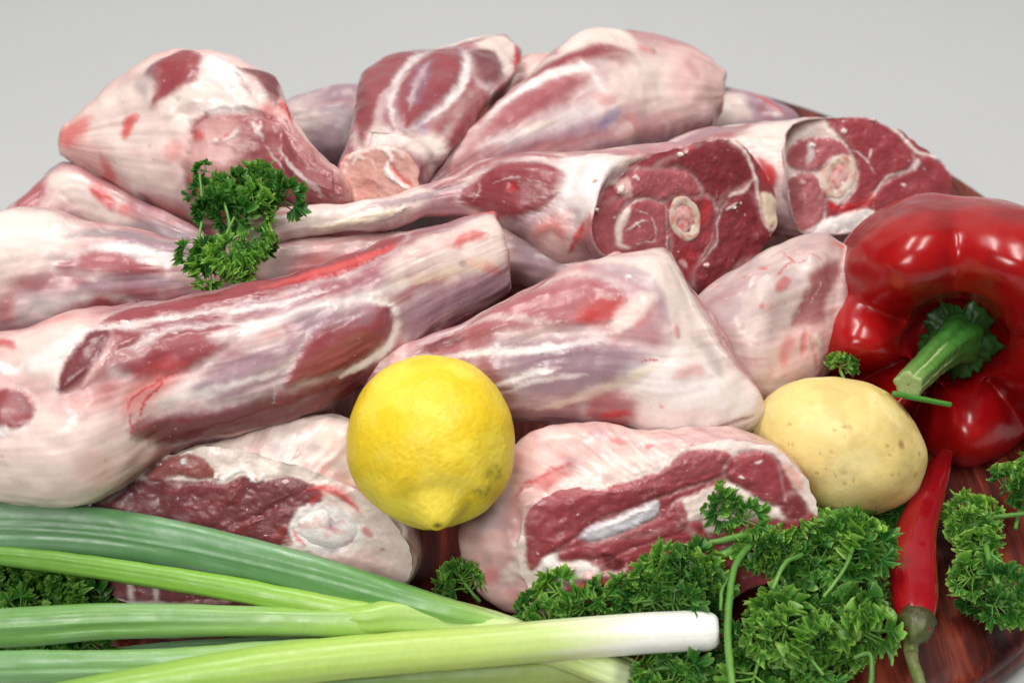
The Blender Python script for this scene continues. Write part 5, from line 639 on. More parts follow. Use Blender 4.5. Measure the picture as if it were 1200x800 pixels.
  ('L', 'blood', 5.8, 11.5, 0.5, 0, [(-171, 4439, 234),(-143, 4395, 165),(-91, 4358, 105)]),
  ('L', 'white', 5.8, 7.7, 0.6, 0.2, [(-26, 4476, 437),(26, 4408, 386),(33, 4449, 449)]),
 ], fpaint=[
  ('P', 'fat', 11.5, 0.95, 0.3, [(-15, 4373, 332),(15, 4478, 494),(94, 4541, 590),(208, 4580, 646),(378, 4582, 644),(547, 4614, 686),(735, 4670, 767),(943, 4708, 819),(1189, 4702, 800),(1305, 4631, 685),(1405, 4518, 506),(1328, 4517, 507),(1230, 4599, 638),(1153, 4656, 729),(1020, 4664, 747),(945, 4626, 690),(756, 4588, 638),(605, 4559, 599),(378, 4549, 592),(189, 4542, 588),(106, 4479, 493),(61, 4395, 364),(84, 4312, 233)]),
  ('P', 'fat', 15.4, 0.92, 0.4, [(717, 4529, 549),(823, 4558, 589),(939, 4587, 630),(1036, 4569, 599),(1180, 4536, 542),(1203, 4501, 487),(1053, 4495, 483),(875, 4461, 437),(839, 4496, 492),(739, 4483, 475)]),
  ('P', 'fat', 19.2, 0.9, 0.3, [(0, 4289, 202),(95, 4374, 331),(190, 4386, 346),(228, 4314, 231),(76, 4248, 135)]),
  ('P', 'muscle', 11.5, 0.97, 0.7, [(54, 4481, 498),(90, 4520, 558),(175, 4552, 605),(274, 4562, 615),(387, 4559, 608),(529, 4585, 642),(670, 4614, 682),(769, 4658, 747),(868, 4664, 752),(953, 4661, 745),(975, 4634, 702),(926, 4602, 654),(827, 4582, 626),(657, 4548, 580),(530, 4519, 539),(416, 4498, 510),(331, 4469, 469),(218, 4421, 398),(147, 4388, 350),(90, 4356, 302),(69, 4395, 364)]),
  ('L', 'deep', 11.5, 30.7, 0.5, -0.2, [(132, 4427, 411),(246, 4468, 470),(416, 4517, 541),(586, 4543, 575),(728, 4568, 609)]),
  ('L', 'mlight', 9.6, 19.2, 0.5, 0.3, [(189, 4545, 592),(387, 4552, 596),(557, 4581, 635),(727, 4623, 693)]),
  ('P', 'muscle', 11.5, 0.95, 0.4, [(189, 4397, 362),(303, 4422, 397),(403, 4439, 420),(530, 4464, 454),(672, 4497, 501),(728, 4537, 560),(771, 4522, 536),(758, 4467, 451),(588, 4434, 405),(446, 4400, 358),(247, 4382, 337)]),
  ('P', 'silver', 11.5, 0.97, 0.6, [(303, 4445, 433),(345, 4469, 469),(445, 4490, 498),(544, 4515, 533),(643, 4536, 562),(658, 4513, 525),(615, 4489, 489),(502, 4464, 455),(388, 4435, 414),(332, 4434, 415)]),
  ('L', 'white', 5.8, 11.5, 0.8, 0.3, [(346, 4454, 445),(445, 4479, 480),(558, 4508, 521),(629, 4524, 544)]),
  ('L', 'lilac', 5.8, 11.5, 0.6, 0, [(289, 4437, 421),(317, 4453, 445)]),
  ('P', 'muscle', 11.5, 0.97, 0.9, [(938, 4610, 666),(977, 4646, 720),(1048, 4662, 743),(1119, 4660, 736),(1170, 4629, 687),(1193, 4583, 614),(1194, 4536, 542),(1108, 4543, 555),(1022, 4573, 605),(965, 4587, 630)]),
  ('P', 'deep', 15.4, 0.9, 0.3, [(1194, 4544, 554),(1251, 4562, 580),(1301, 4550, 558),(1309, 4515, 504),(1238, 4502, 486),(1195, 4517, 511)]),
  ('L', 'orange', 11.5, 23.0, 0.5, 0, [(1198, 4637, 699),(1249, 4607, 650),(1293, 4561, 577)]),
  ('L', 'white', 3.8, 5.8, 0.8, 0.3, [(1070, 4636, 701),(1105, 4644, 712)]),
  ('L', 'white', 3.8, 5.8, 0.8, 0.3, [(1000, 4603, 653),(1029, 4596, 641)]),
  ('L', 'fat', 7.7, 11.5, 0.95, 0.8, [(991, 4685, 780),(1118, 4687, 778),(1233, 4654, 723),(1321, 4585, 613),(1359, 4531, 527),(1353, 4507, 491)]),
  ('P', 'muscle', 15.4, 0.8, 0.2, [(739, 4483, 475),(825, 4492, 486),(868, 4461, 437),(854, 4438, 401),(754, 4444, 414)]),
  ('P', 'muscle', 19.2, 0.85, 0.2, [(374, 4423, 396),(588, 4449, 429),(773, 4468, 451),(846, 4390, 328),(732, 4342, 256),(446, 4369, 309)]),
  ('P', 'white', 15.4, 0.9, 0.8, [(133, 4380, 338),(189, 4401, 368),(218, 4382, 337),(332, 4383, 335),(389, 4360, 298),(332, 4336, 262),(190, 4334, 264)]),
  ('L', 'blood', 13.4, 15.4, 0.9, 0.3, [(404, 4329, 249),(461, 4330, 248),(433, 4298, 199)]),
  ('L', 'red', 15.4, 23.0, 0.5, 0.2, [(290, 4335, 263),(375, 4313, 225)]),
  ('P', 'deep', 11.5, 0.9, -0.8, [(403, 4400, 359),(474, 4393, 345),(503, 4362, 296),(432, 4361, 297)]),
  ('L', 'pink', 7.7, 11.5, 0.8, 0.5, [(361, 4352, 286),(489, 4358, 290),(517, 4386, 333)]),
 ], n=[0.02, -0.841, 0.541], scraps=[(243, 4368, 316, 30.7),(342, 4349, 281, 23.0),(434, 4325, 241, 19.2),(289, 4314, 230, 19.2)]),
'onion_front': dict(ends=('round', 'flat'), ds=0.0012, base=None, fbase=None, secs=[
  ([-0.2209, 0.3611, 0.028], [0.0, 0.616, 0.788], [0.358, -0.736, 0.575], [569, 573, 579, 585, 590, 592, 590, 585, 579, 573, 569, 573, 579, 585, 590, 592, 590, 585, 579, 573, 569, 573, 579, 585, 590, 592, 590, 585, 579, 573, 569, 573, 579, 585, 590, 592, 590, 585, 579, 573]),
  ([-0.1859, 0.3668, 0.0286], [-0.254, 0.595, 0.762], [0.339, -0.683, 0.647], [683, 687, 694, 702, 708, 710, 708, 702, 694, 687, 683, 687, 694, 702, 708, 710, 708, 702, 694, 687, 683, 687, 694, 702, 708, 710, 708, 702, 694, 687, 683, 687, 694, 702, 708, 710, 708, 702, 694, 687]),
  ([-0.1521, 0.3736, 0.0293], [-0.287, 0.59, 0.755], [0.291, -0.697, 0.655], [732, 736, 744, 752, 758, 761, 758, 752, 744, 736, 732, 736, 744, 752, 758, 761, 758, 752, 744, 736, 732, 736, 744, 752, 758, 761, 758, 752, 744, 736, 732, 736, 744, 752, 758, 761, 758, 752, 744, 736]),
  ([-0.1214, 0.379, 0.0299], [-0.247, 0.597, 0.764], [0.242, -0.725, 0.645], [856, 860, 870, 879, 887, 889, 887, 879, 870, 860, 856, 860, 870, 879, 887, 889, 887, 879, 870, 860, 856, 860, 870, 879, 887, 889, 887, 879, 870, 860, 856, 860, 870, 879, 887, 889, 887, 879, 870, 860]),
  ([-0.0905, 0.3839, 0.0305], [-0.2, 0.603, 0.772], [0.188, -0.75, 0.634], [888, 892, 902, 912, 920, 922, 920, 912, 902, 892, 888, 892, 902, 912, 920, 922, 920, 912, 902, 892, 888, 892, 902, 912, 920, 922, 920, 912, 902, 892, 888, 892, 902, 912, 920, 922, 920, 912, 902, 892]),
  ([-0.0524, 0.388, 0.0312], [-0.124, 0.611, 0.782], [0.113, -0.774, 0.623], [863, 867, 877, 886, 894, 896, 894, 886, 877, 867, 863, 867, 877, 886, 894, 896, 894, 886, 877, 867, 863, 867, 877, 886, 894, 896, 894, 886, 877, 867, 863, 867, 877, 886, 894, 896, 894, 886, 877, 867]),
  ([-0.0134, 0.3914, 0.0318], [-0.106, 0.612, 0.784], [0.045, -0.784, 0.619], [846, 851, 860, 869, 877, 879, 877, 869, 860, 851, 846, 851, 860, 869, 877, 879, 877, 869, 860, 851, 846, 851, 860, 869, 877, 879, 877, 869, 860, 851, 846, 851, 860, 869, 877, 879, 877, 869, 860, 851]),
  ([0.0187, 0.3945, 0.0325], [-0.085, 0.613, 0.785], [-0.013, -0.789, 0.615], [847, 852, 861, 871, 878, 880, 878, 871, 861, 852, 847, 852, 861, 871, 878, 880, 878, 871, 861, 852, 847, 852, 861, 871, 878, 880, 878, 871, 861, 852, 847, 852, 861, 871, 878, 880, 878, 871, 861, 852]),
  ([0.0512, 0.3972, 0.0331], [-0.085, 0.613, 0.785], [-0.067, -0.79, 0.61], [850, 854, 863, 873, 880, 883, 880, 873, 863, 854, 850, 854, 863, 873, 880, 883, 880, 873, 863, 854, 850, 854, 863, 873, 880, 883, 880, 873, 863, 854, 850, 854, 863, 873, 880, 883, 880, 873, 863, 854]),
  ([0.0727, 0.3983, 0.0337], [-0.065, 0.614, 0.786], [-0.107, -0.788, 0.607], [831, 836, 845, 854, 861, 864, 861, 854, 845, 836, 831, 836, 845, 854, 861, 864, 861, 854, 845, 836, 831, 836, 845, 854, 861, 864, 861, 854, 845, 836, 831, 836, 845, 854, 861, 864, 861, 854, 845, 836]),
  ([0.0825, 0.3979, 0.0344], [-0.044, 0.615, 0.787], [-0.127, -0.785, 0.606], [811, 816, 824, 834, 840, 843, 840, 834, 824, 816, 811, 816, 824, 834, 840, 843, 840, 834, 824, 816, 811, 816, 824, 834, 840, 843, 840, 834, 824, 816, 811, 816, 824, 834, 840, 843, 840, 834, 824, 816]),
  ([0.0858, 0.3974, 0.035], [-0.027, 0.615, 0.788], [-0.136, -0.783, 0.607], [666, 669, 676, 684, 690, 692, 690, 684, 676, 669, 666, 669, 676, 684, 690, 692, 690, 684, 676, 669, 666, 669, 676, 684, 690, 692, 690, 684, 676, 669, 666, 669, 676, 684, 690, 692, 690, 684, 676, 669]),
 ], paint=[
 ]),
'onion_front_leaf': dict(ends=('round', 'round'), ds=0.0014, base=None, fbase=None, secs=[
  ([-0.2251, 0.3855, 0.026], [0.0, 0.616, 0.788], [0.354, -0.737, 0.576], [715, 701, 651, 584, 518, 464, 423, 393, 373, 361, 357, 361, 373, 393, 423, 464, 518, 584, 651, 701, 715, 701, 651, 584, 518, 464, 423, 393, 373, 361, 357, 361, 373, 393, 423, 464, 518, 584, 651, 701]),
  ([-0.1927, 0.3852, 0.027], [0.0, 0.616, 0.788], [0.308, -0.75, 0.586], [678, 669, 633, 580, 524, 476, 437, 408, 389, 377, 373, 377, 389, 408, 437, 476, 524, 580, 633, 669, 678, 669, 633, 580, 524, 476, 437, 408, 389, 377, 373, 377, 389, 408, 437, 476, 524, 580, 633, 669]),
  ([-0.1601, 0.3852, 0.028], [-0.055, 0.615, 0.787], [0.271, -0.749, 0.604], [643, 637, 612, 571, 525, 483, 447, 420, 401, 390, 386, 390, 401, 420, 447, 483, 525, 571, 612, 637, 643, 637, 612, 571, 525, 483, 447, 420, 401, 390, 386, 390, 401, 420, 447, 483, 525, 571, 612, 637]),
  ([-0.1304, 0.3858, 0.029], [-0.217, 0.601, 0.769], [0.248, -0.728, 0.639], [657, 655, 642, 618, 586, 552, 521, 495, 476, 464, 460, 464, 476, 495, 521, 552, 586, 618, 642, 655, 657, 655, 642, 618, 586, 552, 521, 495, 476, 464, 460, 464, 476, 495, 521, 552, 586, 618, 642, 655]),
  ([-0.1052, 0.3868, 0.03], [-0.254, 0.595, 0.762], [0.215, -0.734, 0.645], [700, 701, 697, 685, 666, 642, 617, 595, 577, 565, 560, 565, 577, 595, 617, 642, 666, 685, 697, 701, 700, 701, 697, 685, 666, 642, 617, 595, 577, 565, 560, 565, 577, 595, 617, 642, 666, 685, 697, 701]),
  ([-0.0803, 0.3886, 0.031], [-0.282, 0.591, 0.756], [0.18, -0.741, 0.646], [633, 633, 630, 619, 601, 580, 558, 537, 521, 510, 506, 510, 521, 537, 558, 580, 601, 619, 630, 633, 633, 633, 630, 619, 601, 580, 558, 537, 521, 510, 506, 510, 521, 537, 558, 580, 601, 619, 630, 633]),
 ], paint=[
 ]),
'onion_back': dict(ends=('round', 'round'), ds=0.0012, base=None, fbase=None, secs=[
  ([-0.0724, 0.4029, 0.036], [0.0, 0.616, 0.788], [0.119, -0.782, 0.611], [470, 472, 474, 473, 470, 462, 453, 443, 433, 426, 423, 426, 433, 443, 453, 462, 470, 473, 474, 472, 470, 472, 474, 473, 470, 462, 453, 443, 433, 426, 423, 426, 433, 443, 453, 462, 470, 473, 474, 472]),
  ([-0.0616, 0.4031, 0.0357], [0.0, 0.616, 0.788], [0.101, -0.784, 0.612], [652, 655, 660, 663, 664, 660, 652, 642, 632, 623, 619, 623, 632, 642, 652, 660, 664, 663, 660, 655, 652, 655, 660, 663, 664, 660, 652, 642, 632, 623, 619, 623, 632, 642, 652, 660, 664, 663, 660, 655]),
  ([-0.0511, 0.406, 0.0346], [0.113, 0.612, 0.783], [0.061, -0.791, 0.609], [806, 810, 819, 828, 835, 837, 835, 828, 819, 810, 806, 810, 819, 828, 835, 837, 835, 828, 819, 810, 806, 810, 819, 828, 835, 837, 835, 828, 819, 810, 806, 810, 819, 828, 835, 837, 835, 828, 819, 810]),
  ([-0.0343, 0.4065, 0.0329], [0.179, 0.606, 0.775], [0.02, -0.79, 0.613], [816, 820, 829, 838, 845, 848, 845, 838, 829, 820, 816, 820, 829, 838, 845, 848, 845, 838, 829, 820, 816, 820, 829, 838, 845, 848, 845, 838, 829, 820, 816, 820, 829, 838, 845, 848, 845, 838, 829, 820]),
  ([-0.0173, 0.4046, 0.0305], [0.344, 0.578, 0.74], [-0.039, -0.779, 0.626], [796, 800, 809, 818, 825, 827, 825, 818, 809, 800, 796, 800, 809, 818, 825, 827, 825, 818, 809, 800, 796, 800, 809, 818, 825, 827, 825, 818, 809, 800, 796, 800, 809, 818, 825, 827, 825, 818, 809, 800]),
  ([0.0015, 0.3997, 0.0274], [0.281, 0.591, 0.756], [-0.058, -0.776, 0.628], [777, 781, 789, 798, 805, 807, 805, 798, 789, 781, 777, 781, 789, 798, 805, 807, 805, 798, 789, 781, 777, 781, 789, 798, 805, 807, 805, 798, 789, 781, 777, 781, 789, 798, 805, 807, 805, 798, 789, 781]),
  ([0.02, 0.3955, 0.0236], [0.261, 0.594, 0.761], [-0.085, -0.771, 0.631], [696, 699, 707, 715, 721, 723, 721, 715, 707, 699, 696, 699, 707, 715, 721, 723, 721, 715, 707, 699, 696, 699, 707, 715, 721, 723, 721, 715, 707, 699, 696, 699, 707, 715, 721, 723, 721, 715, 707, 699]),
  ([0.0419, 0.3883, 0.0192], [0.206, 0.602, 0.771], [-0.113, -0.768, 0.63], [701, 705, 713, 721, 727, 729, 727, 721, 713, 705, 701, 705, 713, 721, 727, 729, 727, 721, 713, 705, 701, 705, 713, 721, 727, 729, 727, 721, 713, 705, 701, 705, 713, 721, 727, 729, 727, 721, 713, 705]),
  ([0.0488, 0.39, 0.014], [0.223, 0.6, 0.768], [-0.126, -0.764, 0.633], [653, 657, 664, 671, 677, 679, 677, 671, 664, 657, 653, 657, 664, 671, 677, 679, 677, 671, 664, 657, 653, 657, 664, 671, 677, 679, 677, 671, 664, 657, 653, 657, 664, 671, 677, 679, 677, 671, 664, 657]),
 ], paint=[
 ]),
'onion_leaf_big': dict(ends=('round', 'round'), ds=0.0012, base=None, fbase=None, secs=[
  ([-0.2383, 0.439, 0.054], [0.0, 0.616, 0.788], [0.358, -0.736, 0.575], [1117, 1055, 894, 735, 615, 531, 474, 435, 410, 396, 391, 396, 410, 435, 474, 531, 615, 735, 894, 1055, 1117, 1055, 894, 735, 615, 531, 474, 435, 410, 396, 391, 396, 410, 435, 474, 531, 615, 735, 894, 1055]),
  ([-0.2093, 0.4403, 0.0519], [0.0, 0.616, 0.788], [0.319, -0.747, 0.584], [1177, 1112, 943, 774, 648, 560, 499, 458, 432, 417, 412, 417, 432, 458, 499, 560, 648, 774, 943, 1112, 1177, 1112, 943, 774, 648, 560, 499, 458, 432, 417, 412, 417, 432, 458, 499, 560, 648, 774, 943, 1112]),
  ([-0.1803, 0.4395, 0.0498], [0.064, 0.614, 0.786], [0.269, -0.77, 0.579], [1162, 1098, 931, 764, 640, 553, 493, 452, 426, 412, 407, 412, 426, 452, 493, 553, 640, 764, 931, 1098, 1162, 1098, 931, 764, 640, 553, 493, 452, 426, 412, 407, 412, 426, 452, 493, 553, 640, 764, 931, 1098]),
  ([-0.1464, 0.4347, 0.0476], [0.105, 0.612, 0.784], [0.213, -0.784, 0.584], [1068, 1020, 886, 743, 629, 547, 490, 450, 425, 411, 406, 411, 425, 450, 490, 547, 629, 743, 886, 1020, 1068, 1020, 886, 743, 629, 547, 490, 450, 425, 411, 406, 411, 425, 450, 490, 547, 629, 743, 886, 1020]),
  ([-0.1163, 0.4281, 0.0455], [0.149, 0.609, 0.779], [0.159, -0.793, 0.589], [992, 959, 856, 735, 633, 556, 500, 461, 436, 422, 417, 422, 436, 461, 500, 556, 633, 735, 856, 959, 992, 959, 856, 735, 633, 556, 500, 461, 436, 422, 417, 422, 436, 461, 500, 556, 633, 735, 856, 959]),
  ([-0.0864, 0.4208, 0.0434], [0.212, 0.602, 0.77], [0.1, -0.797, 0.595], [865, 848, 789, 707, 628, 562, 512, 476, 452, 437, 433, 437, 452, 476, 512, 562, 628, 707, 789, 848, 865, 848, 789, 707, 628, 562, 512, 476, 452, 437, 433, 437, 452, 476, 512, 562, 628, 707, 789, 848]),
  ([-0.0602, 0.4138, 0.0412], [0.248, 0.596, 0.763], [0.051, -0.795, 0.605], [735, 728, 699, 653, 601, 552, 511, 480, 459, 446, 441, 446, 459, 480, 511, 552, 601, 653, 699, 728, 735, 728, 699, 653, 601, 552, 511, 480, 459, 446, 441, 446, 459, 480, 511, 552, 601, 653, 699, 728]),
  ([-0.0381, 0.4077, 0.0391], [0.282, 0.591, 0.756], [0.008, -0.789, 0.614], [643, 644, 640, 629, 612, 590, 567, 546, 530, 519, 515, 519, 530, 546, 567, 590, 612, 629, 640, 644, 643, 644, 640, 629, 612, 590, 567, 546, 530, 519, 515, 519, 530, 546, 567, 590, 612, 629, 640, 644]),
  ([-0.0208, 0.4043, 0.037], [0.189, 0.605, 0.774], [-0.002, -0.788, 0.616], [480, 481, 483, 483, 479, 471, 462, 451, 442, 435, 432, 435, 442, 451, 462, 471, 479, 483, 483, 481, 480, 481, 483, 483, 479, 471, 462, 451, 442, 435, 432, 435, 442, 451, 462, 471, 479, 483, 483, 481]),
  ([-0.0042, 0.4027, 0.034], [0.21, 0.602, 0.771], [-0.034, -0.783, 0.621], [260, 260, 258, 254, 247, 238, 229, 220, 214, 209, 208, 209, 214, 220, 229, 238, 247, 254, 258, 260, 260, 260, 258, 254, 247, 238, 229, 220, 214, 209, 208, 209, 214, 220, 229, 238, 247, 254, 258, 260]),
 ], paint=[
 ]),
'onion_leaf_thin': dict(ends=('round', 'round'), ds=0.0012, base=None, fbase=None, secs=[
  ([-0.2382, 0.4324, 0.046], [0.0, 0.616, 0.788], [0.358, -0.736, 0.575], [335, 332, 319, 298, 274, 251, 233, 219, 209, 203, 201, 203, 209, 219, 233, 251, 274, 298, 319, 332, 335, 332, 319, 298, 274, 251, 233, 219, 209, 203, 201, 203, 209, 219, 233, 251, 274, 298, 319, 332]),
  ([-0.2046, 0.4292, 0.0443], [0.08, 0.614, 0.786], [0.301, -0.766, 0.568], [466, 461, 443, 414, 380, 350, 324, 304, 290, 282, 279, 282, 290, 304, 324, 350, 380, 414, 443, 461, 466, 461, 443, 414, 380, 350, 324, 304, 290, 282, 279, 282, 290, 304, 324, 350, 380, 414, 443, 461]),
  ([-0.1667, 0.4237, 0.0427], [0.11, 0.612, 0.783], [0.242, -0.781, 0.576], [502, 497, 477, 446, 410, 377, 349, 328, 313, 304, 301, 304, 313, 328, 349, 377, 410, 446, 477, 497, 502, 497, 477, 446, 410, 377, 349, 328, 313, 304, 301, 304, 313, 328, 349, 377, 410, 446, 477, 497]),
  ([-0.1291, 0.4174, 0.041], [0.137, 0.61, 0.781], [0.181, -0.79, 0.586], [537, 534, 519, 492, 460, 428, 400, 378, 362, 352, 349, 352, 362, 378, 400, 428, 460, 492, 519, 534, 537, 534, 519, 492, 460, 428, 400, 378, 362, 352, 349, 352, 362, 378, 400, 428, 460, 492, 519, 534]),
  ([-0.0957, 0.4111, 0.0393], [0.182, 0.605, 0.775], [0.119, -0.796, 0.594], [501, 500, 494, 481, 462, 440, 419, 401, 388, 379, 375, 379, 388, 401, 419, 440, 462, 481, 494, 500, 501, 500, 494, 481, 462, 440, 419, 401, 388, 379, 375, 379, 388, 401, 419, 440, 462, 481, 494, 500]),
  ([-0.0736, 0.4073, 0.0377], [0.196, 0.604, 0.773], [0.08, -0.795, 0.601], [463, 464, 464, 460, 452, 441, 428, 415, 404, 397, 394, 397, 404, 415, 428, 441, 452, 460, 464, 464, 463, 464, 464, 460, 452, 441, 428, 415, 404, 397, 394, 397, 404, 415, 428, 441, 452, 460, 464, 464]),
  ([-0.0553, 0.4066, 0.036], [0.179, 0.606, 0.775], [0.055, -0.793, 0.607], [407, 408, 410, 409, 406, 400, 391, 383, 374, 368, 366, 368, 374, 383, 391, 400, 406, 409, 410, 408, 407, 408, 410, 409, 406, 400, 391, 383, 374, 368, 366, 368, 374, 383, 391, 400, 406, 409, 410, 408]),
  ([-0.0368, 0.4065, 0.034], [0.141, 0.609, 0.78], [0.032, -0.79, 0.612], [258, 258, 256, 252, 245, 236, 227, 219, 212, 208, 206, 208, 212, 219, 227, 236, 245, 252, 256, 258, 258, 258, 256, 252, 245, 236, 227, 219, 212, 208, 206, 208, 212, 219, 227, 236, 245, 252, 256, 258]),
 ], paint=[
 ]),
'onion_leaf_mid': dict(ends=('round', 'round'), ds=0.0012, base=None, fbase=None, secs=[
  ([-0.2319, 0.4007, 0.032], [0.0, 0.616, 0.788], [0.358, -0.736, 0.575], [833, 817, 760, 681, 604, 541, 493, 458, 435, 421, 417, 421, 435, 458, 493, 541, 604, 681, 760, 817, 833, 817, 760, 681, 604, 541, 493, 458, 435, 421, 417, 421, 435, 458, 493, 541, 604, 681, 760, 817]),
  ([-0.2028, 0.4021, 0.0325], [-0.043, 0.615, 0.787], [0.325, -0.737, 0.593], [835, 819, 761, 682, 606, 543, 494, 459, 436, 422, 418, 422, 436, 459, 494, 543, 606, 682, 761, 819, 835, 819, 761, 682, 606, 543, 494, 459, 436, 422, 418, 422, 436, 459, 494, 543, 606, 682, 761, 819]),
  ([-0.174, 0.404, 0.033], [-0.071, 0.614, 0.786], [0.287, -0.742, 0.606], [765, 750, 698, 625, 555, 497, 453, 421, 399, 387, 383, 387, 399, 421, 453, 497, 555, 625, 698, 750, 765, 750, 698, 625, 555, 497, 453, 421, 399, 387, 383, 387, 399, 421, 453, 497, 555, 625, 698, 750]),
  ([-0.1412, 0.4041, 0.0335], [-0.075, 0.614, 0.786], [0.239, -0.754, 0.612], [729, 719, 681, 623, 564, 511, 470, 439, 418, 405, 401, 405, 418, 439, 470, 511, 564, 623, 681, 719, 729, 719, 681, 623, 564, 511, 470, 439, 418, 405, 401, 405, 418, 439, 470, 511, 564, 623, 681, 719]),
  ([-0.1085, 0.4034, 0.034], [-0.057, 0.615, 0.787], [0.187, -0.768, 0.613], [636, 632, 614, 583, 545, 507, 474, 448, 429, 417, 413, 417, 429, 448, 474, 507, 545, 583, 614, 632, 636, 632, 614, 583, 545, 507, 474, 448, 429, 417, 413, 417, 429, 448, 474, 507, 545, 583, 614, 632]),
  ([-0.083, 0.4025, 0.0345], [-0.06, 0.615, 0.787], [0.147, -0.774, 0.616], [599, 599, 596, 586, 569, 549, 528, 509, 493, 483, 479, 483, 493, 509, 528, 549, 569, 586, 596, 599, 599, 599, 596, 586, 569, 549, 528, 509, 493, 483, 479, 483, 493, 509, 528, 549, 569, 586, 596, 599]),
  ([-0.0648, 0.4021, 0.035], [-0.06, 0.615, 0.787], [0.118, -0.778, 0.617], [598, 600, 603, 602, 597, 588, 576, 563, 551, 542, 538, 542, 551, 563, 576, 588, 597, 602, 603, 600, 598, 600, 603, 602, 597, 588, 576, 563, 551, 542, 538, 542, 551, 563, 576, 588, 597, 602, 603, 600]),
  ([-0.047, 0.4032, 0.034], [-0.042, 0.615, 0.787], [0.085, -0.783, 0.616], [436, 436, 434, 426, 414, 399, 384, 370, 359, 351, 349, 351, 359, 370, 384, 399, 414, 426, 434, 436, 436, 436, 434, 426, 414, 399, 384, 370, 359, 351, 349, 351, 359, 370, 384, 399, 414, 426, 434, 436]),
 ], paint=[
 ]),
'onion_low': dict(ends=('round', 'round'), ds=0.0014, base=None, fbase=None, secs=[
  ([-0.1429, 0.3793, 0.012], [-0.124, 0.611, 0.782], [0.257, -0.741, 0.62], [725, 727, 730, 729, 723, 712, 698, 682, 668, 657, 652, 657, 668, 682, 698, 712, 723, 729, 730, 727, 725, 727, 730, 729, 723, 712, 698, 682, 668, 657, 652, 657, 668, 682, 698, 712, 723, 729, 730, 727]),
  ([-0.1079, 0.3855, 0.012], [-0.124, 0.611, 0.782], [0.201, -0.756, 0.623], [731, 733, 736, 735, 729, 718, 703, 688, 673, 662, 658, 662, 673, 688, 703, 718, 729, 735, 736, 733, 731, 733, 736, 735, 729, 718, 703, 688, 673, 662, 658, 662, 673, 688, 703, 718, 729, 735, 736, 733]),
  ([-0.072, 0.39, 0.012], [-0.124, 0.611, 0.782], [0.144, -0.769, 0.623], [735, 738, 741, 740, 734, 722, 708, 692, 677, 666, 662, 666, 677, 692, 708, 722, 734, 740, 741, 738, 735, 738, 741, 740, 734, 722, 708, 692, 677, 666, 662, 666, 677, 692, 708, 722, 734, 740, 741, 738]),
  ([-0.036, 0.3923, 0.012], [-0.079, 0.614, 0.786], [0.077, -0.782, 0.619], [697, 700, 702, 702, 696, 685, 671, 656, 642, 632, 627, 632, 642, 656, 671, 685, 696, 702, 702, 700, 697, 700, 702, 702, 696, 685, 671, 656, 642, 632, 627, 632, 642, 656, 671, 685, 696, 702, 702, 700]),
  ([0.0004, 0.3942, 0.012], [-0.053, 0.615, 0.787], [0.012, -0.788, 0.616], [698, 700, 703, 702, 696, 686, 672, 656, 642, 632, 628, 632, 642, 656, 672, 686, 696, 702, 703, 700, 698, 700, 703, 702, 696, 686, 672, 656, 642, 632, 628, 632, 642, 656, 672, 686, 696, 702, 703, 700]),
  ([0.0331, 0.3955, 0.012], [0.0, 0.616, 0.788], [-0.054, -0.787, 0.615], [661, 663, 666, 665, 660, 650, 636, 622, 609, 599, 595, 599, 609, 622, 636, 650, 660, 665, 666, 663, 661, 663, 666, 665, 660, 650, 636, 622, 609, 599, 595, 599, 609, 622, 636, 650, 660, 665, 666, 663]),
  ([0.0469, 0.396, 0.012], [0.029, 0.615, 0.788], [-0.083, -0.784, 0.615], [625, 627, 630, 629, 624, 614, 602, 588, 576, 566, 563, 566, 576, 588, 602, 614, 624, 629, 630, 627, 625, 627, 630, 629, 624, 614, 602, 588, 576, 566, 563, 566, 576, 588, 602, 614, 624, 629, 630, 627]),
  ([0.0505, 0.396, 0.012], [0.038, 0.615, 0.787], [-0.091, -0.783, 0.616], [478, 480, 482, 481, 477, 470, 460, 450, 440, 433, 430, 433, 440, 450, 460, 470, 477, 481, 482, 480, 478, 480, 482, 481, 477, 470, 460, 450, 440, 433, 430, 433, 440, 450, 460, 470, 477, 481, 482, 480]),
 ], paint=[
 ]),
'onion_low_leaf': dict(ends=('round', 'round'), ds=0.0014, base=None, fbase=None, secs=[
  ([-0.1885, 0.4006, 0.01], [-0.087, 0.613, 0.785], [0.307, -0.733, 0.607], [428, 424, 407, 380, 349, 321, 298, 279, 267, 259, 257, 259, 267, 279, 298, 321, 349, 380, 407, 424, 428, 424, 407, 380, 349, 321, 298, 279, 267, 259, 257, 259, 267, 279, 298, 321, 349, 380, 407, 424]),
  ([-0.1478, 0.404, 0.0105], [-0.15, 0.609, 0.779], [0.257, -0.737, 0.625], [621, 615, 591, 551, 507, 466, 432, 406, 387, 376, 372, 376, 387, 406, 432, 466, 507, 551, 591, 615, 621, 615, 591, 551, 507, 466, 432, 406, 387, 376, 372, 376, 387, 406, 432, 466, 507, 551, 591, 615]),
  ([-0.1031, 0.404, 0.011], [-0.11, 0.612, 0.783], [0.185, -0.762, 0.621], [841, 834, 801, 747, 687, 632, 585, 550, 525, 510, 505, 510, 525, 550, 585, 632, 687, 747, 801, 834, 841, 834, 801, 747, 687, 632, 585, 550, 525, 510, 505, 510, 525, 550, 585, 632, 687, 747, 801, 834]),
  ([-0.0631, 0.4032, 0.0115], [0.0, 0.616, 0.788], [0.101, -0.784, 0.612], [983, 974, 936, 874, 803, 738, 684, 643, 614, 596, 590, 596, 614, 643, 684, 738, 803, 874, 936, 974, 983, 974, 936, 874, 803, 738, 684, 643, 614, 596, 590, 596, 614, 643, 684, 738, 803, 874, 936, 974]),
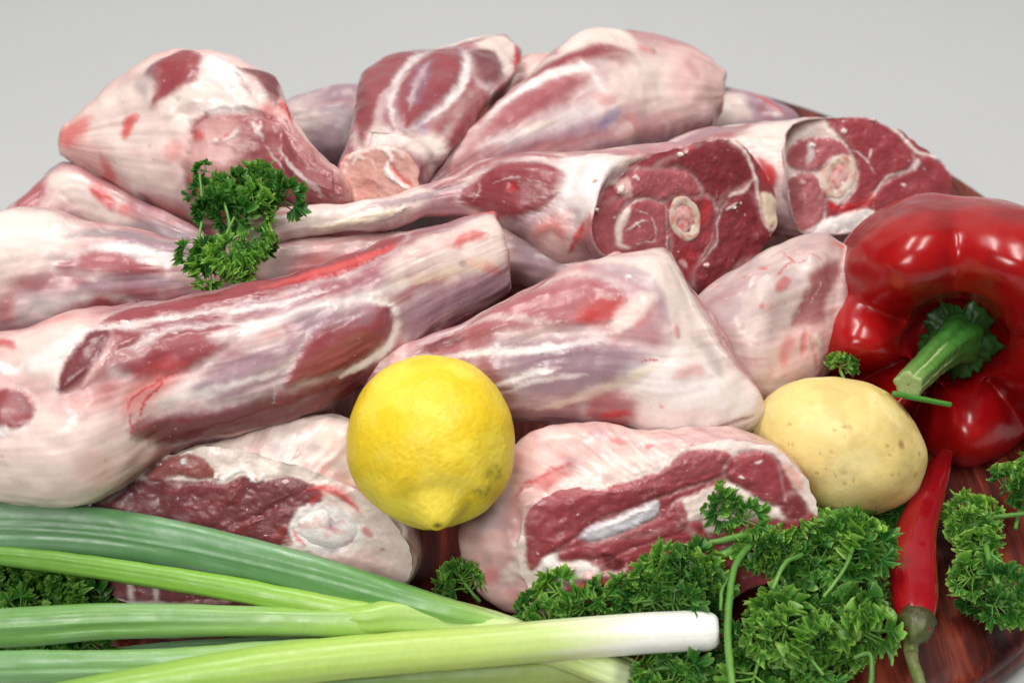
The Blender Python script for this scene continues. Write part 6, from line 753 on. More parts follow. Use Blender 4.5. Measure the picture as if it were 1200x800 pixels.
  ([-0.0368, 0.3974, 0.012], [0.0, 0.616, 0.788], [0.06, -0.787, 0.615], [736, 737, 733, 720, 700, 675, 649, 625, 607, 594, 589, 594, 607, 625, 649, 675, 700, 720, 733, 737, 736, 737, 733, 720, 700, 675, 649, 625, 607, 594, 589, 594, 607, 625, 649, 675, 700, 720, 733, 737]),
 ], paint=[
 ]),
'chilli': dict(ends=('round', 'round'), ds=0.0009, base=None, fbase=None, secs=[
  ([0.2136, 0.5183, 0.026], [-0.949, 0.195, 0.249], [-0.007, -0.801, 0.598], [332, 334, 338, 341, 344, 345, 344, 341, 338, 334, 332, 334, 338, 341, 344, 345, 344, 341, 338, 334, 332, 334, 338, 341, 344, 345, 344, 341, 338, 334, 332, 334, 338, 341, 344, 345, 344, 341, 338, 334]),
  ([0.2066, 0.5046, 0.026], [-0.952, 0.188, 0.24], [-0.001, -0.791, 0.612], [543, 546, 552, 558, 563, 564, 563, 558, 552, 546, 543, 546, 552, 558, 563, 564, 563, 558, 552, 546, 543, 546, 552, 558, 563, 564, 563, 558, 552, 546, 543, 546, 552, 558, 563, 564, 563, 558, 552, 546]),
  ([0.1974, 0.4863, 0.026], [-0.962, 0.169, 0.216], [0.007, -0.773, 0.635], [737, 741, 749, 758, 764, 766, 764, 758, 749, 741, 737, 741, 749, 758, 764, 766, 764, 758, 749, 741, 737, 741, 749, 758, 764, 766, 764, 758, 749, 741, 737, 741, 749, 758, 764, 766, 764, 758, 749, 741]),
  ([0.189, 0.4688, 0.026], [-0.983, 0.113, 0.144], [0.013, -0.741, 0.671], [868, 872, 882, 892, 899, 902, 899, 892, 882, 872, 868, 872, 882, 892, 899, 902, 899, 892, 882, 872, 868, 872, 882, 892, 899, 902, 899, 892, 882, 872, 868, 872, 882, 892, 899, 902, 899, 892, 882, 872]),
  ([0.1829, 0.452, 0.026], [-0.993, 0.072, 0.092], [0.013, -0.714, 0.7], [998, 1004, 1014, 1026, 1034, 1037, 1034, 1026, 1014, 1004, 998, 1004, 1014, 1026, 1034, 1037, 1034, 1026, 1014, 1004, 998, 1004, 1014, 1026, 1034, 1037, 1034, 1026, 1014, 1004, 998, 1004, 1014, 1026, 1034, 1037, 1034, 1026, 1014, 1004]),
  ([0.1793, 0.4374, 0.026], [-0.999, 0.022, 0.029], [0.006, -0.686, 0.728], [1051, 1057, 1068, 1080, 1089, 1092, 1089, 1080, 1068, 1057, 1051, 1057, 1068, 1080, 1089, 1092, 1089, 1080, 1068, 1057, 1051, 1057, 1068, 1080, 1089, 1092, 1089, 1080, 1068, 1057, 1051, 1057, 1068, 1080, 1089, 1092, 1089, 1080, 1068, 1057]),
  ([0.1769, 0.4233, 0.026], [-0.999, 0.023, 0.03], [0.006, -0.674, 0.739], [995, 1000, 1011, 1023, 1031, 1034, 1031, 1023, 1011, 1000, 995, 1000, 1011, 1023, 1031, 1034, 1031, 1023, 1011, 1000, 995, 1000, 1011, 1023, 1031, 1034, 1031, 1023, 1011, 1000, 995, 1000, 1011, 1023, 1031, 1034, 1031, 1023, 1011, 1000]),
  ([0.1747, 0.4125, 0.026], [-0.999, 0.028, 0.036], [0.008, -0.666, 0.746], [815, 820, 828, 838, 845, 847, 845, 838, 828, 820, 815, 820, 828, 838, 845, 847, 845, 838, 828, 820, 815, 820, 828, 838, 845, 847, 845, 838, 828, 820, 815, 820, 828, 838, 845, 847, 845, 838, 828, 820]),
  ([0.1738, 0.407, 0.026], [-1.0, 0.018, 0.023], [0.006, -0.658, 0.753], [625, 628, 633, 636, 636, 633, 625, 616, 606, 597, 594, 597, 606, 616, 625, 633, 636, 636, 633, 628, 625, 628, 633, 636, 636, 633, 625, 616, 606, 597, 594, 597, 606, 616, 625, 633, 636, 636, 633, 628]),
 ], paint=[
 ]),
}

# ================================================================ object helpers
def srgb(c):
    c = np.asarray(c, float) / 255.0
    return np.where(c <= 0.04045, c / 12.92, ((c + 0.055) / 1.055) ** 2.4)

PAL = {k: srgb(v) for k, v in dict(
    fat=(236, 218, 209), pink=(226, 182, 176), fascia=(204, 176, 176), mauve=(158, 98, 106), mauvelight=(186, 134, 138), lilac=(158, 130, 142), muscle=(144, 60, 66),
    mlight=(166, 90, 95), deep=(108, 40, 47), red=(208, 84, 80), blood=(190, 32, 36), tendon=(234, 218, 190),
    white=(242, 235, 231), grey=(142, 130, 134), bonepink=(214, 162, 150), pinkred=(222, 124, 120), palepink=(214, 190, 185),
    orange=(222, 120, 84), redbrown=(134, 58, 54), silver=(206, 202, 208), palelilac=(206, 192, 198), blue=(140, 128, 158)).items()}

def new_mesh(name, V, F, col=None, smooth=True, mat=None):
    me = bpy.data.meshes.new(name)
    V = np.asarray(V, np.float32)
    me.vertices.add(len(V)); me.vertices.foreach_set("co", V.ravel())
    loops = np.concatenate([np.asarray(f, np.int32).ravel() for f in F])
    sizes = np.concatenate([np.full(len(f), np.asarray(f).shape[1], np.int32) for f in F])
    me.loops.add(len(loops)); me.loops.foreach_set("vertex_index", loops)
    me.polygons.add(len(sizes))
    me.polygons.foreach_set("loop_start", np.r_[0, np.cumsum(sizes)[:-1]].astype(np.int32))
    me.polygons.foreach_set("loop_total", sizes)
    me.polygons.foreach_set("use_smooth", np.full(len(sizes), smooth))
    me.update(calc_edges=True); me.validate()
    if col is not None:
        at = me.color_attributes.new("Col", 'FLOAT_COLOR', 'POINT')
        c4 = np.ones((len(V), 4), np.float32); c4[:, :3] = np.clip(col, 0, 1)
        at.data.foreach_set("color", c4.ravel())
    if mat: me.materials.append(mat)
    return me

def link(name, me, parent=None, loc=(0, 0, 0)):
    o = bpy.data.objects.new(name, me); COL.objects.link(o); o.parent = parent; o.location = loc
    return o

def tag(o, label, cat, group=None):
    o["label"] = label; o["category"] = cat
    if group: o["group"] = group
    return o

def thing(name, loc, label, cat, group=None):
    o = bpy.data.objects.new(name, None); COL.objects.link(o); o.location = loc
    o.empty_display_size = 0.02
    return tag(o, label, cat, group)

def grid_faces(n, m, wrap=True):
    i, j = np.meshgrid(np.arange(n - 1), np.arange(m if wrap else m - 1), indexing='ij')
    a = i * m + j; b = i * m + (j + 1) % m
    return np.stack([a, b, b + m, a + m], -1).reshape(-1, 4)

def smooth01(x): x = np.clip(x, 0, 1); return x * x * (3 - 2 * x)

def seg_dist(P, A):
    """distance from points to polyline A (k,3)"""
    best = np.full(len(P), 1e9); par = np.zeros(len(P)); K = max(len(A) - 1, 1)
    for i in range(len(A) - 1):
        a, b = A[i], A[i + 1]
        d = b - a; L = max(d @ d, 1e-12)
        t = np.clip(((P - a) @ d) / L, 0, 1)
        e = np.linalg.norm(P - a - t[:, None] * d, axis=1)
        k = e < best; best[k] = e[k]; par[k] = (i + t[k]) / K
    return best, par

def smooth_line(A):
    if len(A) < 3: return A
    x = np.r_[0, np.cumsum(np.linalg.norm(np.diff(A, axis=0), axis=1) + 1e-6)]
    return catmull(A, x, np.linspace(0, x[-1], 4 * (len(A) - 1) + 1))

def paint(P, N, col, layers, seed, warp=0.0014, flat_n=None, fibre=None):
    """lay strokes and patches (object-space points) on the surface; returns colour and relief"""
    W = P + warp * np.stack([fbm(P * 170 + 3.1 * k, seed + k, 3) for k in range(3)], 1)
    W = W + 0.35 * warp * np.stack([noise3(P * 900 + 5.7 * k, seed + 9 + k) for k in range(3)], 1)
    brk = 0.84 + 0.36 * fbm(P * 110, seed + 5, 3)
    if fibre is None: fibre = fbm(P * 500, seed + 6, 2)
    H = np.zeros(len(P))
    for l in layers:
        A = np.array(l[-1], float) * 1e-4
        if l[0] == 'L':
            _, key, w, soft, op, h, _ = l
            w *= 1e-4; soft *= 1e-4
            d, t = seg_dist(W, smooth_line(A))
            tp = 0.30 + 0.70 * np.sqrt(np.clip(np.sin(np.pi * np.clip(t, 0, 1)), 0, 1)) if len(A) > 1 else 0.8
            k = smooth01(1 - (d - w * 0.4 * tp) / ((soft + w * 0.6) * tp))
            k = np.clip(k + 0.9 * fibre * k * (1 - k) * 2, 0, 1)
            k = k * np.clip(brk + 0.22, 0, 1.0) * (0.45 + 0.55 * np.clip(np.sin(np.pi * np.clip(t, 0, 1)) * 1.6, 0, 1))
        else:
            _, key, soft, op, h, _ = l
            soft *= 1e-4
            c = A.mean(0); n = np.zeros(3)
            for a, b in zip(A, np.roll(A, -1, axis=0)): n += np.cross(a - c, b - c)
            n /= np.linalg.norm(n)
            if n @ np.array([0, -0.8, 0.6]) < 0: n = -n
            e = A[1] - A[0]; e -= n * (e @ n); e /= np.linalg.norm(e); g = np.cross(n, e)
            A2 = np.stack([(A - c) @ e, (A - c) @ g], 1); W2 = np.stack([(W - c) @ e, (W - c) @ g], 1)
            # smooth closed outline
            K = len(A2); idx = np.arange(K * 4) / 4.0; i0 = idx.astype(int); f = (idx - i0)[:, None]
            p0, p1, p2, p3 = A2[(i0 - 1) % K], A2[i0 % K], A2[(i0 + 1) % K], A2[(i0 + 2) % K]
            O = p1 + 0.5 * f * (p2 - p0 + f * (2 * p0 - 5 * p1 + 4 * p2 - p3 + f * (3 * (p1 - p2) + p3 - p0)))
            inside = np.zeros(len(W2), bool)
            for a, b in zip(O, np.roll(O, -1, axis=0)):
                cr = (a[1] > W2[:, 1]) != (b[1] > W2[:, 1])
                with np.errstate(divide='ignore', invalid='ignore'):
                    xx = (b[0] - a[0]) * (W2[:, 1] - a[1]) / (b[1] - a[1] + 1e-15) + a[0]
                inside ^= cr & (W2[:, 0] < xx)
            d, _ = seg_dist(W2, np.r_[O, O[:1]])
            d = np.where(inside, -d, d)
            if flat_n is None: soft *= 1.35
            k = smooth01(0.5 - d / (2 * soft))
            k = np.clip(k + 0.9 * fibre * k * (1 - k) * 2, 0, 1)
            edge = np.exp(-(d / (1.1 * soft)) ** 2)
            if flat_n is None:
                fc = smooth01((N @ n - 0.02) / 0.25); k = k * fc; edge = edge * fc
            if h > 0.15: H = H - 0.55 * h * edge
            k = k * np.clip(brk + (0.22 if flat_n is None else 0.3), 0.5, 1.0)
        col = col + (PAL[key] - col) * (op * k)[:, None]
        if l[0] == 'P' and key in ('muscle', 'mlight', 'deep', 'lilac') and h > 0.15:
            rim = np.exp(-((d - 0.5 * soft) / (0.7 * soft)) ** 2) * (fc if flat_n is None else 1.0) * np.clip(brk - (0.45 if flat_n is None else 0.62), 0, 1)
            col = col + (PAL['white'] - col) * (0.55 * rim)[:, None]
        H = H + h * k
    return col, H

# ---------------------------------------------------------------- materials
def mat_base(name):
    m = bpy.data.materials.new(name); m.use_nodes = True
    nt = m.node_tree; return m, nt, nt.nodes, nt.links, nt.nodes["Principled BSDF"]

def attr_material(name, rough=0.35, spec=0.5, sss=0.0, sss_r=(1, .4, .3), sss_s=0.003, bump_scale=600, bump=0.15, coat=0.0,
                  noise_col=0.12, noise_scale=300, rough_var=0.15, bump_dist=0.0006, stretch=(1, 1, 1), wet=0.0):
    m, nt, n, l, b = mat_base(name)
    at = n.new("ShaderNodeAttribute"); at.attribute_name = "Col"
    tc = n.new("ShaderNodeTexCoord")
    mp = n.new("ShaderNodeMapping"); mp.inputs["Scale"].default_value = stretch; l.new(tc.outputs["Object"], mp.inputs[0])
    nz = n.new("ShaderNodeTexNoise"); nz.inputs["Scale"].default_value = noise_scale; nz.inputs["Detail"].default_value = 6; nz.inputs["Roughness"].default_value = 0.65
    l.new(mp.outputs[0], nz.inputs["Vector"])
    mr = n.new("ShaderNodeMapRange"); mr.inputs["From Min"].default_value = 0.25; mr.inputs["From Max"].default_value = 0.75
    mr.inputs["To Min"].default_value = 1 - noise_col; mr.inputs["To Max"].default_value = 1 + noise_col
    l.new(nz.outputs["Fac"], mr.inputs["Value"])
    mx = n.new("ShaderNodeVectorMath"); mx.operation = 'SCALE'
    l.new(at.outputs["Color"], mx.inputs[0]); l.new(mr.outputs[0], mx.inputs["Scale"])
    l.new(mx.outputs[0], b.inputs["Base Color"])
    rr = n.new("ShaderNodeMapRange"); rr.inputs["From Min"].default_value = 0.3; rr.inputs["From Max"].default_value = 0.7
    rr.inputs["To Min"].default_value = max(rough - rough_var, 0.03); rr.inputs["To Max"].default_value = rough + rough_var
    nz2 = n.new("ShaderNodeTexNoise"); nz2.inputs["Scale"].default_value = noise_scale * 0.35; nz2.inputs["Detail"].default_value = 5
    l.new(mp.outputs[0], nz2.inputs["Vector"]); l.new(nz2.outputs["Fac"], rr.inputs["Value"]); l.new(rr.outputs[0], b.inputs["Roughness"])
    b.inputs["Specular IOR Level"].default_value = spec
    if sss:
        b.inputs["Subsurface Weight"].default_value = sss; b.inputs["Subsurface Radius"].default_value = sss_r; b.inputs["Subsurface Scale"].default_value = sss_s
    if coat:
        b.inputs["Coat Weight"].default_value = coat; b.inputs["Coat Roughness"].default_value = 0.14; b.inputs["Coat IOR"].default_value = 1.38
    nb = n.new("ShaderNodeTexNoise"); nb.inputs["Scale"].default_value = bump_scale; nb.inputs["Detail"].default_value = 5
    l.new(mp.outputs[0], nb.inputs["Vector"])
    bp = n.new("ShaderNodeBump"); bp.inputs["Strength"].default_value = bump; bp.inputs["Distance"].default_value = bump_dist
    l.new(nb.outputs["Fac"], bp.inputs["Height"]); l.new(bp.outputs[0], b.inputs["Normal"])
    if wet:
        nw = n.new("ShaderNodeTexNoise"); nw.inputs["Scale"].default_value = 380; nw.inputs["Detail"].default_value = 3
        l.new(mp.outputs[0], nw.inputs["Vector"])
        bw = n.new("ShaderNodeBump"); bw.inputs["Strength"].default_value = wet; bw.inputs["Distance"].default_value = 0.0007
        l.new(nw.outputs["Fac"], bw.inputs["Height"]); l.new(bw.outputs[0], b.inputs["Coat Normal"])
        b.inputs["Coat Roughness"].default_value = 0.07
    return m

MEAT = attr_material("wet_meat_skin", rough=0.36, spec=0.5, sss=0.08, sss_r=(1, .35, .28), sss_s=0.0025, bump_scale=260, bump=0.14, noise_col=0.05, noise_scale=300, rough_var=0.14, coat=0.30, wet=0.7)
CUT = attr_material("cut_meat", rough=0.42, spec=0.42, sss=0.08, sss_r=(1, .25, .2), sss_s=0.003, bump_scale=700, bump=0.22, noise_col=0.09, noise_scale=650, rough_var=0.2, coat=0.25, wet=0.8)
BONE = attr_material("bone", rough=0.5, spec=0.35, sss=0.15, sss_s=0.002, bump_scale=900, bump=0.5, noise_col=0.1, noise_scale=500)
LEMON = attr_material("lemon_peel", rough=0.42, spec=0.4, sss=0.10, sss_r=(1, .7, .1), sss_s=0.003, bump_scale=330, bump=0.55, noise_col=0.05, noise_scale=200, rough_var=0.08, bump_dist=0.0008)
POTATO = attr_material("potato_skin", rough=0.55, spec=0.3, sss=0.05, sss_r=(1, .7, .3), sss_s=0.002, bump_scale=500, bump=0.3, noise_col=0.06, noise_scale=260)
PEPPER = attr_material("pepper_skin", rough=0.26, spec=0.5, sss=0.06, sss_r=(1, .1, .05), sss_s=0.004, bump_scale=90, bump=0.05, noise_col=0.06, noise_scale=120, rough_var=0.05, coat=0.12)
CHILLI = attr_material("chilli_skin", rough=0.17, spec=0.5, sss=0.05, sss_r=(1, .1, .05), sss_s=0.003, bump_scale=120, bump=0.06, noise_col=0.08, noise_scale=200, rough_var=0.06, coat=0.3)
ONION = attr_material("onion_leaf", rough=0.36, spec=0.45, sss=0.12, sss_r=(.6, 1, .3), sss_s=0.003, bump_scale=500, bump=0.12, noise_col=0.06, noise_scale=350, rough_var=0.1)
STEM = attr_material("green_stem", rough=0.45, spec=0.4, sss=0.1, sss_r=(.5, 1, .2), sss_s=0.002, bump_scale=700, bump=0.3, noise_col=0.14, noise_scale=500)

def leaf_material():
    m, nt, n, l, b = mat_base("parsley_leaf")
    at = n.new("ShaderNodeAttribute"); at.attribute_name = "Col"
    oi = n.new("ShaderNodeObjectInfo")
    hs = n.new("ShaderNodeHueSaturation")
    mr = n.new("ShaderNodeMapRange"); mr.inputs["To Min"].default_value = 0.65; mr.inputs["To Max"].default_value = 1.7
    l.new(oi.outputs["Random"], mr.inputs["Value"]); l.new(mr.outputs[0], hs.inputs["Value"])
    l.new(at.outputs["Color"], hs.inputs["Color"])
    mh = n.new("ShaderNodeMapRange"); mh.inputs["To Min"].default_value = 0.515; mh.inputs["To Max"].default_value = 0.475
    l.new(oi.outputs["Random"], mh.inputs["Value"]); l.new(mh.outputs[0], hs.inputs["Hue"])
    b.inputs["Roughness"].default_value = 0.38; b.inputs["Specular IOR Level"].default_value = 0.45
    l.new(hs.outputs[0], b.inputs["Base Color"])
    tr = n.new("ShaderNodeBsdfTranslucent")
    mul = n.new("ShaderNodeVectorMath"); mul.operation = 'MULTIPLY'; mul.inputs[1].default_value = (1.3, 1.5, 0.5)
    l.new(hs.outputs[0], mul.inputs[0]); l.new(mul.outputs[0], tr.inputs[0])
    mx = n.new("ShaderNodeMixShader"); mx.inputs[0].default_value = 0.28
    l.new(b.outputs[0], mx.inputs[1]); l.new(tr.outputs[0], mx.inputs[2])
    l.new(mx.outputs[0], n["Material Output"].inputs[0])
    nb = n.new("ShaderNodeTexNoise"); nb.inputs["Scale"].default_value = 900
    bp = n.new("ShaderNodeBump"); bp.inputs["Strength"].default_value = 0.3; bp.inputs["Distance"].default_value = 0.0004
    tc = n.new("ShaderNodeTexCoord"); l.new(tc.outputs["Object"], nb.inputs["Vector"])
    l.new(nb.outputs["Fac"], bp.inputs["Height"]); l.new(bp.outputs[0], b.inputs["Normal"])
    return m
LEAF = leaf_material()

def wood_material():
    m, nt, n, l, b = mat_base("red_brown_wood")
    tc = n.new("ShaderNodeTexCoord")
    mp = n.new("ShaderNodeMapping"); mp.inputs["Rotation"].default_value = (0, 0, math.radians(18)); mp.inputs["Scale"].default_value = (1, 0.09, 1)
    l.new(tc.outputs["Object"], mp.inputs[0])
    n1 = n.new("ShaderNodeTexNoise"); n1.inputs["Scale"].default_value = 170; n1.inputs["Detail"].default_value = 7; n1.inputs["Roughness"].default_value = 0.7; n1.inputs["Distortion"].default_value = 0.5
    n2 = n.new("ShaderNodeTexNoise"); n2.inputs["Scale"].default_value = 38; n2.inputs["Detail"].default_value = 3
    l.new(mp.outputs[0], n1.inputs["Vector"]); l.new(mp.outputs[0], n2.inputs["Vector"])
    ad = n.new("ShaderNodeMath"); ad.operation = 'MULTIPLY_ADD'; ad.inputs[1].default_value = 0.55
    l.new(n2.outputs["Fac"], ad.inputs[0])
    ml = n.new("ShaderNodeMath"); ml.operation = 'MULTIPLY'; ml.inputs[1].default_value = 0.5; l.new(n1.outputs["Fac"], ml.inputs[0])
    l.new(ml.outputs[0], ad.inputs[2])
    cr = n.new("ShaderNodeValToRGB"); e = cr.color_ramp.elements
    e[0].position = 0.43; e[0].color = (*srgb((38, 13, 11)), 1)
    e[1].position = 0.64; e[1].color = (*srgb((142, 60, 38)), 1)
    x = e.new(0.53); x.color = (*srgb((86, 28, 20)), 1)
    l.new(ad.outputs[0], cr.inputs[0]); l.new(cr.outputs[0], b.inputs["Base Color"])
    b.inputs["Roughness"].default_value = 0.42; b.inputs["Specular IOR Level"].default_value = 0.35
    b.inputs["Coat Weight"].default_value = 0.05; b.inputs["Coat Roughness"].default_value = 0.25
    bp = n.new("ShaderNodeBump"); bp.inputs["Strength"].default_value = 0.25; bp.inputs["Distance"].default_value = 0.0006
    l.new(n1.outputs["Fac"], bp.inputs["Height"]); l.new(bp.outputs[0], b.inputs["Normal"])
    return m

def paper_material():
    m, nt, n, l, b = mat_base("grey_backdrop")
    tc = n.new("ShaderNodeTexCoord"); nz = n.new("ShaderNodeTexNoise"); nz.inputs["Scale"].default_value = 3.0; nz.inputs["Detail"].default_value = 4
    l.new(tc.outputs["Object"], nz.inputs["Vector"])
    cr = n.new("ShaderNodeValToRGB"); e = cr.color_ramp.elements
    e[0].position = 0.3; e[0].color = (0.50, 0.512, 0.515, 1); e[1].position = 0.7; e[1].color = (0.52, 0.532, 0.535, 1)
    l.new(nz.outputs["Fac"], cr.inputs[0]); l.new(cr.outputs[0], b.inputs["Base Color"])
    b.inputs["Roughness"].default_value = 0.75; b.inputs["Specular IOR Level"].default_value = 0.2
    return m

# ================================================================ setting
def backdrop():
    prof = [(-0.6, -0.03), (1.35, -0.03)]
    for k in range(1, 13):
        a = k / 12 * math.pi / 2
        prof.append((1.35 + 0.5 * math.sin(a), -0.03 + 0.5 * (1 - math.cos(a))))
    prof.append((1.85, 2.2))
    V = []; F = []
    for y, z in prof: V += [(-1.8, y, z), (1.8, y, z)]
    for i in range(len(prof) - 1): F.append((2 * i, 2 * i + 1, 2 * i + 3, 2 * i + 2))
    o = link("backdrop", new_mesh("backdrop", V, [np.array(F)], mat=paper_material()))
    o["kind"] = "structure"
backdrop()

def board():
    R = 0.318; prof = [(0.0, 0.0), (R * 0.5, 0.0), (R - 0.012, 0.0), (R - 0.006, -0.0006), (R - 0.003, -0.0022), (R - 0.001, -0.005), (R, -0.0075),
                       (R - 0.001, -0.009), (R + 0.0005, -0.0105), (R + 0.001, -0.016), (R - 0.001, -0.024), (R - 0.008, -0.0292), (0.0, -0.0292)]
    m = 160; P = np.zeros((len(prof), m, 3))
    a = np.arange(m) / m * 2 * np.pi
    for i, (r, z) in enumerate(prof):
        r = max(r, 0.001)
        P[i, :, 0] = r * np.cos(a); P[i, :, 1] = r * np.sin(a); P[i, :, 2] = z
    o = link("wooden_board", new_mesh("wooden_board", P.reshape(-1, 3), [grid_faces(len(prof), m)[:, ::-1]], mat=wood_material()), loc=(0.026, 0.664, 0.0))
    tag(o, "round red-brown wooden board that carries all the meat and vegetables", "board")
board()

# ================================================================ meat
def base_colour(P, s, ph, key, seed, n, m, rm):
    S = np.repeat(s, m); A = np.tile(ph, n)
    q = np.stack([S * 14, np.cos(A) * rm * 150, np.sin(A) * rm * 150], 1)
    st = fbm(q, seed, 4)
    st2 = fbm(P * 75, seed + 3, 3)
    st3 = fbm(np.stack([S * 22, np.cos(A) * rm * 230, np.sin(A) * rm * 230], 1), seed + 7, 3)
    G3 = P.reshape(n, m, 3); rad = np.linalg.norm(G3 - G3.mean(1, keepdims=True), axis=2).mean(1)
    w = np.repeat(np.clip(rad / (0.7 * rm) - 0.15, 0, 1), m); st = st * w; st3 = st3 * w
    col = np.tile(PAL[key], (len(P), 1))
    col = col + (PAL['fat'] - col) * (0.38 * smooth01((st2 - 0.04) / 0.35))[:, None]
    col = col + (PAL['mlight'] - col) * (0.34 * smooth01((st - 0.06) / 0.3))[:, None]
    col = col + (PAL['lilac'] - col) * (0.34 * smooth01((-st2 - 0.04) / 0.3))[:, None]
    col = col + (PAL['pinkred'] - col) * (0.28 * smooth01((fbm(P * 110 + 9, seed + 21, 3) - 0.32) / 0.25))[:, None]
    col = col * (1 + 0.07 * st3)[:, None]
    return col, st, st3

def finish(P, z_min=0.0012):
    P = P.copy(); P[:, 2] = np.maximum(P[:, 2], z_min + 0.15 * np.minimum(P[:, 2] - z_min, 0) * 0)
    return P

def ball(n, m):
    t = np.linspace(0.004, math.pi - 0.004, n); ph = np.arange(m) / m * 2 * np.pi
    T, Pp = np.meshgrid(t, ph, indexing='ij')
    return np.stack([np.sin(T) * np.cos(Pp), np.sin(T) * np.sin(Pp), np.cos(T)], -1).reshape(-1, 3), T.ravel(), Pp.ravel()

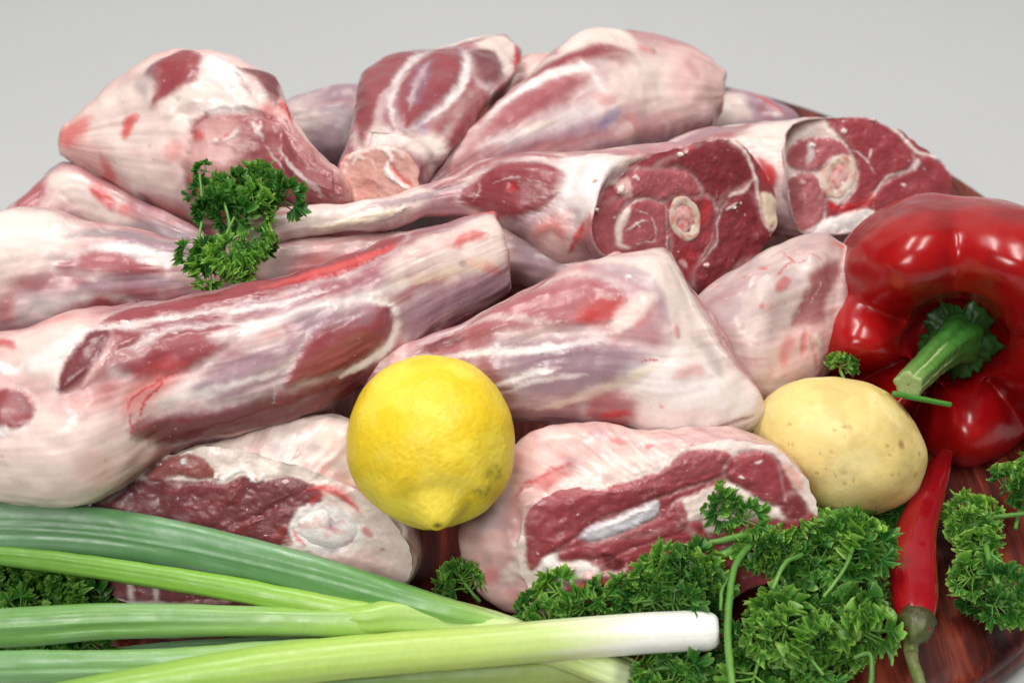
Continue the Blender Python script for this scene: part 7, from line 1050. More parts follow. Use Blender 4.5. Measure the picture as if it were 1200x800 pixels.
def build_meat(key, label, group, seed, name="lamb_shank", cat="meat"):
    q = SHAPES[key]
    secs = [(c, a, b, np.array(r) * 1e-5) for c, a, b, r in q['secs']]
    G, s, ph = loft_grid(secs, q['ds'], q['ends'])
    n, m = G.shape[:2]; N = grid_normals(G)
    if ((G - G.mean(1, keepdims=True)) * N).sum() < 0: N = -N
    P = G.reshape(-1, 3); NN = N.reshape(-1, 3)
    rm = np.mean([r.mean() for *_, r in secs])
    col, st, st3 = base_colour(P, s, ph, q['base'], seed, n, m, rm)
    col, H = paint(P, NN, col, q['paint'], seed, fibre=st3)
    col = col * (1 + 0.06 * st3 + 0.04 * fbm(P * 420, seed + 31, 2))[:, None]
    # small white scraps of fat and pin-prick blood spots
    sp = noise3(P * 640, seed + 41); col = col + (PAL['white'] - col) * (0.35 * smooth01((sp - 0.90) / 0.08))[:, None]
    sp2 = noise3(P * 330 + 7, seed + 43); col = col + (PAL['blood'] - col) * (0.4 * smooth01((sp2 - 0.90) / 0.08))[:, None]
    D = 0.0036 * fbm(P * 30, seed + 11, 3) + 0.0007 * fbm(P * 85, seed + 13, 2) + 0.0008 * st + 0.0001 * st3 + 0.0016 * H 
    Q = P + NN * D[:, None]
    for e in (0, 1):
        if q['ends'][e] in ('round', 'blunt'): continue          # knife cuts leave ragged rims
        x = (np.repeat(s, m) - s[0]) if e == 0 else (s[-1] - np.repeat(s, m))
        lim = 0.007 if q['ends'][e] == 'face' else 0.012
        k = smooth01(1 - x / lim)
        Q = Q + NN * (k * (0.0011 * fbm(P * 240, seed + 51, 3) + 0.0014 * fbm(P * 110, seed + 53, 2)))[:, None] + 0.0012 * k[:, None] * np.stack([fbm(P * 160 + i, seed + 55 + i, 2) for i in range(3)], 1)
    Q = finish(Q)
    base = np.array([P[:, 0].mean(), P[:, 1].mean(), Q[:, 2].min()])
    root = thing(name, base, label, cat, group)
    F = grid_faces(n, m)
    link("flesh", new_mesh("flesh", Q - base, [F], col, mat=MEAT), root)
    for e in (0, 1):
        if q['ends'][e] != 'face': continue
        ring = Q.reshape(n, m, 3)[0 if e == 0 else -1]; nf = np.array(q['n'])
        c = ring.mean(0); rr = np.linalg.norm(ring - c, axis=1).mean()
        k = int(rr / 0.0006)
        t = (np.arange(k + 1) / k)
        C = ring[None] * (1 - t)[:, None, None] * 1.0 + c[None, None] * t[:, None, None]
        dev = (ring - c) @ nf                      # the ragged rim flattens out quickly towards the middle
        C = C - nf * (dev[None, :, None] * (1 - t - np.exp(-t * 14))[:, None, None])
        CP = C.reshape(-1, 3)
        cc = np.tile(PAL[q['fbase']], (len(CP), 1))
        cc, h = paint(CP, np.tile(nf, (len(CP), 1)), cc, q['fpaint'], seed + 60, warp=0.0009, flat_n=nf)
        fib = fbm(CP * np.array([330, 330, 700]), seed + 71, 3); fl = fbm(CP * 120, seed + 75, 3)
        red = smooth01((cc[:, 0] - cc[:, 1] * 1.9) / 0.12)      # only lean meat shows grain and marbling
        marb = 1 - np.abs(noise3(CP * 150 + 1.5 * fbm(CP * 300, seed, 2)[:, None], seed + 77))
        cc = cc * (1 + 0.12 * red)[:, None] * (1 + 0.10 * fib + 0.12 * fl)[:, None]
        cc = cc + (PAL['pink'] - cc) * (0.30 * red * smooth01((marb - 0.95) / 0.05) * smooth01(fl * 2 + 0.4))[:, None]
        spk = noise3(CP * 620, seed + 79); cc = cc + (PAL['white'] - cc) * (0.7 * smooth01((spk - 0.90) / 0.05))[:, None]
        dome = np.repeat(np.sin(np.pi / 2 * np.clip(t * 5, 0, 1)), m)
        d = dome * (0.0009 + 0.0012 * h + 0.0012 * fl + 0.00016 * fib)
        CQ = finish(CP + nf * d[:, None])
        ff = grid_faces(k + 1, m)
        link("cut_face", new_mesh("cut_face", CQ - base, [ff if e == 1 else ff[:, ::-1]], cc, mat=CUT), root)
        if 'bone' in q:
            R = np.array(q['bone']) * 1e-4; bc = R.mean(0); mm = len(R)
            def rings(spec, colf, sd):
                rows = []
                for sc, up in spec: rows.append(bc + (R - bc) * sc + nf * up)
                A = np.array(rows).reshape(-1, 3)
                A = A + 0.0009 * np.stack([fbm(A * 230 + i, seed + i, 2) for i in range(3)], 1) + 0.0003 * np.stack([noise3(A * 700 + i, sd + i) for i in range(3)], 1)
                return A, colf(A)
            def bcol(A):
                x = fbm(A * 600, seed + 5, 3)
                return PAL['fat'] * 0.86 + (PAL['tendon'] - PAL['fat']) * 0.4 + (PAL['pinkred'] - PAL['fat']) * (0.7 * smooth01((x - 0.02) / 0.3))[:, None]
            A, bcl = rings([(1.04, -0.004), (1.03, 0.0008), (0.99, 0.0016), (0.92, 0.0019), (0.77, 0.0018), (0.64, 0.0016), (0.57, 0.0012), (0.56, -0.001)], bcol, seed)
            bo = link("bone", new_mesh("bone", A - base, [grid_faces(8, mm)], bcl, mat=BONE), root)
            def mcol(A):
                x = fbm(A * 420, seed + 15, 3)
                return PAL['pink'] * .96 + (PAL['red'] - PAL['pink']) * smooth01((x - 0.05) / 0.3)[:, None] * 0.75
            A, mcl = rings([(0.62, 0.0012), (0.55, 0.0014), (0.48, 0.0016), (0.38, 0.0016), (0.25, 0.002), (0.12, 0.0018), (0.01, 0.0018)], mcol, seed + 3)
            link("marrow", new_mesh("marrow", A - base, [grid_faces(7, mm)], mcl, mat=BONE), bo)
    for i, (x, y, z, rad) in enumerate(q.get('scraps', [])):     # crumbs of fat left by the saw
        B, T, A = ball(14, 20)
        e = 1 + 0.45 * fbm(B * 1.6 + i * 3.1, seed + i, 3)
        rs = random.Random(seed + i); sx = np.array([rs.uniform(.6, 1.5), rs.uniform(.5, 1.1), rs.uniform(.5, 1.0)])
        X = np.array([x, y, z]) * 1e-4 + B * sx * (e * rad * 1e-4)[:, None] + np.array(q['n']) * 0.0012
        c = np.tile(PAL[('fat', 'pink', 'white')[i % 3]], (len(B), 1)) * (1 + 0.1 * fbm(B * 4, seed + i, 2))[:, None]
        link("fat_scrap", new_mesh("fat_scrap", X - base, [grid_faces(14, 20)[:, ::-1]], c, mat=MEAT), root)
    if 'knob' in q:
        kc, k1, k2 = (np.array(v) for v in q['knob']); nf = np.array(q['n'])
        B, T, A = ball(60, 80)
        e = 1 - 0.26 * np.exp(-((B[:, 0] - 0.15) / 0.26) ** 2) * smooth01((B[:, 2] - 0.1) / 0.5) * smooth01((0.55 - B[:, 1]) / 0.8) + 0.05 * fbm(B * 1.8, seed, 2)
        X = kc + (B[:, :1] * k1 + B[:, 1:2] * k2 + B[:, 2:] * nf * 0.0055) * e[:, None]
        c = PAL['white'] * 0.98 + (PAL['palelilac'] - PAL['white']) * smooth01((0.93 - e) / 0.2)[:, None] + (PAL['pink'] - PAL['white']) * (0.7 * smooth01((fbm(B * 3, seed + 2, 3)) / 0.4))[:, None]
        link("joint_bone", new_mesh("joint_bone", X - base, [grid_faces(60, 80)[:, ::-1]], c, mat=BONE), root)
    return root

G_ = "raw lamb shanks piled on the board"
build_meat('front', "long raw lamb shank lying across the front left, cut end pointing right", G_, 3)
build_meat('fan', "fan-shaped raw lamb shank behind the lemon, broad fatty end at right", G_, 14)
build_meat('long', "raw lamb leg, thin bare bone at left, round cut face with bone ring at centre", G_, 25)
build_meat('right', "raw lamb leg piece with wide red cut face and bone ring behind the red pepper", G_, 36)
build_meat('back', "large raw lamb shank at the top back, its broad end uppermost right of centre", G_, 47)
build_meat('knuckle', "raw lamb shank standing with its pale sawn knuckle towards the viewer", G_, 58)
build_meat('upleft', "bulky pink raw lamb shank on top at upper left, above the parsley garnish", G_, 69)
build_meat('left', "pale raw lamb shank at the left edge, behind the long front shank", G_, 80)
build_meat('leftback', "pale raw lamb piece at left, mostly hidden beneath the bulky upper left shank", G_, 91)
build_meat('behind', "greyish raw lamb piece at the back between the upper left shank and the knuckle", G_, 102)
build_meat('pale', "pale veined raw lamb piece between the fan-shaped shank and the red pepper", G_, 113)
build_meat('backfill', "blurred pinkish raw lamb piece at the back between the two upright shanks", G_, 190)
build_meat('tail', "small raw lamb piece on the bare back edge of the board at right", G_, 124)
build_meat('under', "pinkish raw lamb shank lying beneath the thin bare bone", G_, 135)
build_meat('gapleft', "dark raw lamb shank at the bottom of the pile, glimpsed behind the parsley garnish", G_, 168)
build_meat('gapmid', "dark raw lamb shank at the bottom of the pile, glimpsed in the central gap", G_, 179)
build_meat('chunkleft', "raw lamb chunk at lower left with dark red cut face behind the spring onion leaves", G_, 146)
build_meat('chunkmid', "raw lamb chunk below the lemon's right with red cut face and silver tendon", G_, 157)

# ================================================================ vegetables
def veg_mesh(key, colour, mat, name, parent, base, seed, ridge=0.0, bumps=0.0003):
    q = SHAPES[key]
    secs = [(c, a, b, np.array(r) * 1e-5) for c, a, b, r in q['secs']]
    G, s, ph = loft_grid(secs, q['ds'], q['ends'])
    n, m = G.shape[:2]; N = grid_normals(G)
    if ((G - G.mean(1, keepdims=True)) * N).sum() < 0: N = -N
    P = G.reshape(-1, 3); NN = N.reshape(-1, 3)
    S = np.repeat(s, m); A = np.tile(ph, n); L = secs and (s.max())
    col = colour(P, np.clip(S / L, 0, 1), A, seed)
    rid = fbm(np.stack([S * 6, np.cos(A) * 9, np.sin(A) * 9], 1), seed, 3)
    D = ridge * rid + bumps * fbm(P * 90, seed + 3, 2)
    Q = finish(P + NN * D[:, None])
    return link(name, new_mesh(name, Q - np.array(base), [grid_faces(n, m)], col, mat=mat), parent)

def ramp(u, stops):
    x = [a for a, _ in stops]; c = np.array([srgb(b) for _, b in stops])
    return np.stack([np.interp(u, x, c[:, i]) for i in range(3)], 1)

def onion_colour(stops, blotch=0.0, streak=0.10):
    def f(P, u, A, seed):
        w = 0.05 * fbm(np.stack([u * 3, np.cos(A) * 2, np.sin(A) * 2], 1), seed + 1, 2)
        c = ramp(np.clip(u + w, 0, 1), stops)
        st = fbm(np.stack([u * 3, np.cos(A) * 16, np.sin(A) * 16], 1), seed + 5, 3)
        vein = fbm(np.stack([u * 2, np.cos(A) * 38, np.sin(A) * 38], 1), seed + 6, 2)
        c = c * (1 + streak * st + 0.09 * vein)[:, None]
        if blotch:
            b = smooth01((fbm(np.stack([u * 5, np.cos(A) * 14, np.sin(A) * 14], 1), seed + 9, 3) - 0.05) / 0.4)
            c = c + (srgb((166, 190, 170)) - c) * (blotch * b)[:, None]
        return c
    return f
DG = (74, 118, 72); MG = (104, 150, 74); LG = (150, 190, 84); YG = (194, 214, 132); PW = (226, 232, 196); WW = (240, 240, 232)

r = thing("spring_onion", (0, 0.39, 0.02), "spring onion in front with a thick white end pointing right over the parsley", "spring onion", "spring onions along the front")
b_ = r.location
veg_mesh('onion_front', onion_colour([(0, MG), (.25, LG), (.45, (172, 204, 100)), (.62, (186, 210, 110)), (.74, YG), (.82, PW), (.88, WW), (1, (238, 238, 230))], streak=.12), ONION, "stalk", r, b_, 5, ridge=.0003, bumps=.0002)
veg_mesh('onion_front_leaf', onion_colour([(0, (112, 156, 100)), (.5, (126, 168, 96)), (1, LG)], .35), ONION, "leaf", r, b_, 9, ridge=.0007)
r = thing("spring_onion", (-0.05, 0.40, 0.03), "spring onion with a broad dark leaf and two thinner leaves fanning out to the left", "spring onion", "spring onions along the front")
b_ = r.location
veg_mesh('onion_back', onion_colour([(0, LG), (.3, (176, 206, 120)), (.55, (196, 216, 150)), (.8, YG), (1, PW)], streak=.14), ONION, "stalk", r, b_, 15, ridge=.0006)
veg_mesh('onion_leaf_big', onion_colour([(0, (88, 132, 86)), (.5, (92, 140, 86)), (.8, (98, 152, 78)), (.93, (140, 184, 94)), (1, (180, 208, 124))], .3), ONION, "leaf", r, b_, 19, ridge=.0007)
veg_mesh('onion_leaf_thin', onion_colour([(0, (100, 150, 60)), (.6, (132, 182, 66)), (1, (182, 212, 110))], .0), ONION, "leaf", r, b_, 23, ridge=.0008)
veg_mesh('onion_leaf_mid', onion_colour([(0, (98, 148, 74)), (.5, (118, 164, 82)), (.85, (150, 190, 90)), (1, (180, 208, 116))], .22), ONION, "leaf", r, b_, 27, ridge=.001)
r = thing("spring_onion", (0.0, 0.37, 0.0), "pale green spring onion lowest of all, partly hidden under the front one", "spring onion", "spring onions along the front")
b_ = r.location
veg_mesh('onion_low', onion_colour([(0, (96, 140, 80)), (.4, (128, 164, 90)), (.8, (168, 190, 106)), (1, (188, 202, 130))], .2), ONION, "stalk", r, b_, 35, ridge=.0008)
veg_mesh('onion_low_leaf', onion_colour([(0, (70, 104, 70)), (1, (92, 134, 84))], .3), ONION, "leaf", r, b_, 39, ridge=.001)

# ---- chilli
def tube(pts, radii, ds=0.0008, m=14, seed=0, wob=0.0):
    pts = np.array(pts, float); x = np.r_[0, np.cumsum(np.linalg.norm(np.diff(pts, axis=0), axis=1))]
    n = max(int(x[-1] / ds), 6); u = np.linspace(0, x[-1], n)
    C = catmull(pts, x, u); R = np.interp(u, x, radii)
    T = np.gradient(C, axis=0); T /= np.linalg.norm(T, axis=1)[:, None]
    ref = np.array([0.31, 0.2, 0.93]); A = np.cross(T, ref); A /= np.linalg.norm(A, axis=1)[:, None]; B = np.cross(T, A)
    ph = np.arange(m) / m * 2 * np.pi
    P = C[:, None] + R[:, None, None] * (np.cos(ph)[None, :, None] * A[:, None] + np.sin(ph)[None, :, None] * B[:, None])
    rows = np.concatenate([(C[0] + (P[0] - C[0]) * 0.05)[None], (C[0] + (P[0] - C[0]) * 0.7)[None], P, (C[-1] + (P[-1] - C[-1]) * 0.7)[None], (C[-1] + (P[-1] - C[-1]) * 0.05)[None]])
    V = rows.reshape(-1, 3)
    if wob: V = V + wob * np.stack([noise3(V * 300 + i, seed + i) for i in range(3)], 1)
    U = np.repeat(np.r_[0, 0, u / x[-1], 1, 1], m)
    return V, grid_faces(len(rows), m), U, np.tile(ph, len(rows))

r = thing("red_chilli", (0.1942, 0.4796, 0.0000), "slender red chilli lying on the wood to the right of the parsley", "chilli")
b_ = np.array(r.location)
def chilli_colour(P, u, A, seed):
    c = ramp(u, [(0, (118, 10, 16)), (.5, (144, 10, 22)), (1, (148, 12, 24))])
    x = fbm(P * 130, seed, 3)
    return c * (1 + 0.05 * x)[:, None]
veg_mesh('chilli', chilli_colour, CHILLI, "pod", r, b_, 50, ridge=.0, bumps=.0004)
V, F, U, A = tube([(0.1750, 0.4120, 0.0260), (0.1741, 0.4082, 0.0260), (0.1726, 0.4038, 0.0250), (0.1714, 0.4012, 0.0220), (0.1708, 0.3987, 0.0200)], [.0084, .0082, .0058, .0034, .0028], seed=3, wob=.0011, m=28)
x = fbm(V * 260, 4, 3)
link("calyx", new_mesh("calyx", V - b_, [F], ramp(U, [(0, (70, 62, 36)), (.5, (76, 84, 44)), (1, (112, 124, 66))]) * (1 + .5 * x)[:, None], mat=STEM), r)
V, F, U, A = tube([(0.1712, 0.4005, 0.0200), (0.1720, 0.3960, 0.0160), (0.1726, 0.3895, 0.0150), (0.1724, 0.3784, 0.0160)], [.0030, .0026, .0026, .0030], seed=8, wob=.0004, m=16)
link("stem", new_mesh("stem", V - b_, [F], ramp(U, [(0, (140, 140, 92)), (.3, (104, 116, 66)), (1, (116, 128, 76))]) * (1 + .4 * fbm(V * 300, 9, 3))[:, None], mat=STEM), r)

# ---- lemon, potato: displaced balls with a long axis
def frame(axis, ref=(0, 0, 1)):
    a = np.array(axis, float); a /= np.linalg.norm(a); b = np.cross(ref, a); b /= np.linalg.norm(b); c = np.cross(a, b)
    return np.stack([b, c, a], 0)     # rows: local x, y, z axes in the world

def lemon():
    D, T, A = ball(200, 240)
    R = 0.0368; ax = D[:, 2]
    rad = 1.0 + 0.035 * ax * ax + 0.034 * fbm(D * 1.7, 71, 2) + 0.007 * fbm(D * 5, 72, 2)
    rad = rad + 0.16 * np.exp(-(T / 0.20) ** 2) - 0.035 * np.exp(-((T - 0.40) / 0.12) ** 2) + 0.07 * np.exp(-((math.pi - T) / 0.2) ** 2)
    rad = rad - 0.03 * np.exp(-(T / 0.05) ** 2)
    cell = noise3(D * 34, 75); rad = rad + 0.0026 * fbm(D * 26, 73, 2) - 0.0065 * smooth01((cell - 0.35) / 0.4)
    # long wrinkles running off the tip
    rad = rad + 0.010 * np.exp(-((T - 0.42) / 0.25) ** 2) * np.sin(A * 3 + 0.6) 
    P = (D * (R * rad)[:, None]) @ frame((0.10, -0.95, -0.20))
    c = np.tile(srgb((234, 202, 40)), (len(D), 1))
    c = c + (srgb((242, 218, 76)) - c) * smooth01((fbm(D * 2.2, 74, 3) + 0.3) / 0.7)[:, None]
    c = c + (srgb((206, 176, 20)) - c) * (0.55 * smooth01((fbm(D * 3.3, 79, 3) - 0.1) / 0.4) * np.exp(-(T / 0.9) ** 2))[:, None]
    c = c * (1 + 0.05 * noise3(D * 40, 76))[:, None]
    W = D + 0.09 * np.stack([fbm(D * 9 + i, 80 + i, 3) for i in range(3)], 1)
    def spot(axis_t, axis_a, r):
        d = np.array([math.sin(axis_t) * math.cos(axis_a), math.sin(axis_t) * math.sin(axis_a), math.cos(axis_t)])
        return smooth01(1.2 - np.arccos(np.clip((W / np.linalg.norm(W, axis=1)[:, None]) @ d, -1, 1)) / r)
    k = np.maximum(spot(0.62, SPOT_A, .14), 0.8 * spot(0.80, SPOT_A + .10, .16)) * (0.6 + 0.6 * fbm(D * 22, 90, 2))
    c = c + (srgb((112, 112, 30)) - c) * np.clip(0.95 * k, 0, .9)[:, None]
    c = c + (srgb((78, 62, 30)) - c) * (0.9 * smooth01(1 - T / 0.07))[:, None]
    o = link("lemon", new_mesh("lemon", P + np.array([0, 0, 0.036]), [grid_faces(200, 240)[:, ::-1]], c, mat=LEMON), loc=tuple(np.array((-0.0352, 0.4601, 0.0850)) - np.array([0, 0, 0.036])))
    tag(o, "bright yellow lemon resting between the meat chunks in front", "lemon")
SPOT_A = 0.3
lemon()

def potato():
    D, T, A = ball(150, 200)
    rad = 1 + 0.085 * fbm(D * 1.2, 171, 2) + 0.012 * fbm(D * 4, 172, 2)
    E = D * np.array([0.0340, 0.0335, 0.0425])
    # little eyes: shallow dents
    rng = random.Random(5); c = np.tile(srgb((228, 204, 130)), (len(D), 1))
    c = c + (srgb((236, 216, 150)) - c) * smooth01((fbm(D * 2, 173, 3) + .1) / .5)[:, None]
    c = c + (srgb((206, 172, 104)) - c) * (0.45 * smooth01((fbm(D * 3.1, 174, 4) - .1) / .35))[:, None]
    Wd = D + 0.03 * np.stack([fbm(D * 14 + i, 180 + i, 2) for i in range(3)], 1); Wd /= np.linalg.norm(Wd, axis=1)[:, None]
    fr = frame((0.95, -0.12, -0.20))
    for k in range(130):
        d = np.array([rng.gauss(0, 1) for _ in range(3)]); d /= np.linalg.norm(d)
        s = rng.choice([0.012, 0.016, 0.02, 0.028]); g = smooth01(1.3 - np.arccos(np.clip(Wd @ d, -1, 1)) / s)
        c = c + (srgb((150, 112, 58)) - c) * (rng.uniform(.3, .75) * g)[:, None]; rad = rad - 0.004 * g
    for dw, s, a in (((0.62, -0.55, 0.56), .075, .75), ((0.86, -0.42, 0.28), .05, .5), ((-.1, -.9, .35), .06, .35), ((0.0, -.55, .83), .05, .35), ((.25, -.95, -.1), .09, .3), ((.75, -.62, .1), .06, .35)):
        d = fr @ (np.array(dw) / np.linalg.norm(dw)); g = smooth01(1.2 - np.arccos(np.clip(Wd @ d, -1, 1)) / s)
        c = c + (srgb((150, 112, 62)) - c) * (a * g)[:, None]; rad = rad - 0.010 * g * a
    P = (E * rad[:, None]) @ fr
    q = finish(P + np.array([0, 0, 0.036]), 0.0)
    o = link("potato", new_mesh("potato", q, [grid_faces(150, 200)[:, ::-1]], c, mat=POTATO), loc=tuple(np.array((0.1554, 0.5075, 0.0400)) - np.array([0, 0, 0.036])))
    tag(o, "smooth pale yellow potato between the cut chunk and the red pepper", "potato")
potato()

# ---- bell pepper
def pepper():
    c0 = np.array((0.2204, 0.5526, 0.0640))
    fr = frame((-0.25, -0.84, 0.48))
    base = np.array([c0[0], c0[1], 0.0])
    root = thing("red_pepper", base, "large glossy red bell pepper at the right, its green stem towards the viewer", "pepper")
    prof = np.array([(0.0, -.034), (.010, -.0345), (.0175, -.031), (.0225, -.021), (.0275, -.007), (.036, .004), (.047, .0065), (.058, .000), (.0665, -.016), (.0705, -.040), (.069, -.066), (.062, -.090), (.047, -.106), (.022, -.111), (.004, -.109)])
    x = np.r_[0, np.cumsum(np.linalg.norm(np.diff(prof, axis=0), axis=1))]
    n, m = 170, 300
    u = np.linspace(0, x[-1], n); pr = catmull(prof, x, u)
    th = np.arange(m) / m * 2 * np.pi
    # local x = image right, local y = image up
    grooves = np.radians([18, 101, 163, 217, 256, 318]); depth = [.55, .6, .9, 2.0, 1.8, 1.2]; amp = [1.02, 1.03, 1.0, .88, .95, .99]
    g = np.zeros(m); lob = np.zeros(m)
    for i in range(6):
        a, b = grooves[i], grooves[(i + 1) % 6] + (2 * math.pi if i == 5 else 0)
        t = ((th - a) % (2 * math.pi)) / (b - a); k = t < 1
        g[k] = ((np.sin(np.pi * t[k]) ** 2 + .02) / 1.02) ** 0.42; lob[k] = amp[i]
        dd = np.where(t[k] < .5, depth[i], depth[(i + 1) % 6]); g[k] = 1 - (1 - g[k]) * dd
    for _ in range(3): lob = (np.roll(lob, 3) + lob + np.roll(lob, -3)) / 3
    sel = np.exp(-((u / x[-1] - .27) / .18) ** 2)           # grooves deepest over the shoulder
    sel2 = smooth01((u / x[-1] - .10) / .12)
    rho = pr[:, :1] * (1 - (0.06 + 0.09 * sel[:, None]) * sel2[:, None] * (1 - g[None, :])) * (1 + (lob[None, :] - 1) * sel2[:, None])
    h = pr[:, 1:] - 0.025 * sel[:, None] * sel2[:, None] * (1 - g[None, :])
    # the shoulder dips in towards the cavity more on the lower side
    h = h + 0.011 * sel[:, None] * np.sin(th - 0.35)[None, :]
    rho = rho * 1.05
    V = np.stack([rho * np.cos(th), rho * np.sin(th), h * np.ones_like(rho)], -1).reshape(-1, 3)
    V = V + 0.0020 * np.stack([fbm(V * 26 + i, 210 + i, 2) for i in range(3)], 1) + 0.0005 * np.stack([fbm(V * 90 + i, 220 + i, 2) for i in range(3)], 1)
    U = np.repeat(u / x[-1], m)
    c = np.tile(srgb((138, 8, 13)), (len(V), 1))
    c = c + (srgb((160, 14, 15)) - c) * smooth01((fbm(V * 40, 201, 3) + .2) / .5)[:, None]
    c = c + (srgb((112, 6, 12)) - c) * (0.7 * smooth01((.16 - U) / .08))[:, None]  # stem hollow painted darker, its shade put into the colour
    P = V @ fr + c0
    P = finish(P, 0.001)
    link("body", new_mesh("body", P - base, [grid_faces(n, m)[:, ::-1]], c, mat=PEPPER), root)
    # calyx: crumpled star in the hollow
    nr, ma = 16, 110; rr = np.linspace(.04, 1, nr); aa = np.arange(ma) / ma * 2 * np.pi
    R = 0.0190 * (1 + .09 * np.cos(5 * aa + .6) + .06 * np.cos(9 * aa) + 0.05 * np.cos(17 * aa + 1) + .04 * np.cos(29 * aa))
    X = rr[:, None] * R[None]; Z = -.0205 + 0.0065 * np.cos(rr * 1.6)[:, None] + .0016 * rr[:, None] ** 2 * np.sin(5 * aa + 1)[None] + .0003 * rr[:, None] * np.sin(13 * aa)[None]
    top = np.stack([X * np.cos(aa), X * np.sin(aa), Z * np.ones_like(X)], -1).reshape(-1, 3)
    bot = top[::-1].copy().reshape(nr, ma, 3); bot = top.reshape(nr, ma, 3)[::-1] * np.array([.97, .97, 1]) - np.array([0, 0, .0016])
    V = np.concatenate([top, bot.reshape(-1, 3)]); V = V + .0018 * np.stack([fbm(V * 200 + i, 230 + i, 3) for i in range(3)], 1)
    cc = np.tile(srgb((30, 68, 22)), (len(V), 1)) * (1 + .6 * fbm(V * 210, 240, 3))[:, None]
    link("calyx", new_mesh("calyx", (V + np.array([.001, .002, 0])) @ fr + c0 - base, [grid_faces(2 * nr, ma)[:, ::-1]], cc, mat=STEM), root)
    # stem bends to the lower left and ends in a flat cut
    P0 = np.array([.001, .002, -.019]) @ fr + c0; P3 = np.array((0.1860, 0.5138, 0.0726)); d = P3 - P0
    P1 = P0 + d * .22 + np.array([0, 0, .0015]); P2 = P0 + d * .6 + np.array([0, 0, .0015])
    Vt, F, U, A = tube([P0, P1, P2, P3], [.0130, .0088, .0070, .0066], ds=.0007, m=48, seed=9, wob=.0003)
    C = Vt.reshape(-1, 48, 3).mean(1, keepdims=True).repeat(48, 1).reshape(-1, 3)
    flute = 1 + .09 * np.sin(5 * A + .5) + .05 * np.sin(8 * A)
    Vt = C + (Vt - C) * flute[:, None]
    cs = ramp(U, [(0, (40, 92, 30)), (.35, (58, 112, 42)), (.8, (86, 134, 58)), (1, (110, 146, 76))]) * (1 + .22 * fbm(np.stack([U * 4, np.cos(A) * 6, np.sin(A) * 6], 1), 250, 3))[:, None]
    line = smooth01((np.sin(5 * A + .5 + math.pi) - .90) / .08) * smooth01((U - .35) / .2)
    cs = cs + (srgb((196, 206, 150)) - cs) * (.7 * line)[:, None]
    cs[U >= 1] = srgb((150, 172, 110))
    link("stem", new_mesh("stem", Vt - base, [F], cs, mat=STEM), root)
pepper()

# ================================================================ parsley
def leaflet(rng, size, org, d, up, V, F, C, curl):
    d = np.array(d, float); d /= np.linalg.norm(d); up = np.array(up, float); up -= d * (up @ d); up /= np.linalg.norm(up); sd = np.cross(d, up)
    na, nr = 46, 7
    th = np.linspace(-1.75, 1.75, na); off = sum(len(v) for v in V)
    lob = np.max([np.clip(np.cos((th - c) / w * math.pi / 2), 0, 1) ** .6 * a for c, w, a in ((0, .62, 1.0), (-.98, .56, .86), (.98, .56, .86))], axis=0)
    ft = rng.uniform(2.4, 3.1)
    tooth = (np.abs(((th * ft + rng.random()) % 1) - .5) * 2) ** .8
    R = size * (.22 + .74 * lob) * (.80 + .36 * tooth)
    f1, p1 = rng.uniform(4.5, 7.0), rng.uniform(0, 6.3); p2 = rng.uniform(0, 6.3)
    v = []; c = []
    for i in range(nr):
        r = (i / (nr - 1)) ** .85 if i else 0.0
        x = R * r * np.sin(th) ; y = R * r * np.cos(th)
        z = size * (curl * r ** 1.4 * np.sin(f1 * th + p1) + .5 * curl * r ** 2 * np.sin(2 * math.pi * ft * th + p2) - .20 * r * r * np.abs(th) / 1.75 + .12 * r)
        z = z + size * .16 * r ** 3 * (tooth - .5)
        v.append(org + x[:, None] * sd + y[:, None] * d + z[:, None] * up)
        g = np.tile(srgb((52, 114, 38)), (na, 1)); e = srgb((146, 190, 90)); vein = np.exp(-(((th * 1.0 + .5) % 1 - .5) / .09) ** 2)
        g = g + (e - g) * np.clip((.62 * r ** 7) + .25 * vein * (1 - .5 * r), 0, 1)[:, None]
        c.append(g)
    V.append(np.concatenate(v)); C.append(np.concatenate(c)); F.append(grid_faces(nr, na, False) + off)

def add_tube(V, F, C, pts, radii, col, m=6):
    off = sum(len(v) for v in V)
    v, f, U, A = tube(pts, radii, ds=.0016, m=m)
    V.append(v); F.append(f + off); C.append(np.tile(srgb(col), (len(v), 1)))

def leaf_mesh(seed, size=0.02, curl=.26, n=5):
    """one curly leaf: short stalk with leaflets at its end, growing along +y, upper face +z"""
    rng = random.Random(seed); V, F, C = [], [], []
    tip = np.array([0, size * .45, size * .06])
    add_tube(V, F, C, [(0, 0, 0), (0, size * .25, size * .01), tip], [.00075, .0006, .0005], (96, 146, 62))
    def up(): return np.array([rng.uniform(-.5, .5), rng.uniform(-.5, .5), 1])
    if curl < .15:                                  # a flat leaf: three broad lobes
        leaflet(rng, size * .70, tip, (0, 1, .1), up(), V, F, C, curl)
        for s in (-1, 1): leaflet(rng, size * .60, tip * .9, (s * 1.0, .55, .1), up(), V, F, C, curl)
    else:                                           # a curly leaf: many small frilled leaflets
        for k in range(n):
            f = k / (n - 1.0); s = -1 if k % 2 else 1
            a = s * (0.15 + 1.5 * (1 - f)) + rng.uniform(-.25, .25)
            q = tip * (0.55 + 0.55 * f) + np.array([math.sin(a) * size * .34, math.cos(a) * size * .18, rng.uniform(-.04, .18) * size])
            add_tube(V, F, C, [tip * (0.4 + .5 * f), (tip * (0.45 + .5 * f) + q) / 2 + np.array([0, 0, .02 * size]), q], [.0005, .00042, .00036], (96, 146, 62), 5)
            leaflet(rng, size * rng.uniform(.26, .42), q, (math.sin(a), math.cos(a), rng.uniform(-.1, .55)), up(), V, F, C, curl)
    return new_mesh("leaf", np.concatenate(V), [np.concatenate(F)], np.concatenate(C), mat=LEAF)

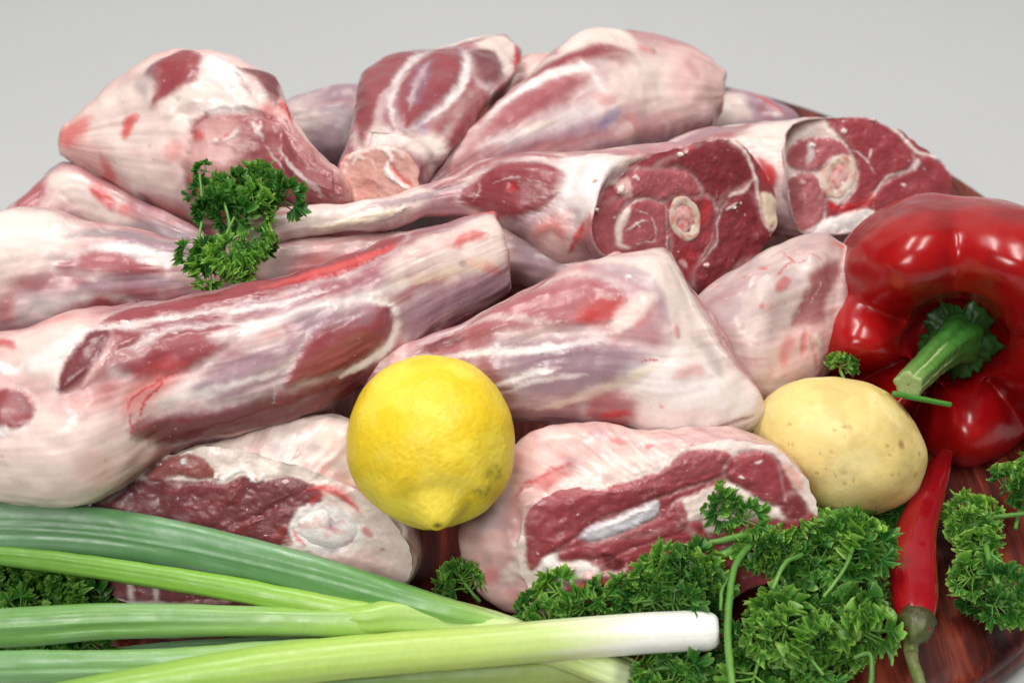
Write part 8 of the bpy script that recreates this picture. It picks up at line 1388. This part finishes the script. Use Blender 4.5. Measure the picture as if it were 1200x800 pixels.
LEAVES = [leaf_mesh(s, .02, c, n) for s, c, n in ((1, .40, 6), (2, .46, 7), (3, .42, 8), (4, .36, 6), (5, .50, 7), (6, .42, 6), (7, .46, 8), (8, .42, 7), (9, .54, 6), (10, .40, 7), (11, .52, 6), (12, .48, 7))]
FLAT = [leaf_mesh(s, .02, .08, 5) for s in (21, 22)]

def place_leaf(root, base, pos, ang, size, rng, tilt=0.0, mesh=None, jit=.5, nrm=(0.0, -0.66, 0.75)):
    n0 = Vector(nrm).normalized()
    n0 = (n0 + Vector((rng.uniform(-jit, jit), rng.uniform(-jit, jit), rng.uniform(-jit, jit)))).normalized()
    x0 = Vector((1, 0, 0)); x0 = (x0 - n0 * x0.dot(n0)).normalized(); y0 = n0.cross(x0)
    a = math.radians(ang); d = x0 * math.cos(a) + y0 * math.sin(a)
    d = (d + n0 * tilt).normalized(); z = (n0 - d * n0.dot(d)).normalized(); x = d.cross(z)
    s = size / .02
    M = Matrix((( x.x * s, d.x * s, z.x * s, pos[0] - base[0]), (x.y * s, d.y * s, z.y * s, pos[1] - base[1]), (x.z * s, d.z * s, z.z * s, pos[2] - base[2]), (0, 0, 0, 1)))
    o = bpy.data.objects.new("leaf", mesh or rng.choice(LEAVES)); COL.objects.link(o); o.parent = root; o.matrix_local = M
    return o

def sprig(label, base, stems, leaves, seed, group=None, jit=.5, nrm=(0.0, -0.66, 0.75), colour=((78, 128, 52), (104, 150, 68))):
    """stems: lists of (point..., radius); leaves: (point, direction in degrees, size, tilt[, flat])"""
    rng = random.Random(seed); base = np.array(base, float)
    root = thing("parsley_sprig", base, label, "parsley", group)
    for pts, r0, r1 in stems:
        v, f, U, A = tube(pts, np.linspace(r0, r1, len(pts)), ds=.001, m=12, seed=seed, wob=.0002)
        c = ramp(U, [(0, colour[0]), (1, colour[1])]) * (1 + .2 * fbm(np.stack([U * 5, np.cos(A) * 4, np.sin(A) * 4], 1), seed, 2))[:, None]
        link("stem", new_mesh("stem", v - base, [f], c, mat=STEM), root)
    for l in leaves:
        m = FLAT[seed % 2] if len(l) > 4 and l[4] else None
        place_leaf(root, base, l[0], l[1], l[2], rng, l[3], m, jit, nrm)
    return root

sprig('curly parsley sprig laid on top of the meat beside the thin bare bone', (-0.1336, 0.5631, 0.1243),
    [([(-0.1313, 0.5502, 0.1209), (-0.1331, 0.5593, 0.1244), (-0.1347, 0.5682, 0.1292), (-0.1379, 0.5773, 0.1344)], .0010, .0007),
     ([(-0.1445, 0.5420, 0.1217), (-0.1475, 0.5564, 0.1239), (-0.1476, 0.5677, 0.1286)], .0009, .0006),
     ([(-0.1349, 0.5486, 0.1220), (-0.1347, 0.5589, 0.1271), (-0.1322, 0.5706, 0.1291)], .0008, .0006),
     ([(-0.1494, 0.5752, 0.1285), (-0.1496, 0.5841, 0.1349), (-0.1511, 0.5917, 0.1399)], .0008, .0005)],
    [((-0.1481, 0.6007, 0.1360), 170, 0.0096, 0.32), ((-0.1289, 0.5830, 0.1236), 95, 0.0187, 0.12), ((-0.1384, 0.5905, 0.1262), 68, 0.0201, 0.40), ((-0.1250, 0.5871, 0.1313), 6, 0.0182, 0.10), ((-0.1403, 0.5882, 0.1259), 96, 0.0174, 0.01), ((-0.1409, 0.5749, 0.1208), 112, 0.0204, 0.21), ((-0.1255, 0.5814, 0.1263), 144, 0.0173, 0.11), ((-0.1182, 0.5918, 0.1271), 123, 0.0207, 0.04), ((-0.1290, 0.5927, 0.1299), 33, 0.0194, 0.28), ((-0.1158, 0.5851, 0.1258), 46, 0.0204, 0.39), ((-0.1369, 0.5801, 0.1230), 110, 0.0187, 0.06), ((-0.1275, 0.5794, 0.1226), 62, 0.0203, 0.13), ((-0.1526, 0.5841, 0.1241), 68, 0.0199, 0.03), ((-0.1287, 0.5740, 0.1241), 149, 0.0186, 0.12), ((-0.1378, 0.5782, 0.1243), 37, 0.0206, 0.37), ((-0.1264, 0.5501, 0.1231), -152, 0.0178, 0.13), ((-0.1364, 0.5494, 0.1202), -175, 0.0157, 0.20), ((-0.1372, 0.5412, 0.1197), -157, 0.0166, 0.28), ((-0.1306, 0.5444, 0.1237), -121, 0.0172, 0.41), ((-0.1363, 0.5495, 0.1259), -117, 0.0184, 0.26), ((-0.1468, 0.5507, 0.1255), -116, 0.0158, 0.15), ((-0.1208, 0.5488, 0.1251), -86, 0.0149, 0.44), ((-0.1230, 0.5587, 0.1235), -10, 0.0143, 0.35), ((-0.1212, 0.5583, 0.1274), -78, 0.0134, 0.32), ((-0.1225, 0.5552, 0.1247), -32, 0.0160, 0.30), ((-0.1291, 0.5496, 0.1244), -65, 0.0136, 0.33), ((-0.1256, 0.5462, 0.1179), 9, 0.0147, 0.46), ((-0.1199, 0.5548, 0.1262), -115, 0.0140, 0.27), ((-0.1307, 0.5437, 0.1224), -58, 0.0138, 0.22)], 41, jit=.4)
sprig('thick curly parsley clump left of the chilli, its leaves touching the chilli', (0.1524, 0.4576, 0.0000),
    [([(0.1335, 0.4095, 0.0200), (0.1367, 0.4251, 0.0300), (0.1461, 0.4398, 0.0360), (0.1556, 0.4503, 0.0360)], .0012, .0008)],
    [((0.1477, 0.4417, 0.0290), 94, 0.0247, 0.07), ((0.1453, 0.4512, 0.0261), 128, 0.0227, 0.11), ((0.1386, 0.4377, 0.0286), -108, 0.0189, 0.23), ((0.1392, 0.4498, 0.0222), 13, 0.0215, 0.36), ((0.1538, 0.4362, 0.0325), 52, 0.0241, 0.26), ((0.1485, 0.4668, 0.0152), 187, 0.0250, 0.49), ((0.1558, 0.4626, 0.0130), -26, 0.0203, 0.46), ((0.1549, 0.4565, 0.0226), -100, 0.0236, 0.29), ((0.1367, 0.4421, 0.0123), -191, 0.0197, 0.08), ((0.1335, 0.4447, 0.0350), 170, 0.0246, 0.10), ((0.1360, 0.4384, 0.0327), -126, 0.0224, 0.42), ((0.1547, 0.4378, 0.0330), 86, 0.0219, 0.01), ((0.1521, 0.4396, 0.0276), -139, 0.0200, 0.29), ((0.1336, 0.4331, 0.0261), -211, 0.0236, 0.30), ((0.1524, 0.4714, 0.0151), -111, 0.0198, 0.04), ((0.1461, 0.4398, 0.0282), -41, 0.0221, 0.47), ((0.1383, 0.4353, 0.0270), 116, 0.0202, 0.48), ((0.1421, 0.4436, 0.0348), -37, 0.0246, 0.25), ((0.1518, 0.4607, 0.0160), 3, 0.0201, 0.41), ((0.1245, 0.4600, 0.0190), -114, 0.0194, 0.12), ((0.1521, 0.4455, 0.0257), 130, 0.0187, 0.09), ((0.1514, 0.4556, 0.0177), -138, 0.0206, 0.07), ((0.1426, 0.4414, 0.0322), -162, 0.0246, 0.38), ((0.1424, 0.4591, 0.0188), 148, 0.0250, 0.12), ((0.1304, 0.4674, 0.0189), -130, 0.0210, 0.49), ((0.1537, 0.4377, 0.0147), 27, 0.0203, 0.18), ((0.1445, 0.4663, 0.0226), -14, 0.0204, 0.12), ((0.1478, 0.4441, 0.0359), 68, 0.0207, 0.16), ((0.1549, 0.4633, 0.0208), -104, 0.0197, 0.43), ((0.1410, 0.4437, 0.0146), -25, 0.0211, 0.32)], 51, 'parsley sprigs around the front of the board')
sprig('dark curly parsley clump at the bottom edge, left of the chilli stem', (0.1336, 0.4168, 0.0000),
    [([(0.1492, 0.3781, 0.0220), (0.1509, 0.3860, 0.0260), (0.1502, 0.3911, 0.0280), (0.1439, 0.3905, 0.0260)], .0012, .0008),
     ([(0.1163, 0.3783, 0.0300), (0.1220, 0.3839, 0.0340), (0.1276, 0.3751, 0.0340)], .0009, .0006)],
    [((0.1280, 0.3902, 0.0303), -143, 0.0196, 0.29), ((0.1255, 0.3966, 0.0289), 125, 0.0218, 0.32), ((0.1324, 0.4188, 0.0189), 53, 0.0222, 0.18), ((0.1392, 0.4233, 0.0178), -18, 0.0194, 0.14), ((0.1213, 0.4042, 0.0288), 174, 0.0241, 0.35), ((0.1114, 0.4032, 0.0298), -142, 0.0203, 0.33), ((0.1121, 0.3978, 0.0168), -141, 0.0236, 0.27), ((0.1401, 0.4148, 0.0205), -25, 0.0249, 0.46), ((0.1261, 0.4074, 0.0141), 29, 0.0212, 0.33), ((0.1428, 0.4196, 0.0132), -160, 0.0245, 0.13), ((0.1176, 0.4010, 0.0265), 108, 0.0236, 0.02), ((0.1422, 0.4110, 0.0256), 43, 0.0209, 0.40), ((0.1560, 0.4469, 0.0063), -14, 0.0182, 0.14), ((0.1367, 0.4219, 0.0127), -59, 0.0198, 0.37), ((0.1474, 0.4159, 0.0152), -86, 0.0211, 0.20), ((0.1295, 0.3984, 0.0174), -186, 0.0207, 0.49), ((0.1068, 0.3993, 0.0157), -79, 0.0246, 0.12), ((0.1326, 0.3885, 0.0240), -132, 0.0200, 0.04), ((0.1353, 0.4149, 0.0080), -94, 0.0202, 0.12), ((0.1479, 0.4105, 0.0232), 103, 0.0224, 0.33), ((0.1196, 0.3938, 0.0198), -114, 0.0220, 0.18), ((0.1164, 0.4149, 0.0199), 191, 0.0244, 0.19), ((0.1333, 0.4115, 0.0091), -193, 0.0213, 0.25), ((0.1228, 0.4314, 0.0141), 189, 0.0234, 0.25), ((0.1207, 0.4088, 0.0073), -166, 0.0196, 0.30), ((0.1468, 0.4001, 0.0261), 55, 0.0242, 0.37), ((0.1220, 0.4090, 0.0191), 82, 0.0236, 0.25), ((0.1227, 0.4027, 0.0291), -48, 0.0197, 0.31), ((0.1349, 0.4111, 0.0143), 80, 0.0183, 0.22), ((0.1432, 0.4127, 0.0069), -92, 0.0214, 0.42), ((0.1440, 0.4235, 0.0198), 159, 0.0197, 0.25), ((0.1190, 0.4123, 0.0214), -137, 0.0197, 0.17), ((0.1256, 0.3960, 0.0109), -190, 0.0220, 0.16), ((0.1342, 0.3961, 0.0242), -176, 0.0203, 0.36), ((0.1336, 0.4130, 0.0245), -32, 0.0246, 0.37), ((0.1275, 0.4242, 0.0155), 213, 0.0185, 0.08), ((0.1310, 0.4178, 0.0061), -39, 0.0239, 0.19), ((0.1034, 0.3879, 0.0252), -105, 0.0240, 0.38), ((0.1059, 0.4055, 0.0236), -110, 0.0232, 0.48), ((0.1436, 0.4173, 0.0196), 169, 0.0237, 0.50)], 52, 'parsley sprigs around the front of the board')
sprig('curly parsley sprig with long arching stalks over the right corner of the cut chunk', (0.1152, 0.4796, 0.0000),
    [([(0.1694, 0.4789, 0.0260), (0.1472, 0.4664, 0.0340), (0.1272, 0.4560, 0.0400), (0.1104, 0.4471, 0.0420), (0.0937, 0.4352, 0.0420), (0.0747, 0.4288, 0.0380), (0.0613, 0.4215, 0.0340)], .0030, .0016),
     ([(0.1056, 0.4682, 0.0480), (0.1151, 0.4589, 0.0490), (0.1339, 0.4543, 0.0460), (0.1468, 0.4487, 0.0420), (0.1540, 0.4431, 0.0380)], .0010, .0008),
     ([(0.1162, 0.4488, 0.0430), (0.1052, 0.4384, 0.0440), (0.0967, 0.4253, 0.0450), (0.0919, 0.4068, 0.0450), (0.0884, 0.3837, 0.0450), (0.0875, 0.3620, 0.0450), (0.0875, 0.3503, 0.0440)], .0016, .0015),
     ([(0.0948, 0.4212, 0.0440), (0.0898, 0.4143, 0.0420), (0.0888, 0.4058, 0.0380)], .0009, .0008),
     ([(0.1156, 0.4469, 0.0460), (0.0935, 0.4376, 0.0480), (0.0746, 0.4345, 0.0470)], .0018, .0012),
     ([(0.1262, 0.4304, 0.0460), (0.1170, 0.4216, 0.0500), (0.1099, 0.4088, 0.0480)], .0012, .0009),
     ([(0.1501, 0.4374, 0.0440), (0.1434, 0.4229, 0.0460), (0.1324, 0.4094, 0.0420)], .0010, .0008),
     ([(0.0851, 0.4278, 0.0460), (0.0739, 0.4285, 0.0480), (0.0611, 0.4272, 0.0440)], .0010, .0008)],
    [((0.1052, 0.4532, 0.0515), 104, 0.0169, 0.19), ((0.0960, 0.4460, 0.0518), 109, 0.0148, 0.14), ((0.1039, 0.4653, 0.0468), -89, 0.0143, 0.25), ((0.0948, 0.4612, 0.0504), -72, 0.0149, 0.20), ((0.1030, 0.4615, 0.0462), -172, 0.0189, 0.39), ((0.0999, 0.4741, 0.0465), -43, 0.0182, 0.30), ((0.0923, 0.4595, 0.0510), -87, 0.0174, 0.29), ((0.0945, 0.4589, 0.0498), -138, 0.0151, 0.06), ((0.0928, 0.4610, 0.0471), 31, 0.0143, 0.26), ((0.0988, 0.4437, 0.0492), 45, 0.0173, 0.38), ((0.0906, 0.4488, 0.0519), 29, 0.0145, 0.17), ((0.0896, 0.4566, 0.0502), 54, 0.0160, 0.18), ((0.0740, 0.4140, 0.0444), 126, 0.0191, 0.32), ((0.0839, 0.4183, 0.0377), 128, 0.0203, 0.42), ((0.0709, 0.4299, 0.0428), -106, 0.0170, 0.08), ((0.0780, 0.4314, 0.0413), -46, 0.0195, 0.09), ((0.0699, 0.4241, 0.0456), -48, 0.0207, 0.22), ((0.0766, 0.4341, 0.0376), -6, 0.0185, 0.10), ((0.0808, 0.4210, 0.0421), 94, 0.0165, 0.43), ((0.0715, 0.4299, 0.0434), 211, 0.0167, 0.20), ((0.0839, 0.4280, 0.0421), 156, 0.0190, 0.23), ((0.1164, 0.4339, 0.0373), 106, 0.0168, 0.10), ((0.1172, 0.4452, 0.0423), -73, 0.0150, 0.15), ((0.1110, 0.4413, 0.0420), -111, 0.0160, 0.02), ((0.1182, 0.4388, 0.0410), -113, 0.0152, 0.05), ((0.1188, 0.4402, 0.0418), -62, 0.0180, 0.25), ((0.1084, 0.4321, 0.0389), 99, 0.0180, 0.23), ((0.1106, 0.4394, 0.0410), 18, 0.0178, 0.49)], 53, 'parsley sprigs around the front of the board')
sprig('curly parsley sprig just above the white onion end', (0.0673, 0.4470, 0.0000),
    [([(0.0899, 0.4251, 0.0300), (0.0704, 0.4184, 0.0320), (0.0520, 0.4177, 0.0300)], .0011, .0008)],
    [((0.0596, 0.4294, 0.0204), 157, 0.0211, 0.47), ((0.0597, 0.4321, 0.0353), -121, 0.0175, 0.24), ((0.0808, 0.4269, 0.0264), 11, 0.0189, 0.02), ((0.0606, 0.4437, 0.0230), 9, 0.0187, 0.18), ((0.0760, 0.4197, 0.0231), 6, 0.0218, 0.44), ((0.0711, 0.4407, 0.0214), 4, 0.0176, 0.05), ((0.0620, 0.4273, 0.0217), -163, 0.0206, 0.03), ((0.0713, 0.4354, 0.0216), -118, 0.0214, 0.34), ((0.0708, 0.4402, 0.0282), -122, 0.0203, 0.32), ((0.0649, 0.4110, 0.0357), 5, 0.0215, 0.13), ((0.0640, 0.4261, 0.0294), 127, 0.0168, 0.46), ((0.0630, 0.4228, 0.0192), 0, 0.0185, 0.24), ((0.0677, 0.4120, 0.0332), 63, 0.0168, 0.07), ((0.0693, 0.4268, 0.0196), -159, 0.0207, 0.05), ((0.0521, 0.4249, 0.0188), -213, 0.0201, 0.16), ((0.0568, 0.4151, 0.0305), 16, 0.0208, 0.05), ((0.0471, 0.4328, 0.0247), -113, 0.0211, 0.42), ((0.0785, 0.4156, 0.0300), 56, 0.0166, 0.38), ((0.0599, 0.4222, 0.0267), 64, 0.0201, 0.03)], 54, 'parsley sprigs around the front of the board')
sprig('small flat-lying parsley sprig in front of the red blood spot on the cut chunk', (0.0158, 0.4444, 0.0000),
    [([(0.0373, 0.4226, 0.0300), (0.0259, 0.4168, 0.0310), (0.0149, 0.4193, 0.0310)], .0009, .0007)],
    [((0.0150, 0.4159, 0.0283), -187, 0.0164, 0.13), ((0.0348, 0.4137, 0.0289), 151, 0.0206, 0.49), ((0.0252, 0.4205, 0.0314), 179, 0.0183, 0.41), ((0.0262, 0.4309, 0.0267), -61, 0.0197, 0.45), ((0.0243, 0.4258, 0.0273), -119, 0.0158, 0.43), ((0.0203, 0.4030, 0.0295), -214, 0.0187, 0.32)], 55, 'parsley sprigs around the front of the board')
sprig('parsley sprig peeping out beneath the white onion at the bottom edge', (0.0750, 0.4024, 0.0000),
    [([(0.0489, 0.3873, 0.0160), (0.0651, 0.3900, 0.0200), (0.0828, 0.3863, 0.0200), (0.0929, 0.3899, 0.0240)], .0012, .0009)],
    [((0.0739, 0.4037, 0.0140), -27, 0.0208, 0.15), ((0.0609, 0.3835, 0.0148), 2, 0.0205, 0.18), ((0.0543, 0.3799, 0.0132), 20, 0.0190, 0.29), ((0.0468, 0.3953, 0.0176), -52, 0.0202, 0.43), ((0.0604, 0.3961, 0.0113), -1, 0.0173, 0.07), ((0.0450, 0.3946, 0.0120), 20, 0.0214, 0.09), ((0.0850, 0.4057, 0.0115), -48, 0.0181, 0.02), ((0.0714, 0.3836, 0.0124), 24, 0.0194, 0.24), ((0.0511, 0.3966, 0.0141), 5, 0.0218, 0.48), ((0.0676, 0.3837, 0.0174), 52, 0.0211, 0.04)], 56, 'parsley sprigs around the front of the board')
sprig('curly parsley sprig on the bare wood to the right of the chilli', (0.2251, 0.4910, 0.0000),
    [([(0.2494, 0.4826, 0.0200), (0.2346, 0.4804, 0.0200), (0.2212, 0.4772, 0.0220)], .0013, .0009),
     ([(0.2147, 0.4508, 0.0300), (0.2130, 0.4359, 0.0320), (0.2147, 0.4226, 0.0300)], .0016, .0010),
     ([(0.2155, 0.4466, 0.0300), (0.2222, 0.4362, 0.0300)], .0009, .0007)],
    [((0.2220, 0.4759, 0.0092), 38, 0.0150, 0.16), ((0.2155, 0.4790, 0.0137), 83, 0.0190, 0.43), ((0.2232, 0.4670, 0.0199), 196, 0.0174, 0.15), ((0.2207, 0.4637, 0.0214), 141, 0.0179, 0.28), ((0.2107, 0.4509, 0.0232), 64, 0.0163, 0.39), ((0.2239, 0.4844, 0.0102), 56, 0.0158, 0.10), ((0.2154, 0.4681, 0.0223), 150, 0.0168, 0.01), ((0.2185, 0.4702, 0.0181), 187, 0.0174, 0.21)], 57, 'parsley sprigs around the front of the board')
sprig('light-edged curly parsley sprig at the right edge near the rim of the board', (0.2218, 0.4470, 0.0000),
    [([(0.2173, 0.4460, 0.0240), (0.2172, 0.4287, 0.0260), (0.2208, 0.4213, 0.0260)], .0012, .0008)],
    [((0.2183, 0.4409, 0.0121), -174, 0.0167, 0.44), ((0.2104, 0.4393, 0.0136), -65, 0.0156, 0.24), ((0.2150, 0.4237, 0.0239), -11, 0.0174, 0.16), ((0.2109, 0.4260, 0.0256), 29, 0.0189, 0.11), ((0.2212, 0.4450, 0.0253), -129, 0.0150, 0.14), ((0.2168, 0.4557, 0.0207), -114, 0.0184, 0.42), ((0.2243, 0.4471, 0.0140), -112, 0.0151, 0.02), ((0.2075, 0.4202, 0.0254), -16, 0.0157, 0.23), ((0.2253, 0.4423, 0.0111), -5, 0.0166, 0.05), ((0.2102, 0.4364, 0.0258), -171, 0.0174, 0.20)], 58, 'parsley sprigs around the front of the board')
sprig('single parsley tip at the right edge just under the red pepper', (0.2547, 0.5148, 0.0000),
    [([(0.2386, 0.4763, 0.0150), (0.2443, 0.4904, 0.0180), (0.2520, 0.5061, 0.0200)], .0010, .0008)],
    [((0.2359, 0.4962, 0.0178), 33, 0.0164, 0.49), ((0.2437, 0.4920, 0.0218), 71, 0.0156, 0.21), ((0.2509, 0.4859, 0.0207), 106, 0.0157, 0.27), ((0.2377, 0.5022, 0.0166), 47, 0.0164, 0.09), ((0.2583, 0.5035, 0.0218), 133, 0.0160, 0.36)], 59, 'parsley sprigs around the front of the board')
sprig('shaded parsley in the lower left corner under the spring onion leaves', (-0.2192, 0.4523, 0.0000),
    [([(-0.2412, 0.4414, 0.0120), (-0.2178, 0.4414, 0.0120), (-0.1894, 0.4363, 0.0120)], .0012, .0009)],
    [((-0.2146, 0.4243, 0.0130), -45, 0.0186, 0.32), ((-0.2182, 0.4402, 0.0117), 2, 0.0172, 0.22), ((-0.2012, 0.4122, 0.0124), -160, 0.0176, 0.32), ((-0.2055, 0.4439, 0.0097), 177, 0.0205, 0.23), ((-0.2200, 0.4438, 0.0125), 39, 0.0169, 0.42), ((-0.2078, 0.4185, 0.0160), -78, 0.0201, 0.39), ((-0.1950, 0.4180, 0.0154), -52, 0.0164, 0.00), ((-0.2237, 0.4208, 0.0145), -132, 0.0168, 0.30), ((-0.2272, 0.4373, 0.0072), 118, 0.0210, 0.12), ((-0.2145, 0.4247, 0.0141), -201, 0.0170, 0.13), ((-0.2046, 0.4267, 0.0134), 46, 0.0194, 0.41), ((-0.2318, 0.4431, 0.0157), 179, 0.0173, 0.42), ((-0.2252, 0.4190, 0.0108), -217, 0.0192, 0.33), ((-0.2251, 0.4290, 0.0137), -94, 0.0173, 0.14), ((-0.2291, 0.4249, 0.0047), -113, 0.0204, 0.07), ((-0.2032, 0.4337, 0.0133), -5, 0.0212, 0.36), ((-0.1888, 0.4333, 0.0142), -87, 0.0194, 0.45), ((-0.2133, 0.4425, 0.0153), 28, 0.0207, 0.32), ((-0.2076, 0.4365, 0.0123), -170, 0.0211, 0.05), ((-0.1914, 0.4311, 0.0129), 70, 0.0174, 0.35), ((-0.2269, 0.4320, 0.0152), 175, 0.0170, 0.10), ((-0.2119, 0.4366, 0.0142), -79, 0.0183, 0.34), ((-0.2137, 0.4480, 0.0080), 177, 0.0215, 0.45), ((-0.2049, 0.4376, 0.0064), -79, 0.0218, 0.49), ((-0.2229, 0.4448, 0.0084), 117, 0.0176, 0.32), ((-0.2354, 0.4134, 0.0145), -93, 0.0160, 0.24), ((-0.2122, 0.4411, 0.0150), 123, 0.0204, 0.03), ((-0.2060, 0.4323, 0.0099), -155, 0.0210, 0.09), ((-0.2045, 0.4359, 0.0159), -58, 0.0182, 0.20), ((-0.2043, 0.4148, 0.0108), -185, 0.0197, 0.32), ((-0.2223, 0.4193, 0.0155), -83, 0.0219, 0.50), ((-0.2307, 0.4463, 0.0095), 140, 0.0201, 0.25), ((-0.1873, 0.4075, 0.0122), 28, 0.0195, 0.17), ((-0.2318, 0.4268, 0.0119), -143, 0.0167, 0.20), ((-0.1908, 0.4445, 0.0089), -69, 0.0201, 0.20), ((-0.1950, 0.4380, 0.0055), 27, 0.0170, 0.12), ((-0.2016, 0.4223, 0.0150), -83, 0.0219, 0.37), ((-0.2081, 0.4478, 0.0121), -125, 0.0213, 0.03), ((-0.2228, 0.4449, 0.0084), 189, 0.0177, 0.30), ((-0.2071, 0.4396, 0.0087), 38, 0.0203, 0.48), ((-0.2166, 0.4116, 0.0154), -214, 0.0184, 0.48), ((-0.2372, 0.4472, 0.0121), 139, 0.0202, 0.39), ((-0.2188, 0.4471, 0.0084), -45, 0.0216, 0.23), ((-0.2293, 0.4416, 0.0152), 104, 0.0180, 0.08)], 60, 'parsley sprigs around the front of the board')
sprig('dark parsley leaf in the shadow beneath the lemon', (-0.0241, 0.4603, 0.0000),
    [([(-0.0146, 0.4337, 0.0120), (-0.0193, 0.4378, 0.0160), (-0.0240, 0.4434, 0.0200)], .0010, .0007)],
    [((-0.0170, 0.4363, 0.0120), 120, .0200, .1), ((-0.0203, 0.4411, 0.0100), 150, .0180, .1), ((-0.0212, 0.4388, 0.0160), 95, .0160, .1)], 61, 'parsley sprigs around the front of the board')
sprig('parsley leaf caught between the pale meat and the red pepper', (0.1653, 0.5529, 0.0545),
    [([(0.1650, 0.5425, 0.0493), (0.1641, 0.5446, 0.0520), (0.1631, 0.5475, 0.0540)], .0010, .0008)],
    [((0.1624, 0.5462, 0.0540), 85, .0100, .1), ((0.1619, 0.5516, 0.0528), 115, .0090, .1), ((0.1650, 0.5467, 0.0546), 60, .0090, .1)], 62, 'parsley sprigs around the front of the board')
sprig('shaded parsley leaves under the potato, touching the tip of the chilli', (0.1926, 0.5148, 0.0000),
    [([(0.1685, 0.4878, 0.0120), (0.1792, 0.4916, 0.0140), (0.1892, 0.5013, 0.0160)], .0009, .0007)],
    [((0.1945, 0.5044, 0.0144), 66, 0.0145, 0.42), ((0.1786, 0.4926, 0.0124), 32, 0.0140, 0.32), ((0.1908, 0.5130, 0.0108), -50, 0.0170, 0.30), ((0.1798, 0.5068, 0.0081), -110, 0.0152, 0.25), ((0.1911, 0.4912, 0.0103), -182, 0.0167, 0.06), ((0.1905, 0.4955, 0.0153), 42, 0.0146, 0.42), ((0.1840, 0.5079, 0.0089), 19, 0.0154, 0.22), ((0.1818, 0.5010, 0.0084), -31, 0.0159, 0.10), ((0.1726, 0.4866, 0.0104), -208, 0.0131, 0.37)], 63, 'parsley sprigs around the front of the board')

# cut piece of stalk lying across the pepper's lower lobe
def stalk_piece():
    pts = [(0.1713, 0.4899, 0.0875), (0.1841, 0.4900, 0.0844), (0.1989, 0.4906, 0.0803)]
    v, f, U, A = tube(pts, [.0013, .0013, .0012], ds=.001, m=12, seed=3, wob=.0001)
    base = np.array(pts[1])
    o = link("parsley_stalk", new_mesh("parsley_stalk", v - base, [f], np.tile(srgb((70, 132, 44)), (len(v), 1)), mat=STEM), loc=tuple(base))
    tag(o, "short bare green stalk lying under the pepper's stem beside the potato", "stalk")
stalk_piece()
